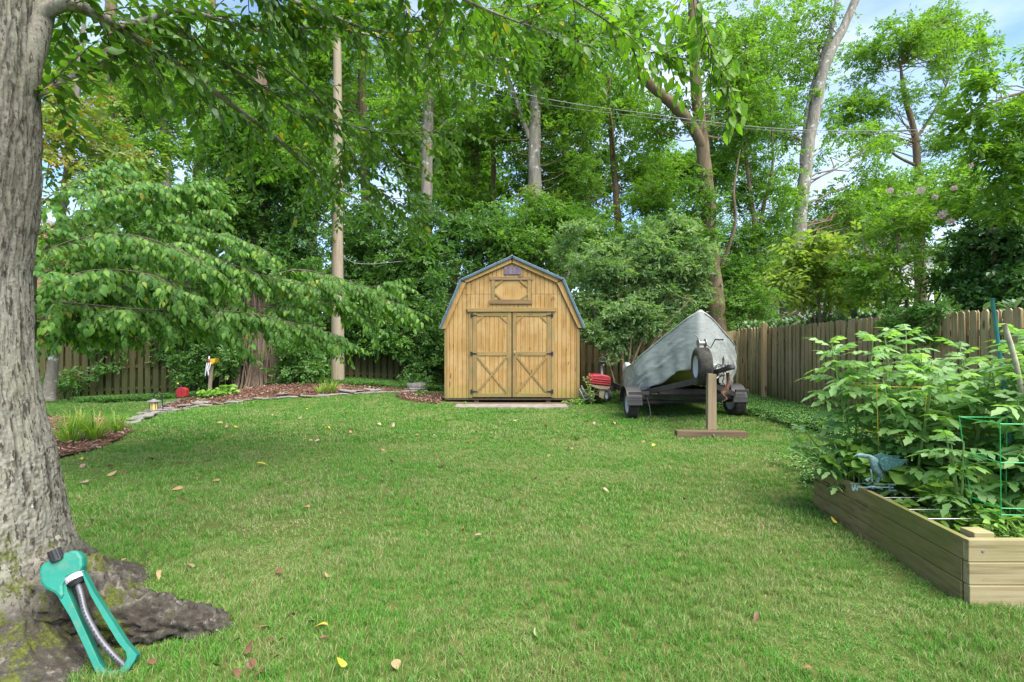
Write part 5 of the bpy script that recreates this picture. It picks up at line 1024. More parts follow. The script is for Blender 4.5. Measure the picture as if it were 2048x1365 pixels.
# buttress root running to the right
rt = smooth_path([(.30, .0, .26), (.50, .02, .16), (.72, .05, .085), (.95, .06, .045), (1.08, .08, .02), (1.19, .08, -.02), (1.30, .10, -.10)], 80)
RR = np.interp(np.linspace(0, 1, 80), [0, .2, .45, .62, .78, .9, 1], [.22, .19, .13, .105, .11, .075, .03]); sg = 64; V2, F2 = tubes(rt, RR, sg)
cc = np.repeat(rt, sg, 0); d = V2 - cc; n_ = fbm(V2 * 9, 5) - .5; n2_ = 1 - np.abs(2 * fbm(V2 * np.array([4, 26, 26]), 4) - 1); V2 = cc + d * (1 + .62 * n_ + .5 * (fbm(V2 * 34, 3) - .5) - .30 * np.clip((n2_ - .8) / .2, 0, 1))[:, None]
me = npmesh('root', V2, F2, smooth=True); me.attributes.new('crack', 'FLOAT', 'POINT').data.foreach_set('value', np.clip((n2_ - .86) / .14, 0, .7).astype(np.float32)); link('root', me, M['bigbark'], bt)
# fork limb and boughs (photo px, px, distance)
def P3(l): return [np.array(at(*p)) for p in l]
def limb(pts, rad, segs=14, n=50, mat=None, name='limb', parent=bt, rough=.05):
    V, F, P = trunk_mesh(pts, rad, segs, n, rough, seed=pts[0][0]); link(name, npmesh(name, V - np.array(WL[parent.name]), F, smooth=True), mat or M['bark_big'], parent); return P
limb([np.array((TCX + .02, TCY + .02, 1.9)), np.array((TCX + .10, TCY + .05, 2.3)), np.array((TCX + .20, TCY + .08, 2.75)), np.array(at(80, 40, 2.57)), np.array(at(86, -60, 2.6)), np.array(at(110, -300, 2.7))], [.09, .10, .09, .055, .05, .045], 24, 90, M['bigbark'])
BG = []
for pts, rad in ((( (78, 34, 2.56), (105, 16, 2.57), (140, 8, 2.6), (185, 25, 2.7), (235, 52, 2.8), (290, 90, 2.95), (370, 140, 3.2), (470, 215, 3.6), (550, 275, 4.0), (610, 330, 4.4), (665, 372, 4.8), (720, 400, 5.1)), (.036, .034, .03, .027, .024, .02, .015, .01, .005)),
                 (((240, 55, 2.8), (300, 38, 2.9), (360, 20, 3.0), (440, 40, 3.2), (520, 60, 3.4), (620, 55, 3.6), (700, 62, 3.8), (811, 88, 4.0), (880, 108, 4.2), (978, 116, 4.4), (1045, 112, 4.6)), (.018, .016, .013, .010, .008, .005, .003)),
                 (((40, 205, 2.5), (95, 180, 2.58), (130, 160, 2.65), (170, 143, 2.75), (225, 115, 2.9), (290, 105, 3.1)), (.018, .016, .013, .008, .004)),
                 (((330, 30, 3.0), (420, 110, 3.3), (520, 170, 3.6), (600, 231, 3.9), (732, 259, 4.2), (776, 268, 4.4), (881, 264, 4.6)), (.012, .009, .007, .005, .003)),
                 (((450, -120, 2.9), (540, -20, 3.1), (640, 20, 3.4), (740, 60, 3.6), (850, 60, 3.8), (960, 20, 4.1), (1080, 10, 4.3)), (.018, .013, .009, .006, .003)),
                 (((700, -160, 3.0), (820, -60, 3.1), (950, 10, 3.3), (1080, 60, 3.5), (1180, 90, 3.7), (1290, 60, 3.9)), (.016, .012, .008, .005, .003)),
                 (((560, 130, 3.6), (640, 200, 3.9), (700, 300, 4.2), (719, 350, 4.4), (776, 392, 4.6), (846, 425, 4.8)), (.010, .008, .006, .004, .003)),
                 (((900, -250, 2.6), (1020, -120, 2.7), (1120, -20, 2.8), (1210, 40, 2.9), (1290, 100, 3.0), (1330, 110, 3.05)), (.014, .010, .007, .004, .002)),
                 (((1150, -300, 2.6), (1260, -150, 2.7), (1370, -60, 2.8), (1410, 60, 2.85), (1430, 120, 2.9), (1450, 170, 2.9)), (.012, .009, .006, .004, .002)),
                 (((200, -200, 2.6), (320, -90, 2.8), (460, -50, 3.0), (600, -40, 3.2), (760, -20, 3.4), (900, -10, 3.6)), (.02, .015, .01, .006, .003))):
    BG.append(limb(P3(pts), rad, 10, 60, M['twig_brown'] if False else M['bark_big']))
# twigs with leaves set alternately
def leafy(limbs, n_tw, ln, mat, size, tmpl, parent, t0=.2, droop=.35, spacing=.042, sub=2, nobj=300, flat=.35, spread=1.0, twm=None, hang=0.0, name='leaf', exclude=None, nobj_seed=0, layered=False):
    tw, LP, LD, LN = [], [], [], []
    for P in limbs:
        seg = np.linalg.norm(P[-1] - P[0]); k = max(3, int(n_tw * seg)); ts = np.linspace(t0, 1, k)
        for t in ts:
            i = min(int(t * (len(P) - 1)), len(P) - 2); p = P[i] + (P[i + 1] - P[i]) * rng.random(); d = unit(P[min(i + 2, len(P) - 1)] - P[max(i - 1, 0)])
            for s in range(sub):
                sd_ = unit(np.cross(d, [0, 0, 1])) * (1 if rng.random() < .5 else -1); dr = unit(d * rng.uniform(.3, 1) + sd_ * rng.uniform(.2, 1) * spread + np.array([0, 0, rng.normal() * flat]) - np.array([0, 0, hang]))
                L_ = ln * rng.uniform(.4, 1.15); q = [p]; dd_ = dr.copy(); st = L_ / 7
                for _ in range(7): dd_ = unit(dd_ + np.array([0, 0, -droop * .25]) + rng.normal(size=3) * .09); q.append(q[-1] + dd_ * st)
                q = np.array(q); tw.append(q)
                m_ = max(3, int(L_ / spacing)); sgn_ = 1
                for a in np.linspace(.12, 1, m_):
                    f_ = a * 7; i2 = min(int(f_), 6); lp = q[i2] + (q[i2 + 1] - q[i2]) * (f_ - i2); ld0 = unit(q[i2 + 1] - q[i2]); sd2 = unit(np.cross(ld0, [0, 0, 1.]) + 1e-6) * sgn_; sgn_ *= -1
                    if a == 1: sd2 *= .1
                    ld = unit(ld0 * .7 + sd2 * rng.uniform(.5, 1.1) + np.array([0, 0, -rng.uniform(.0, .55) - hang])); LP.append(lp); LD.append(ld); LN.append(unit(np.array([0, 0, 1.0]) + rng.normal(size=3) * .38))
    LP, LD, LN = map(np.array, (LP, LD, LN)); S_ = size * rng.uniform(.65, 1.2, len(LP))
    dep = S_ / LP[:, 1]; inside = (np.abs(LP[:, 0] / LP[:, 1]) < 1.02) & ((LP[:, 2] - HC) / LP[:, 1] < .69)
    o_ = np.argsort(-(dep * inside)); big = o_[:nobj]; rest = o_[nobj:]
    leaf_objs(LP[big], LD[big], LN[big], S_[big], tmpl, mat, parent, name=name)
    f = Fol(); f.add(LP[rest], LD[rest], LN[rest], S_[rest], TLo[id(tmpl)]); f.build('crown', mat, parent)
    tw = np.array(tw); V, F = tubes(tw, np.tile(np.linspace(1, .35, 8), (len(tw), 1)) * .0035, 4)
    o = link('twigs', npmesh('twigs', V - np.array(WL[parent.name]), F), twm or M['twig'], parent); o['kind'] = 'stuff'; return len(LP)
print('near', leafy(BG[:7] + BG[9:], 10, .62, M['lf_near'], .074, TL, bt, t0=.10, droop=.18, sub=3, spacing=.034, spread=1.4, flat=.6, nobj=205))
print('nearb', leafy(BG[7:9], 8, .30, M['lf_nearb'], .078, TL, bt, t0=.45, droop=.6, sub=3, nobj=90, spread=.8))

# ------------------------------------------------------------------ dogwood
dg = thing('dogwood_tree', (-4.6, 5.0, 0), 'low spreading dogwood with layered drooping leaves left of the utility pole', 'tree')
DT = [limb([np.array((-5.25, 5.3, -.05)), np.array((-5.2, 5.3, .8)), np.array((-5.1, 5.25, 1.6)), np.array((-5.0, 5.2, 2.4)), np.array((-4.9, 5.2, 3.2))], [.10, .085, .07, .05, .03], 12, 40, M['bark_grey'], 'trunk', dg)]
DB = []
for pts in (((60, 600, 5.3), (154, 520, 5.5), (260, 420, 5.7), (340, 380, 5.8), (400, 368, 5.9)), ((60, 560, 5.3), (200, 500, 5.6), (333, 446, 5.8), (390, 470, 5.9), (450, 470, 6.0), (530, 500, 6.1)), ((85, 615, 5.3), (154, 595, 5.4), (215, 575, 5.5), (308, 574, 5.7), (370, 565, 5.9), (480, 560, 6.1), (600, 570, 6.3)),
            ((75, 640, 5.3), (205, 585, 5.4), (256, 513, 5.5), (360, 490, 5.6), (461, 528, 5.8), (560, 560, 6.0), (680, 575, 6.3), (760, 595, 6.5), (800, 608, 6.6)), ((105, 687, 5.6), (150, 640, 5.6), (205, 585, 5.7), (240, 560, 6.0), (300, 540, 6.6)), ((70, 600, 5.2), (180, 610, 5.0), (300, 620, 5.0), (420, 620, 5.2), (520, 630, 5.4), (600, 650, 5.6), (670, 670, 5.8)),
            ((60, 480, 5.3), (130, 440, 5.3), (200, 400, 5.4), (260, 370, 5.4), (310, 372, 5.5)), ((60, 520, 5.2), (150, 480, 5.0), (260, 470, 5.0), (360, 500, 5.1), (430, 540, 5.3)), ((60, 420, 5.3), (120, 380, 5.5), (180, 345, 5.7), (240, 330, 5.9)),
            ((60, 620, 5.6), (150, 560, 6.0), (240, 520, 6.4), (320, 520, 6.7), (420, 540, 6.9)), ((60, 600, 5.8), (160, 540, 6.3), (260, 470, 6.6), (340, 430, 6.8), (430, 420, 7.0)), ((60, 520, 5.5), (120, 470, 5.9), (180, 420, 6.2), (250, 390, 6.4)), ((100, 560, 5.0), (200, 540, 4.9), (300, 550, 4.9), (380, 590, 5.0), (450, 640, 5.1)), ((80, 640, 5.2), (180, 640, 5.3), (280, 630, 5.6), (380, 640, 5.8), (460, 660, 6.0)), ((520, 560, 6.1), (600, 540, 6.3), (690, 560, 6.5), (740, 575, 6.6), (770, 565, 6.7)), ((60, 640, 5.3), (130, 660, 5.6), (220, 650, 5.9), (330, 650, 6.1)), ((370, 565, 5.9), (450, 600, 6.0), (560, 615, 6.1), (660, 600, 6.4), (740, 640, 6.6))):
    DB.append(limb(P3(pts), [.010, .007, .0045, .003, .002], 8, 40, M['twig'], 'limb', dg, rough=.02))
print('dog', leafy(DB, 10.5, .46, M['lf_dog'], .076, TDOG, dg, t0=.05, droop=.22, sub=5, spacing=.034, flat=.16, hang=.28, nobj=290, spread=1.3))

# ------------------------------------------------------------------ ivy covered tree
iv = thing('ivy_covered_tree', (-7.35, 14.6, float(gz(-7.3, 14.6))), 'massive old tree trunk wrapped in woody vines and ivy on the mulch bed', 'tree')
tpts = [np.array((-7.35, 14.6, -.1)), np.array((-7.4, 14.7, 1.5)), np.array((-7.5, 14.8, 3.5)), np.array((-7.55, 14.9, 6)), np.array((-7.6, 15, 10))]
V, F, P = trunk_mesh(tpts, [.52, .44, .42, .36, .2], 40, 80, .12, .5, seed=4); link('trunk', npmesh('trunk', V - np.array(WL[iv.name]), F, smooth=True), M['bark_vine'], iv)
for k in range(46):
    a = -PI / 2 + rng.uniform(-1.7, 1.7); zz_ = np.linspace(-.05, rng.uniform(1.8, 4.2), 26); r_ = np.interp(zz_, [0, .3, 1.5, 4], [.72, .60, .49, .45]) + rng.uniform(0, .05); aa = a + .16 * np.sin(zz_ * rng.uniform(1, 2.2) + k) + rng.normal() * .05 * zz_
    tz = np.interp(zz_, [0, 1.5, 3.5, 6], [0, 1, 2, 3]); cxx = -7.35 - .05 * tz / 1; cyy = 14.6 + .09 * tz; pts = np.column_stack([cxx + r_ * np.cos(aa), cyy + r_ * np.sin(aa), zz_ + float(gz(-7.3, 14.6)) * .5])
    MB().tube(pts, np.linspace(1.15, .6, 26) * rng.uniform(.014, .034), 7).build('vine', M['bark_vine'], iv, smooth=True)
for k in range(5): x0 = -8.6 + k * .2; MB().tube(smooth_path([(x0, 14.3, 0), (x0 + rng.normal() * .1, 14.2, 1), (x0 + .1 + rng.normal() * .12, 14.3, 2), (x0 + .5, 14.5, 3.2)], 20), .018, 6).build('vine', M['bark_vine'], iv, smooth=True)
f = Fol(); IE = [ell(560, 520, 90, 70, 14.6, .9), ell(470, 480, 105, 110, 14.7, 1.0), ell(430, 600, 90, 80, 14.7, .9), ell(400, 690, 55, 60, 14.5, .5), ell(520, 370, 110, 100, 14.8, 1.0), ell(600, 640, 40, 110, 14.6, .4), ell(575, 720, 22, 60, 14.2, .3), ell(610, 740, 35, 35, 14.3, .3), ell(450, 640, 60, 60, 14.6, .6), ell(580, 430, 80, 120, 14.7, .9), ell(460, 720, 40, 28, 14.0, .3)]
clump_fill(f, IE, 20, .29, .165, SPR, 30, up=.35, shell=.3); f.build('ivy', M['lf_ivy'], iv)
f = Fol(); clump_fill(f, [ell(520, 300, 130, 80, 14.5, 1.2), ell(430, 420, 70, 60, 13.8, .8), ell(600, 360, 50, 70, 14.2, .8), ell(350, 500, 60, 60, 14.2, .8)], 30, .3, .19, SPR, 28, up=.5); f.build('crown', M['lf_mid'], iv)

# ------------------------------------------------------------------ background trees
def TP(*l): return [np.array(at(*p)) for p in l]
G = 'trees behind the fence'
tree('tall_tree', 'tall straight ivy wrapped tree rising just left of the shed', [(TP((845, 790, 17.2), (848, 600, 17.3), (852, 400, 17.4), (857, 200, 17.5), (866, 0, 17.6), (890, -260, 17.8)), [.30, .24, .2, .19, .17, .1]), (TP((857, 180, 17.5), (880, 60, 17.8), (920, -60, 18), (960, -200, 18.4)), [.11, .09, .07, .03])], M['bark_grey'],
     [([ell(860, 160, 120, 100, 17.8), ell(800, 280, 110, 70, 18.2), ell(960, 90, 70, 70, 18.6), ell(720, 60, 90, 90, 18.5)], 9, .5, .24, SPR, M['lf_light'], 22, dict(hole=.7)), ([ell(845, 660, 24, 110, 17.1, .4), ell(850, 480, 40, 90, 17.3, .5), ell(835, 560, 45, 60, 17.2, .5)], 34, .25, .16, SPR, M['lf_ivy'], 26, dict(shell=.3))])
tree('forked_tree', 'pale forked tree standing above the shed roof', [(TP((1078, 770, 21), (1074, 600, 21), (1071, 400, 21), (1068, 280, 21), (1074, 170, 21), (1080, 80, 21)), [.36, .33, .30, .25, .22, .2]), (TP((1080, 95, 21), (1068, 40, 21), (1052, -20, 21.2), (1040, -160, 21.5)), [.17, .14, .12, .06]), (TP((1079, 95, 21), (1098, 40, 20.8), (1112, -20, 20.6), (1140, -180, 20.4)), [.17, .14, .12, .06]), (TP((1060, 280, 21), (1020, 170, 21.3), (990, 90, 21.5), (950, 10, 22), (940, -80, 22)), [.11, .1, .09, .07, .04])], M['bark_pale'],
     [([ell(1040, 120, 130, 110, 21.5), ell(1150, 60, 110, 90, 21), ell(1010, 260, 90, 70, 22), ell(1150, 260, 80, 90, 21.4)], 9, .5, .26, SPR, M['lf_light'], 24, dict(hole=.5)), ([ell(1075, 430, 70, 60, 21)], 8, .4, .24, SPR, M['lf_yel'], 22)])
tree('leaning_tree', 'dark brown tree with a thick limb leaning left, behind the boat', [(TP((1438, 770, 17.5), (1433, 640, 17.5), (1424, 520, 17.5), (1413, 380, 17.5), (1405, 290, 17.5), (1395, 200, 17.5), (1387, 90, 17.5), (1384, -120, 17.5)), [.34, .31, .27, .24, .21, .19, .16, .1]), (TP((1407, 300, 17.5), (1375, 240, 17.3), (1322, 188, 17), (1272, 142, 16.8), (1238, 100, 16.6), (1205, 30, 16.4)), [.19, .18, .165, .14, .12, .07]), (TP((1444, 530, 17.3), (1470, 450, 17.0), (1468, 380, 17), (1480, 300, 17)), [.06, .05, .04, .02])], M['bark_dark'],
     [([ell(1400, 60, 120, 80, 17.8), ell(1270, 60, 100, 70, 17.0), ell(1340, 250, 90, 60, 18.2), ell(1470, 180, 70, 90, 18)], 10, .40, .22, SPR, M['lf_light'], 24, dict(hole=.6)), ([ell(1400, 430, 50, 90, 17.3, .8), ell(1350, 500, 60, 50, 17.0, .8)], 12, .36, .2, SPR, M['lf_mid'], 24)])
tree('pale_mottled_tree', 'tall pale mottled tree leaning right against the sky', [(TP((1578, 760, 23), (1588, 620, 23), (1597, 480, 23), (1608, 360, 23), (1626, 240, 23), (1652, 130, 23), (1690, 50, 23), (1722, -30, 23), (1770, -200, 23)), [.40, .34, .30, .27, .245, .215, .19, .17, .09]), (TP((1606, 330, 23), (1618, 220, 23.3), (1640, 130, 23.5), (1665, 50, 23.7), (1680, -60, 24)), [.15, .14, .12, .10, .06])], M['bark_pale'],
     [([ell(1600, 90, 110, 90, 24), ell(1560, 220, 80, 80, 24), ell(1700, 330, 90, 70, 24), ell(1650, 420, 80, 60, 24), ell(1570, 400, 60, 90, 23.6), ell(1790, 400, 80, 60, 25)], 7.5, .48, .25, SPR, M['lf_light'], 22, dict(hole=.5))])
tree('open_crowned_tree', 'thin far tree with open airy crown against the blue sky at right', [(TP((1842, 700, 30), (1838, 420, 30), (1835, 330, 30), (1830, 270, 30), (1812, 205, 30), (1800, 130, 30)), [.3, .26, .2, .17, .13, .06]), (TP((1830, 280, 30), (1858, 240, 30.5), (1880, 200, 31), (1900, 150, 31)), [.1, .08, .06, .03]), (TP((1828, 330, 30), (1790, 310, 29.5), (1760, 280, 29)), [.09, .07, .03])], M['bark_dark'],
     [([ell(1810, 110, 100, 70, 30), ell(1890, 60, 70, 50, 31), ell(1760, 200, 60, 50, 30), ell(1890, 200, 60, 40, 30), ell(1750, 280, 40, 28, 29), ell(1880, 290, 50, 25, 30), ell(1730, 130, 50, 50, 31), ell(1700, 230, 60, 50, 30), ell(1930, 130, 60, 50, 31)], 8, .50, .27, SPR, M['lf_light'], 22, dict(hole=.4)), ([ell(1840, 400, 120, 60, 29), ell(1740, 430, 80, 60, 28)], 6, .55, .32, SPR, M['lf_mid'], 22)])
tree('feathery_tree', 'feathery fine leaved tree with dense light green foliage between the boat and the sky', [(TP((1500, 770, 19), (1505, 600, 19), (1512, 480, 19), (1500, 380, 19), (1490, 250, 19), (1500, 100, 19)), [.14, .12, .1, .08, .06, .03]), (TP((1512, 490, 19), (1530, 400, 19), (1545, 330, 19.2), (1540, 200, 19)), [.08, .06, .05, .02])], M['twig_brown'],
     [([ell(1500, 240, 80, 90, 19), ell(1520, 360, 80, 70, 19.2), ell(1460, 480, 60, 60, 18.8), ell(1540, 470, 60, 80, 19.2), ell(1500, 100, 90, 80, 19.5), ell(1500, 590, 80, 50, 18.6)], 9, .44, .30, SPRF, M['lf_mid'], 22, dict(up=.7))])
# left side
tree('browning_tree', 'tree with browning yellow drooping leaves beside the big trunk', [(TP((96, 800, 11), (108, 700, 11), (112, 560, 11), (130, 380, 11), (150, 200, 11), (170, 40, 11)), [.12, .1, .09, .08, .06, .03])], M['bark_grey'],
     [([ell(150, 250, 80, 110, 10.5, .9), ell(230, 330, 80, 70, 11, .8), ell(120, 380, 60, 60, 10, .7), ell(170, 120, 70, 60, 10.5)], 14, .28, .27, SPRD, M['lf_brown'], 16, dict(hole=.9)), ([ell(130, 500, 60, 60, 10, .7), ell(160, 640, 70, 26, 10.5, .7)], 14, .26, .26, SPRD, M['lf_brown'], 14)])
tree('dark_trunked_tree', 'dark trunked tall tree at the left behind the dogwood', [(TP((205, 790, 17), (205, 600, 17), (210, 420, 17), (214, 220, 17), (222, 40, 17), (230, -200, 17)), [.3, .26, .24, .2, .17, .1])], M['bark_dark'],
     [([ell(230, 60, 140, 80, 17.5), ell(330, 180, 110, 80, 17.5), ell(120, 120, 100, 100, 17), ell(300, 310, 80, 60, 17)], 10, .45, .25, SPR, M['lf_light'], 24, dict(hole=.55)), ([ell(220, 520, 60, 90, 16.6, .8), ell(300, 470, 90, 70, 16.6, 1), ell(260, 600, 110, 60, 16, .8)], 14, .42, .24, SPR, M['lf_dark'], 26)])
tree('round_crowned_tree', 'bushy mid green tree behind the ivy column', [(TP((385, 790, 19), (392, 500, 19), (400, 300, 19), (420, 60, 19), (430, -150, 19)), [.26, .22, .19, .14, .08])], M['bark_dark'],
     [([ell(400, 100, 140, 90, 19), ell(520, 150, 120, 90, 19.5), ell(420, 260, 110, 70, 19), ell(600, 240, 90, 90, 19)], 10, .48, .25, SPR, M['lf_light'], 24, dict(hole=.4))])
tree('tall_tree', 'tall dark leaved tree behind the utility pole', [(TP((735, 790, 20), (735, 500, 20), (728, 300, 20), (722, 60, 20), (720, -160, 20)), [.26, .22, .19, .14, .08])], M['bark_dark'],
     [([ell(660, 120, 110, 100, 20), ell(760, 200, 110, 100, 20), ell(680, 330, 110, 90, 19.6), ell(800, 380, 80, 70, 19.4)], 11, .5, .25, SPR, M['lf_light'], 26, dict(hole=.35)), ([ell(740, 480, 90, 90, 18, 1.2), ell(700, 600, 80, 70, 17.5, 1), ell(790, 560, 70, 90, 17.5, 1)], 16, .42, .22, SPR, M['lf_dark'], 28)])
tree('light_leaved_tree', 'light green tree behind the shed roof peak', [(TP((960, 780, 24), (955, 500, 24), (950, 300, 24), (945, 150, 24)), [.3, .26, .2, .1]), (TP((985, 780, 23), (984, 460, 23), (986, 340, 23), (990, 200, 23)), [.16, .14, .12, .05])], M['bark_dark'],
     [([ell(900, 280, 90, 90, 24), ell(970, 200, 90, 70, 24.5), ell(900, 400, 90, 60, 23)], 10, .5, .26, SPR, M['lf_light'], 24, dict(hole=.35))])
tree('light_leaved_tree', 'broad light green tree filling the gap right of the forked tree', [(TP((1245, 780, 23), (1240, 500, 23), (1225, 300, 23), (1215, 150, 23)), [.2, .18, .12, .06]), (TP((1230, 330, 23), (1222, 240, 22), (1213, 190, 22), (1235, 120, 22)), [.07, .06, .05, .03])], M['bark_dark'],
     [([ell(1170, 360, 90, 90, 22), ell(1270, 330, 90, 100, 23), ell(1230, 210, 80, 60, 23.5), ell(1310, 420, 80, 60, 22)], 11, .48, .25, SPR, M['lf_light'], 24, dict(hole=.5))])
# middle storey behind the shed
tree('understory_tree', 'dense dark shrub filling the space left of and above the shed', [(TP((880, 790, 17), (900, 600, 17), (940, 480, 17)), [.12, .08, .03])], M['bark_dark'],
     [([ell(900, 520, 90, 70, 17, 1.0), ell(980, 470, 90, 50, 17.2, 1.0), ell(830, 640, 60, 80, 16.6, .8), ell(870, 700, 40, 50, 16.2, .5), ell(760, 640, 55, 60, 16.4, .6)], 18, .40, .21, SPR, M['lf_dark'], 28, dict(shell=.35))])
tree('understory_tree', 'bushy mid green tree directly behind the shed roof ridge', [(TP((1060, 790, 18), (1070, 600, 18), (1080, 480, 18)), [.12, .08, .03])], M['bark_dark'],
     [([ell(1070, 450, 110, 50, 18, 1.2), ell(1160, 470, 90, 60, 18, 1.2), ell(1040, 500, 90, 50, 17, 1.)], 15, .42, .23, SPR, M['lf_mid'], 26)])
tree('understory_tree', 'dark evergreen bush beneath the leaning tree', [(TP((1330, 790, 19), (1330, 600, 19), (1340, 480, 19)), [.12, .08, .03])], M['bark_dark'],
     [([ell(1330, 480, 110, 60, 19, 1.2), ell(1400, 560, 80, 80, 18.5, 1.), ell(1280, 540, 80, 60, 18, 1)], 14, .46, .24, SPR, M['lf_dark'], 26)])
tree('understory_tree', 'shady green growth between the leaning tree and the right fence', [(TP((1510, 780, 18), (1515, 640, 18), (1530, 560, 18)), [.08, .05, .02]), (TP((1560, 780, 20), (1562, 640, 20), (1556, 540, 20)), [.08, .05, .02])], M['bark_dark'],
     [([ell(1500, 620, 80, 60, 17.5, 1.), ell(1560, 560, 80, 60, 20, 1.2), ell(1480, 540, 60, 60, 19, 1.2), ell(1650, 590, 110, 50, 20, 1.2)], 10, .42, .24, SPRF, M['lf_mid'], 24)])
tree('vine_thicket', 'dark green climbing vines and shrub over the left fence', [(TP((350, 790, 15.0), (345, 650, 15.2), (340, 560, 15.4)), [.06, .05, .02])], M['bark_dark'],
     [([ell(330, 690, 30, 50, 14.9, .3), ell(360, 620, 80, 50, 15.2, .6), ell(210, 690, 20, 70, 14.35, .15), ell(250, 640, 90, 26, 15.2, .6), ell(125, 770, 25, 26, 13.9, .3), ell(160, 600, 90, 50, 15.6, .8), ell(380, 740, 30, 40, 14.3, .4)], 28, .26, .17, SPR, M['lf_ivy'], 24, dict(shell=.35))], frac=0, group='shrubs and vines along the fences', cat='shrub')
tree('vine_thicket', 'leafy green vines over the fence between the pole and the shed', [(TP((760, 780, 16.4), (765, 700, 16.2), (770, 640, 16.1)), [.06, .05, .02])], M['bark_dark'],
     [([ell(740, 660, 60, 46, 15.7, .45), ell(785, 690, 30, 30, 15.6, .3), ell(700, 640, 40, 60, 15.8, .4), ell(640, 720, 30, 50, 15.2, .3)], 34, .26, .19, SPRS, M['lf_ivy'], 22), ([ell(845, 740, 40, 40, 15.6, .4), ell(820, 770, 40, 14, 15.2, .3), ell(600, 770, 60, 14, 14.4, .3), ell(870, 640, 22, 100, 15.4, .4)], 30, .22, .14, SPR, M['lf_ivy'], 24)], frac=0, group='shrubs and vines along the fences', cat='shrub')
# shrub right of the shed
st_ = [(TP((1248, 800, 13.4), (1245, 720, 13.4), (1240, 640, 13.4), (1235, 560, 13.5)), [.045, .04, .03, .015])]
for a, b_, c_ in ((1240, 1285, 1330), (1235, 1205, 1180), (1250, 1262, 1260), (1255, 1310, 1380)): st_.append((TP((a, 790, 13.4), (b_, 680, 13.3), (c_, 600, 13.3)), [.032, .022, .01]))
tree('tall_shrub', 'large soft grey green shrub between the shed and the covered boat', st_, M['twig_brown'],
     [([ell(1200, 560, 75, 80, 13.8, .9), ell(1290, 550, 100, 70, 13.9, .9), ell(1370, 590, 50, 60, 14, .7), ell(1200, 660, 45, 60, 13.4, .6), ell(1270, 490, 100, 50, 14.3, 1.), ell(1160, 500, 50, 50, 14.6, .8), ell(1290, 640, 60, 50, 13.6, .6), ell(1195, 715, 26, 30, 13.1, .35), ell(1340, 520, 70, 60, 14, .9), ell(1230, 610, 70, 60, 13.3, .7), ell(1180, 470, 60, 24, 14, .5), ell(1330, 455, 70, 22, 14.2, .6), ell(1400, 520, 30, 40, 14, .5), ell(1240, 440, 50, 18, 14.4, .5), ell(1190, 690, 40, 46, 13.3, .5), ell(1240, 680, 40, 40, 13.6, .5)], 42, .22, .155, SPR, M['lf_shrub'], 24, dict(shell=.5, out=.9, hole=1.0))], r0=.009, frac=.08, flare=0, group='shrubs and vines along the fences', cat='shrub')
# beyond the right fence
st_ = [(TP((1640, 700, 11), (1640, 640, 11), (1636, 580, 11), (1640, 520, 11)), [.035, .03, .02, .01])] + [(TP((1640, 690, 11), (a, 600, 11), (b_, 520, 11)), [.02, .014, .006]) for a, b_ in ((1600, 1570), (1668, 1700), (1620, 1600), (1650, 1665))]
tree('young_maple', 'bright yellow green young maple bush beyond the right fence', st_, M['twig_brown'],
     [([ell(1640, 500, 80, 30, 11.2, .8), ell(1590, 530, 55, 26, 11, .6), ell(1700, 530, 60, 35, 11.2, .7), ell(1570, 560, 30, 16, 11, .5), ell(1620, 590, 60, 18, 11, .5), ell(1700, 600, 60, 20, 11.2, .6), ell(1640, 550, 60, 20, 11.1, .6)], 17, .20, .22, SPRS, M['lf_yel'], 14, dict(up=1.2))], r0=.015, flare=0, group='shrubs beyond the right fence', cat='shrub')
st_ = [(TP((1820, 700, 9.5), (1815, 620, 9.5), (1800, 540, 9.5), (1790, 440, 9.5)), [.035, .028, .018, .008])] + [(TP((1820, 690, 9.5), (a, 590, 9.5), (b_, 470, 9.5)), [.02, .014, .006]) for a, b_ in ((1770, 1720), (1860, 1900), (1840, 1850), (1790, 1760), (1880, 1940))]
cm = tree('crape_myrtle', 'airy crape myrtle with small pink flower clusters beyond the right fence', st_, M['twig_brown'],
     [([ell(1790, 440, 90, 60, 9.8, .8), ell(1880, 420, 80, 70, 9.6, .8), ell(1740, 530, 60, 50, 9.6, .7), ell(1830, 540, 80, 60, 9.8, .7), ell(1930, 360, 70, 60, 9.6, .8), ell(1760, 590, 60, 30, 9.6, .6), ell(1850, 610, 70, 20, 9.6, .6)], 22, .20, .16, SPR, M['lf_light'], 15, dict(up=.6, hole=1.2))], r0=.015, flare=0, group='shrubs beyond the right fence', cat='shrub')
for px, py, r in ((1842, 382, 10), (1908, 377, 6), (1965, 378, 8), (1885, 430, 11), (1902, 443, 9), (1780, 382, 7), (1985, 460, 6), (1870, 395, 5), (1945, 330, 6)):
    f = Fol(); c_ = np.array(at(px, py, 8.7)); n = 150; d = rdir(n); f.add(c_ + d * (r * .7 / 1000 * 8.7) * rng.random((n, 1)) ** .5, d, rdir(n), .022, T2); f.build('flower_cluster', M['flower'], cm, kind=None)
tree('holly_hedge', 'dense dark glossy evergreen at the far right behind the fence', [(TP((1980, 740, 8.6), (1985, 600, 8.6), (1990, 480, 8.6)), [.08, .06, .03])], M['bark_dark'],
     [([ell(1990, 540, 80, 110, 8.8, .8), ell(2050, 450, 80, 110, 8.8, .8), ell(2060, 600, 90, 90, 8.6, .7), ell(1930, 620, 30, 40, 8.6, .35), ell(1935, 540, 45, 50, 9, .5)], 44, .20, .14, SPRS, M['lf_holly'], 20, dict(shell=.35))], r0=.015, flare=0, group='shrubs beyond the right fence', cat='hedge')
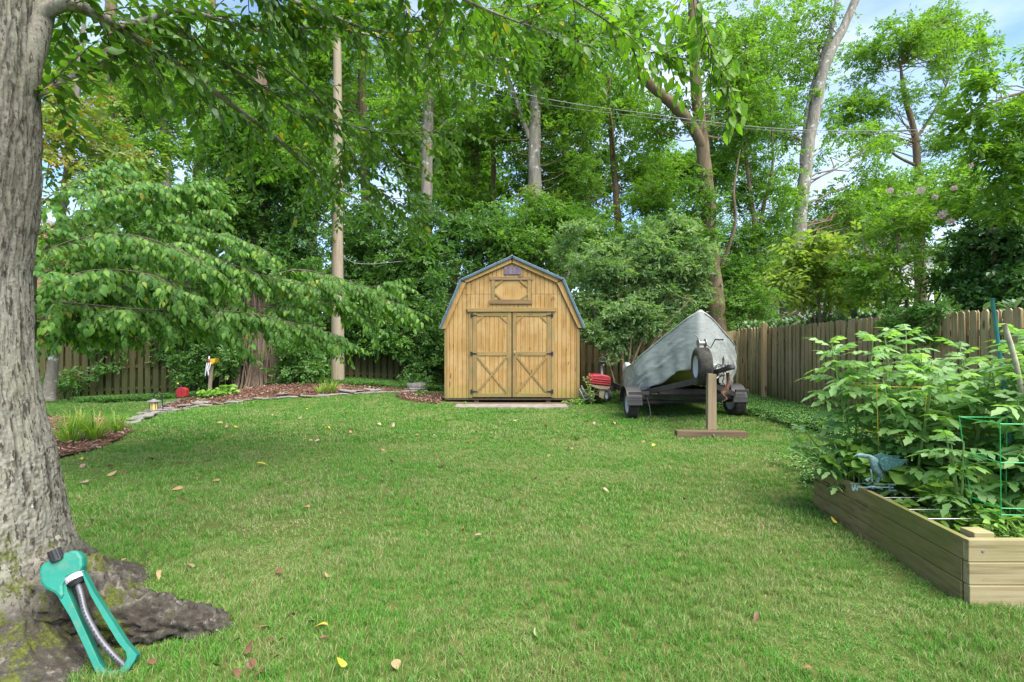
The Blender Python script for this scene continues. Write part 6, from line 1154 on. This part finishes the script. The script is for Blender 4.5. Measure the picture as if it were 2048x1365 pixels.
rt_ = tree('overhanging_tree', 'bright green leafy branches reaching in at the upper right corner', [(TP((2330, 740, 8), (2310, 400, 8), (2280, 100, 8), (2260, -100, 8)), [.15, .12, .1, .06]), (TP((2290, 220, 8), (2150, 180, 7.6), (2030, 190, 7.4), (1930, 230, 7.3)), [.05, .035, .02, .008]), (TP((2300, 350, 8), (2160, 320, 7.8), (2030, 300, 7.6), (1950, 320, 7.6)), [.04, .03, .02, .008])], M['twig_brown'],
     [([ell(1990, 220, 90, 60, 7.4, .6), ell(2020, 330, 70, 70, 7.6, .6), ell(2060, 100, 80, 60, 7.2, .6), ell(1960, 300, 60, 40, 7.6, .5), ell(2030, 400, 60, 50, 7.8, .6), ell(1920, 250, 50, 30, 7.4, .4), ell(1960, 30, 90, 24, 6.8, .4), ell(2130, 250, 80, 120, 7.6, .8), ell(1990, 130, 70, 50, 7.4, .6), ell(2010, 50, 70, 40, 7.2, .6), ell(1930, 180, 40, 26, 7.4, .4)], 30, .20, .19, SPRD, M['lf_light'], 13, dict(hole=1.1, up=.8))], r0=.015, flare=0)
# laurel tips above the right fence
lr = thing('laurel_hedge', (6.9, 11, 0), 'glossy pale laurel leaves standing up over the right hand fence', 'hedge', 'shrubs beyond the right fence'); P_, D_, N_ = [], [], []
for k in range(330):
    y = rng.uniform(6.2, 15); x = 6.75 + rng.uniform(0, .45) + (14.3 - y) * .02; z = 1.75 + rng.uniform(-.2, .22) + (.06 if y > 9 else -.02); n = rng.integers(5, 9)
    if rng.random() < .3 and y < 9: continue
    for q in range(n): a = rng.uniform(0, 2 * PI); P_.append((x, y, z + q * .012)); D_.append((math.cos(a) * .6, math.sin(a) * .6, rng.uniform(.4, 1.2))); N_.append((-math.cos(a), -math.sin(a), .8))
f = Fol(); f.add(np.array(P_), np.array(D_), np.array(N_), rng.uniform(.13, .2, len(P_)), TLONG); f.build('foliage', M['lf_laurel'], lr)
MB().box(6.95, 7.35, 5.5, 14.8, -.1, .2).build('base', M['bark_dark'], lr)
f = Fol(); clump_fill(f, [(np.array((7.25, y, .95)), np.array((.35, .6, .85))) for y in np.arange(5.6, 15, .8)], 30, .2, .2, SPRS, 14); f.build('foliage', M['lf_laurel'], lr)
tree('fence_vine', 'dark ivy spilling over the top of the right fence', [([np.array((6.72, 8.9, 0)), np.array((6.7, 8.9, 1)), np.array((6.68, 8.8, 1.9))], [.02, .015, .01])], M['twig_brown'],
     [([(np.array((6.5, 8.45, 1.75)), np.array((.14, .35, .28))), (np.array((6.5, 7.75, 1.6)), np.array((.1, .14, .3))), (np.array((6.65, 8.2, 1.98)), np.array((.2, .8, .12)))], 90, .12, .11, SPR, M['lf_ivy'], 16)], r0=.008, flare=0, group='shrubs and vines along the fences', cat='vine')
for k, (px, ells_, lab) in enumerate(((330, [(330, 280, 120, 90), (250, 180, 90, 80), (420, 190, 90, 70)], 'far light green tree seen between dogwood and utility pole'), (620, [(640, 300, 100, 90), (700, 190, 80, 90)], 'far light green tree just left of the utility pole top'), (900, [(900, 330, 110, 80), (820, 180, 90, 80), (960, 380, 80, 50)], 'far rounded tree high behind the shed, left of centre'), (1130, [(1130, 330, 110, 90), (1180, 200, 80, 60), (1060, 200, 70, 70)], 'far rounded tree behind the forked trunk'), (1420, [(1430, 330, 90, 90), (1480, 200, 80, 60), (1340, 340, 90, 70)], 'far soft green tree behind the leaning brown trunk'), (1690, [(1690, 500, 90, 60), (1600, 520, 90, 60), (1800, 520, 90, 50)], 'far low tree between the mottled trunk and the crape myrtle'))):
    tree('distant_tree', lab, [(TP((px, 700, 29), (px + 5, 500, 29), (px, 300, 29), (px - 6, 200, 29)) if px < 1600 else TP((px, 700, 29), (px + 5, 600, 29), (px, 500, 29)), [.3, .26, .2, .1])], M['bark_grey'], [([ell(a, b_, c_, d_, 29) for a, b_, c_, d_ in ells_], 5.5, .75, .40, SPR, M['lf_far'] if k % 2 else M['lf_light'], 26, dict(hole=.3))])
# far wood
f = Fol(); n = 2000; xx = rng.uniform(-55, 55, n); yy_ = rng.uniform(34, 50, n); zt = 8.5 + 2.5 * np.sin(xx * .35) + 1.5 * np.sin(xx * .9 + 2); zz_ = rng.random(n) * zt; C = np.column_stack([xx, yy_, zz_]); k = 26; ci = np.repeat(np.arange(n), k); d = rdir(n * k, .3)
f.add(C[ci] + d * [1.5, 1.2, 1.0] * rng.random((n * k, 1)) ** .4, unit(d + rng.normal(size=d.shape) * .4), unit(np.array([0, -.4, 1.]) + rng.normal(size=d.shape) * .5), .62 * rng.uniform(.7, 1.3, n * k), T2, np.clip(rng.random(n)[ci] * .6 + rng.random(n * k) * .4, 0, 1)); tag(f.build('far_woods', M['lf_far'], None), 'distant mass of woodland behind the garden trees', 'woods')
f = Fol(); n = 1500; xx = rng.uniform(-26, 26, n); yy_ = rng.uniform(20, 26, n); zz_ = rng.random(n) ** 1.2 * (3.6 + 1.2 * np.sin(xx * .5)); C = np.column_stack([xx, yy_, zz_]); C = C[~((C[:, 0] > 9) & (C[:, 2] > 2.6))]; n = len(C); k = 24; ci = np.repeat(np.arange(n), k); d = rdir(n * k, .3)
f.add(C[ci] + d * [.8, .7, .55] * rng.random((n * k, 1)) ** .4, unit(d + rng.normal(size=d.shape) * .4), unit(np.array([0, -.4, 1.]) + rng.normal(size=d.shape) * .5), .34 * rng.uniform(.7, 1.3, n * k), T2, np.clip(rng.random(n)[ci] * .6 + rng.random(n * k) * .4, 0, 1)); tag(f.build('undergrowth', M['lf_mid'], None), 'tangled undergrowth on the wood floor beyond the fence', 'undergrowth')

# ------------------------------------------------------------------ houses glimpsed through leaves
M['siding'] = plain('white_siding', (.66, .66, .66), .6, 0, .06); M['roofgrey'] = plain('grey_shingles', (.20, .20, .21), .9, 0, .3); M['brickw'] = plain('brick', (.34, .20, .15), .9, 0, .3, 30)
m = NT('window_glass'); m.bsdf((.05, .07, .09), .08); M['glass'] = m.m
def house(x0, x1, y0, y1, h, rh, lab, wallm, wins):
    t = thing('house', ((x0 + x1) / 2, y0, 0), lab, 'house', 'neighbouring houses'); b = MB(); b.prism([(x0, -.2), (x1, -.2), (x1, h), ((x0 + x1) / 2, h + rh), (x0, h)], y0, y1); b.build('wall', wallm, t); xm = (x0 + x1) / 2
    for s in (-1, 1):
        xe = x0 - .4 if s < 0 else x1 + .4; ze = h - .4 * rh / ((x1 - x0) / 2); r = MB(); P = [(xe, ze), (xm, h + rh + .02), (xm, h + rh + .2), (xe, ze + .18)]; r.prism(P[::(1 if s < 0 else -1)], y0 - .4, y1 + .4); r.build('roof', M['roofgrey'], t)
        r = MB(); r.bar((xe, y0 - .43, ze + .05), (xm, y0 - .43, h + rh + .06), .04, .22, up=(0, 1, 0)); r.build('barge_board', M['siding'], t)
    for wx, wz, ww, wh in wins:
        f_ = MB().box(wx - ww / 2 - .08, wx + ww / 2 + .08, y0 - .05, y0 - .002, wz - wh / 2 - .08, wz + wh / 2 + .08).build('window', M['siding'], t)
        for a in (-1, 1):
            for c_ in (-1, 1): MB().box(wx + (a - 1) * ww / 4 + .015, wx + (a + 1) * ww / 4 - .015, y0 - .07, y0 - .052, wz + (c_ - 1) * wh / 4 + .015, wz + (c_ + 1) * wh / 4 - .015).build('pane', M['glass'], f_)
house(17, 27, 32, 42, 7.2, 3.2, 'white sided two storey house glimpsed through the trees at right', M['siding'], [(20, 5.2, 1, 1.5), (24, 5.2, 1, 1.5)])
house(-24, -15.5, 21, 29, 4.2, 2.4, 'brick and white house half hidden behind the left fence and trees', M['brickw'], [(-17.6, 1.9, 1.5, 1.3), (-20.4, 1.9, 1.5, 1.3)])

# ------------------------------------------------------------------ vegetables in the raised bed
def compound(seed, droop=.35):
    r = np.random.default_rng(seed); lob = [0, .45, .95, .6, .85, .35, 0]; base = tri_leaf(.15, .30, lob, .12); Vs, Fs, o = [], [], 0
    def put(p, ang, s, tilt):
        nonlocal o
        c_, s_ = math.cos(ang), math.sin(ang); v = base[0] * s; x = v[:, 0] * c_ + v[:, 1] * s_; y = -v[:, 0] * s_ + v[:, 1] * c_; z = v[:, 2] - tilt * v[:, 1]; Vs.append(np.column_stack([x + p[0], y + p[1], z + p[2]])); Fs.append(base[1] + o); o += len(v)
    zc = lambda y: -droop * y * y
    for y, s in ((.22, .26), (.42, .34), (.66, .38)):
        for sd in (-1, 1): put((0, y + r.uniform(-.03, .03), zc(y)), sd * r.uniform(1.0, 1.35), s * r.uniform(.85, 1.15), r.uniform(.1, .5))
    for y in (.32, .54):
        for sd in (-1, 1): put((0, y, zc(y)), sd * 1.3, .13, .2)
    put((0, .80, zc(.8)), r.uniform(-.2, .2), .42, .6)
    # rachis ribbon
    ys_ = np.linspace(0, .82, 6); V = []
    for y in ys_: V += [(-.012, y, zc(y)), (.012, y, zc(y)), (0, y, zc(y) - .018)]
    F = []
    for i in range(5):
        a = i * 3
        for u, v in ((0, 1), (1, 2), (2, 0)): F += [(a + u, a + v, a + 3 + v), (a + u, a + 3 + v, a + 3 + u)]
    Vs.append(np.array(V)); Fs.append(np.array(F) + o); return np.concatenate(Vs), np.concatenate(Fs)
CLM = []
for k in range(8):
    V, F = compound(k, .25 + .06 * (k % 4)); me = npmesh('leaf', V, F, np.clip(np.full(len(F), (k % 4) * .24 + .16) + rng.normal(size=len(F)) * .03, 0, .96), smooth=True); me.materials.append(M['lf_tom']); CLM.append(me)
def place_leaf(me, p, d, n, s, parent, name='leaf'):
    d = unit(np.array(d, float)); x = unit(np.cross(d, n)); z = np.cross(x, d); o = bpy.data.objects.new(name, me); COL.objects.link(o); o.parent = parent
    o.matrix_basis = Matrix.Translation(Vector(p) - WL[parent.name]) @ Matrix(((x[0], d[0], z[0], 0), (x[1], d[1], z[1], 0), (x[2], d[2], z[2], 0), (0, 0, 0, 1))) @ Matrix.Scale(float(s), 4); return o
def tomato(x, y, h, lab, ns=4, spread=.22, size=.26, lean=(0, 0), z0=.27):
    t = thing('tomato_plant', (x, y, z0), lab, 'tomato plant', 'tomato plants in the raised bed')
    for s in range(ns):
        a = rng.uniform(0, 2 * PI); hh = h * rng.uniform(.72, 1.05); sp_ = spread * rng.uniform(.3, 1.1); pts = smooth_path([(x, y, z0 - .03), (x + .4 * sp_ * math.cos(a), y + .4 * sp_ * math.sin(a), z0 + hh * .35), (x + sp_ * math.cos(a) + lean[0] * .6, y + sp_ * math.sin(a) + lean[1] * .6, z0 + hh * .75), (x + sp_ * 1.3 * math.cos(a) + lean[0], y + sp_ * 1.3 * math.sin(a) + lean[1], z0 + hh)], 24)
        MB().tube(pts, np.linspace(.009, .004, 24), 7).build('stem', M['stem'], t, smooth=True); m_ = int(hh / .046); ph = rng.uniform(0, 6)
        for k in range(m_):
            f_ = .10 + .9 * (k + .5) / m_; i = min(int(f_ * 23), 22); p = pts[i]; an = ph + k * 2.4; el_ = rng.uniform(.05, .6) if f_ < .9 else 1.0; sc_ = size * (1 - .4 * max(0, f_ - .65) / .35) * rng.uniform(.75, 1.15)
            place_leaf(CLM[int(rng.integers(8))], p, (math.cos(an), math.sin(an), el_), (rng.normal() * .25 - math.cos(an) * el_, rng.normal() * .25 - math.sin(an) * el_, 1), sc_, t)
    return t
tomato(2.84, 4.12, 1.16, 'tomato plant at the far left corner of the bed, tallest against the fence', 4, .17)
tomato(3.20, 4.05, 1.26, 'second tomato plant from the far left corner, in the first yellow cage', 4, .18)
tomato(3.52, 4.15, 1.12, 'tomato plant between the first two yellow cages', 4, .2)
tomato(3.82, 4.05, 1.2, 'tomato plant inside the middle yellow cage', 4, .2)
tomato(4.05, 3.85, 1.18, 'tomato plant just left of the teal stake', 4, .2)
tomato(3.55, 3.50, .92, 'shorter tomato plant behind the green cage', 4, .2, .24)
tomato(3.72, 3.42, 1.22, 'tall tomato plant around the teal stake', 4, .2)
tomato(3.18, 2.98, 1.0, 'tomato plant inside the bright green cage, by the front plank', 4, .16, .22)
tomato(3.42, 3.10, 1.30, 'tomato plant at the far right edge beside the pale sunlit stem', 5, .16, .25)
tomato(3.02, 3.75, .98, 'bushy tomato plant in front of the first yellow cage', 4, .2, .24)
tomato(3.40, 3.72, 1.0, 'bushy tomato plant between the yellow and green cages', 4, .2, .24)
tomato(2.74, 4.16, .42, 'low tomato plant sprawling over the far left corner of the bed', 4, .30, .2, lean=(-.12, -.1))
tomato(2.62, 3.98, .34, 'tomato shoot hanging out over the left plank onto the lawn', 3, .25, .17, lean=(-.20, -.05))
def simple_leaves(tv, mat, n=5):
    r_ = []
    for k in range(n): me = npmesh('leaf', tv[0], tv[1], np.full(len(tv[1]), .05 + .9 * k / (n - 1)), smooth=True); me.materials.append(mat); r_.append(me)
    return r_
SQM = simple_leaves(tri_leaf(.10, .52, [.42, 1.0, 1.02, .98, .72, .42, 0], -.06), M['lf_squash']); HBM = simple_leaves(TROUND, M['lf_herb']); HSM = simple_leaves(TL, M['lf_herb'])
def bushy(name, x, y, rx, ry, h, n, lo, hi, meshes, lab, cat, z0=.27, group='low plants in the raised bed', flat=.6, petm=None):
    t = thing(name, (x, y, z0), lab, cat, group); pet = []
    for k in range(n):
        a = rng.uniform(0, 2 * PI); q = math.sqrt(rng.random()); px, py = x + rx * q * math.cos(a), y + ry * q * math.sin(a); z = z0 + h * (1 - .45 * q * q) * rng.uniform(.45, 1.05); an = rng.uniform(0, 2 * PI)
        place_leaf(meshes[int(rng.integers(len(meshes)))], (px, py, z), (math.cos(an), math.sin(an), rng.uniform(-.35, .2)), (rng.normal() * flat * .5, rng.normal() * flat * .5 - .3, 1), rng.uniform(lo, hi), t)
        pet.append(np.array([(x + (px - x) * .45, y + (py - y) * .45, z0 - .02), (x + (px - x) * .8, y + (py - y) * .8, z0 + (z - z0) * .6), (px, py, z)]))
    V, F = tubes(np.array(pet), np.full((len(pet), 3), .0035), 5); link('stems', npmesh('stems', V - np.array(WL[t.name]), F, smooth=True), M['stem'], t); return t
bushy('squash_plant', 2.90, 3.88, .30, .25, .36, 55, .09, .16, SQM, 'broad leaved squash plant just behind the weather vane', 'squash plant')
bushy('squash_plant', 3.22, 3.60, .30, .25, .34, 55, .09, .16, SQM, 'broad leaved squash plant right of the weather vane', 'squash plant')
bushy('squash_plant', 3.46, 3.28, .24, .20, .30, 40, .09, .15, SQM, 'broad leaved squash plant behind the green cage', 'squash plant')
bushy('bean_plant', 2.76, 4.0, .2, .26, .40, 110, .05, .09, HBM, 'small leaved bean plant at the far end of the left plank', 'bean plant')
bushy('bean_plant', 3.0, 3.42, .20, .16, .24, 100, .04, .075, HBM, 'round leaved plant low beside the weather vane letter', 'bean plant')
bushy('herb_plant', 2.74, 3.18, .12, .14, .10, 60, .04, .075, HSM, 'low bright herb just inside the left plank, between the cords', 'herb')
tomato(2.84, 3.16, .62, 'young tomato plant in front of the green cage beside the left plank', 3, .12, .2)
bushy('bean_plant', 2.86, 3.02, .13, .12, .14, 50, .04, .07, HBM, 'low round leaved sprout at the foot of the green cage', 'bean plant')
bushy('herb_plant', 2.68, 3.42, .08, .08, .09, 30, .04, .07, HBM, 'small leafy plant in front of the weather vane rod', 'herb')
bushy('herb_plant', 3.02, 3.22, .24, .16, .30, 130, .04, .08, HSM, 'bright narrow leaved herb in the middle of the bed', 'herb')
bushy('herb_plant', 3.0, 3.02, .26, .12, .22, 100, .05, .09, HSM, 'straggly herb by the near white cord', 'herb')
bushy('herb_plant', 3.05, 2.86, .38, .07, .17, 100, .035, .07, HSM, 'low trailing herb along the front plank', 'herb')
bushy('squash_plant', 3.3, 2.92, .22, .13, .32, 45, .08, .12, SQM, 'squash leaves low at the right edge inside the front plank', 'squash plant')
bushy('herb_plant', 2.80, 2.86, .16, .07, .13, 45, .035, .065, HSM, 'trailing herb in the near corner behind the corner block', 'herb')
bushy('bean_plant', 3.7, 3.9, .6, .35, .45, 110, .07, .13, HBM, 'dense bean foliage under the tomato row', 'bean plant')

# ------------------------------------------------------------------ daylilies, hostas and weeds
def strap(name, x, y, n, ln, lab, mat, cat, grp, wd=.014, spread=1.0):
    g0 = float(gz(x, y)); t = thing(name, (x, y, g0), lab, cat, grp); Vs, Fs, Rs, o = [], [], [], 0
    for k in range(n):
        a = rng.uniform(0, 2 * PI); L_ = ln * rng.uniform(.6, 1.15); lean_ = rng.uniform(.25, 1.0) * spread; q = rng.uniform(0, .12); bx, by = x + q * math.cos(a), y + q * math.sin(a); K = 8; ts = np.linspace(0, 1, K); out_ = lean_ * L_ * ts ** 1.5 * .75; hz_ = L_ * (ts - .55 * lean_ * ts ** 2.4) * .85
        c_ = np.column_stack([bx + out_ * math.cos(a), by + out_ * math.sin(a), g0 + hz_]); w_ = wd * np.sin(np.clip(ts * .9 + .12, 0, 1) * PI) ** .6; sd_ = np.array([-math.sin(a), math.cos(a), 0]); V = np.concatenate([c_ - sd_ * w_[:, None] / 2, c_ + sd_ * w_[:, None] / 2]); Vs.append(V)
        F = []
        for i in range(K - 1): F += [(i, i + 1, K + i + 1), (i, K + i + 1, K + i)]
        Fs.append(np.array(F) + o); o += 2 * K; Rs.append(np.full(len(F), rng.random()))
    link('foliage', npmesh('foliage', np.concatenate(Vs) - np.array(WL[t.name]), np.concatenate(Fs), np.concatenate(Rs), smooth=True), mat, t)['kind'] = 'stuff'; return t
for (px, py, n, L_, lab) in ((140, 890, 110, .66, 'daylily clump nearest the big trunk'), (190, 884, 120, .66, 'middle daylily clump in the small left bed'), (232, 868, 90, .55, 'daylily clump at the right end of the small left bed'), (160, 862, 90, .6, 'daylily clump at the back of the small left bed')):
    q = gpt(px, py); strap('daylily', q[0], q[1], n, L_, lab, M['lf_lily'], 'daylily', 'daylily clumps in the left bed')
for (px, py, ln) in ((655, 788, .62), (668, 786, .5), (640, 790, .45)):
    q = gpt(px, py); strap('daylily', q[0], q[1], 42, ln, {655: 'yellowish grassy daylily clump at the foot of the utility pole', 668: 'grassy clump touching the right side of the pole foot', 640: 'small grassy clump left of the pole foot'}[px], M['lf_lily'], 'daylily', 'grassy clumps by the pole')
HO = simple_leaves(tri_leaf(.16, .34), M['lf_herb']); HB = simple_leaves(tri_leaf(.16, .34), M['lf_ivy'])
for (px, py, rx, h, n, mm_, lab) in ((425, 797, .34, .26, 60, HO, 'bright green hosta on the mulch left of the ivy tree'), (452, 793, .3, .30, 60, HO, 'taller light green leafy plant beside the hosta'), (475, 782, .4, .42, 70, HB, 'dark leafy plant against the foot of the ivy tree'), (408, 800, .16, .18, 30, HB, 'small dark leafy plant left of the hosta'), (115, 792, .35, .35, 60, HB, 'low dark weeds at the fence by the big trunk'), (842, 793, .18, .14, 40, HB, 'small green weed tuft left of the shed corner')):
    q = gpt(px, py); bushy('leafy_plant', q[0], q[1], rx, rx * .6, h, n, .09, .17, mm_, lab, 'plant', float(gz(*q)), 'plants in the mulch bed')
q = gp(1178, 812); VM = simple_leaves(TL, M['lf_varieg']); vp = thing('variegated_shrub', (q[0] + .08, q[1] + .15, 0), 'thin cream variegated shrub between the shed corner and the red wagon', 'shrub')
P_, D_, N_ = [], [], []
for s in range(9):
    a = rng.uniform(0, 2 * PI); h = rng.uniform(.35, .78); tp = (vp.location.x + .22 * math.cos(a), vp.location.y + .15 * math.sin(a), h); pts = smooth_path([(vp.location.x, vp.location.y, 0), (vp.location.x + .08 * math.cos(a), vp.location.y + .05 * math.sin(a), h * .6), tp], 12); MB().tube(pts, .004, 5).build('stem', M['stem'], vp)
    for k in range(12): p = pts[min(2 + k * 9 // 11, 11)]; an = k * 2.4; place_leaf(VM[int(rng.integers(5))], p, (math.cos(an), math.sin(an), .3), (0, 0, 1), rng.uniform(.05, .09), vp)
bushy('leafy_plant', q[0] - .25, q[1] + .3, .3, .2, .14, 50, .05, .1, HO, 'low green weeds at the right corner of the shed', 'plant', 0, 'plants in the mulch bed')
bushy('leafy_plant', S(293, 0)[0], 11.95, .05, .04, .09, 14, .03, .05, HO, 'tiny weed growing under the left edge of the shed', 'plant', 0, 'plants in the mulch bed')
print('foliage tris', Fol.tris, 'objects', len(bpy.data.objects))
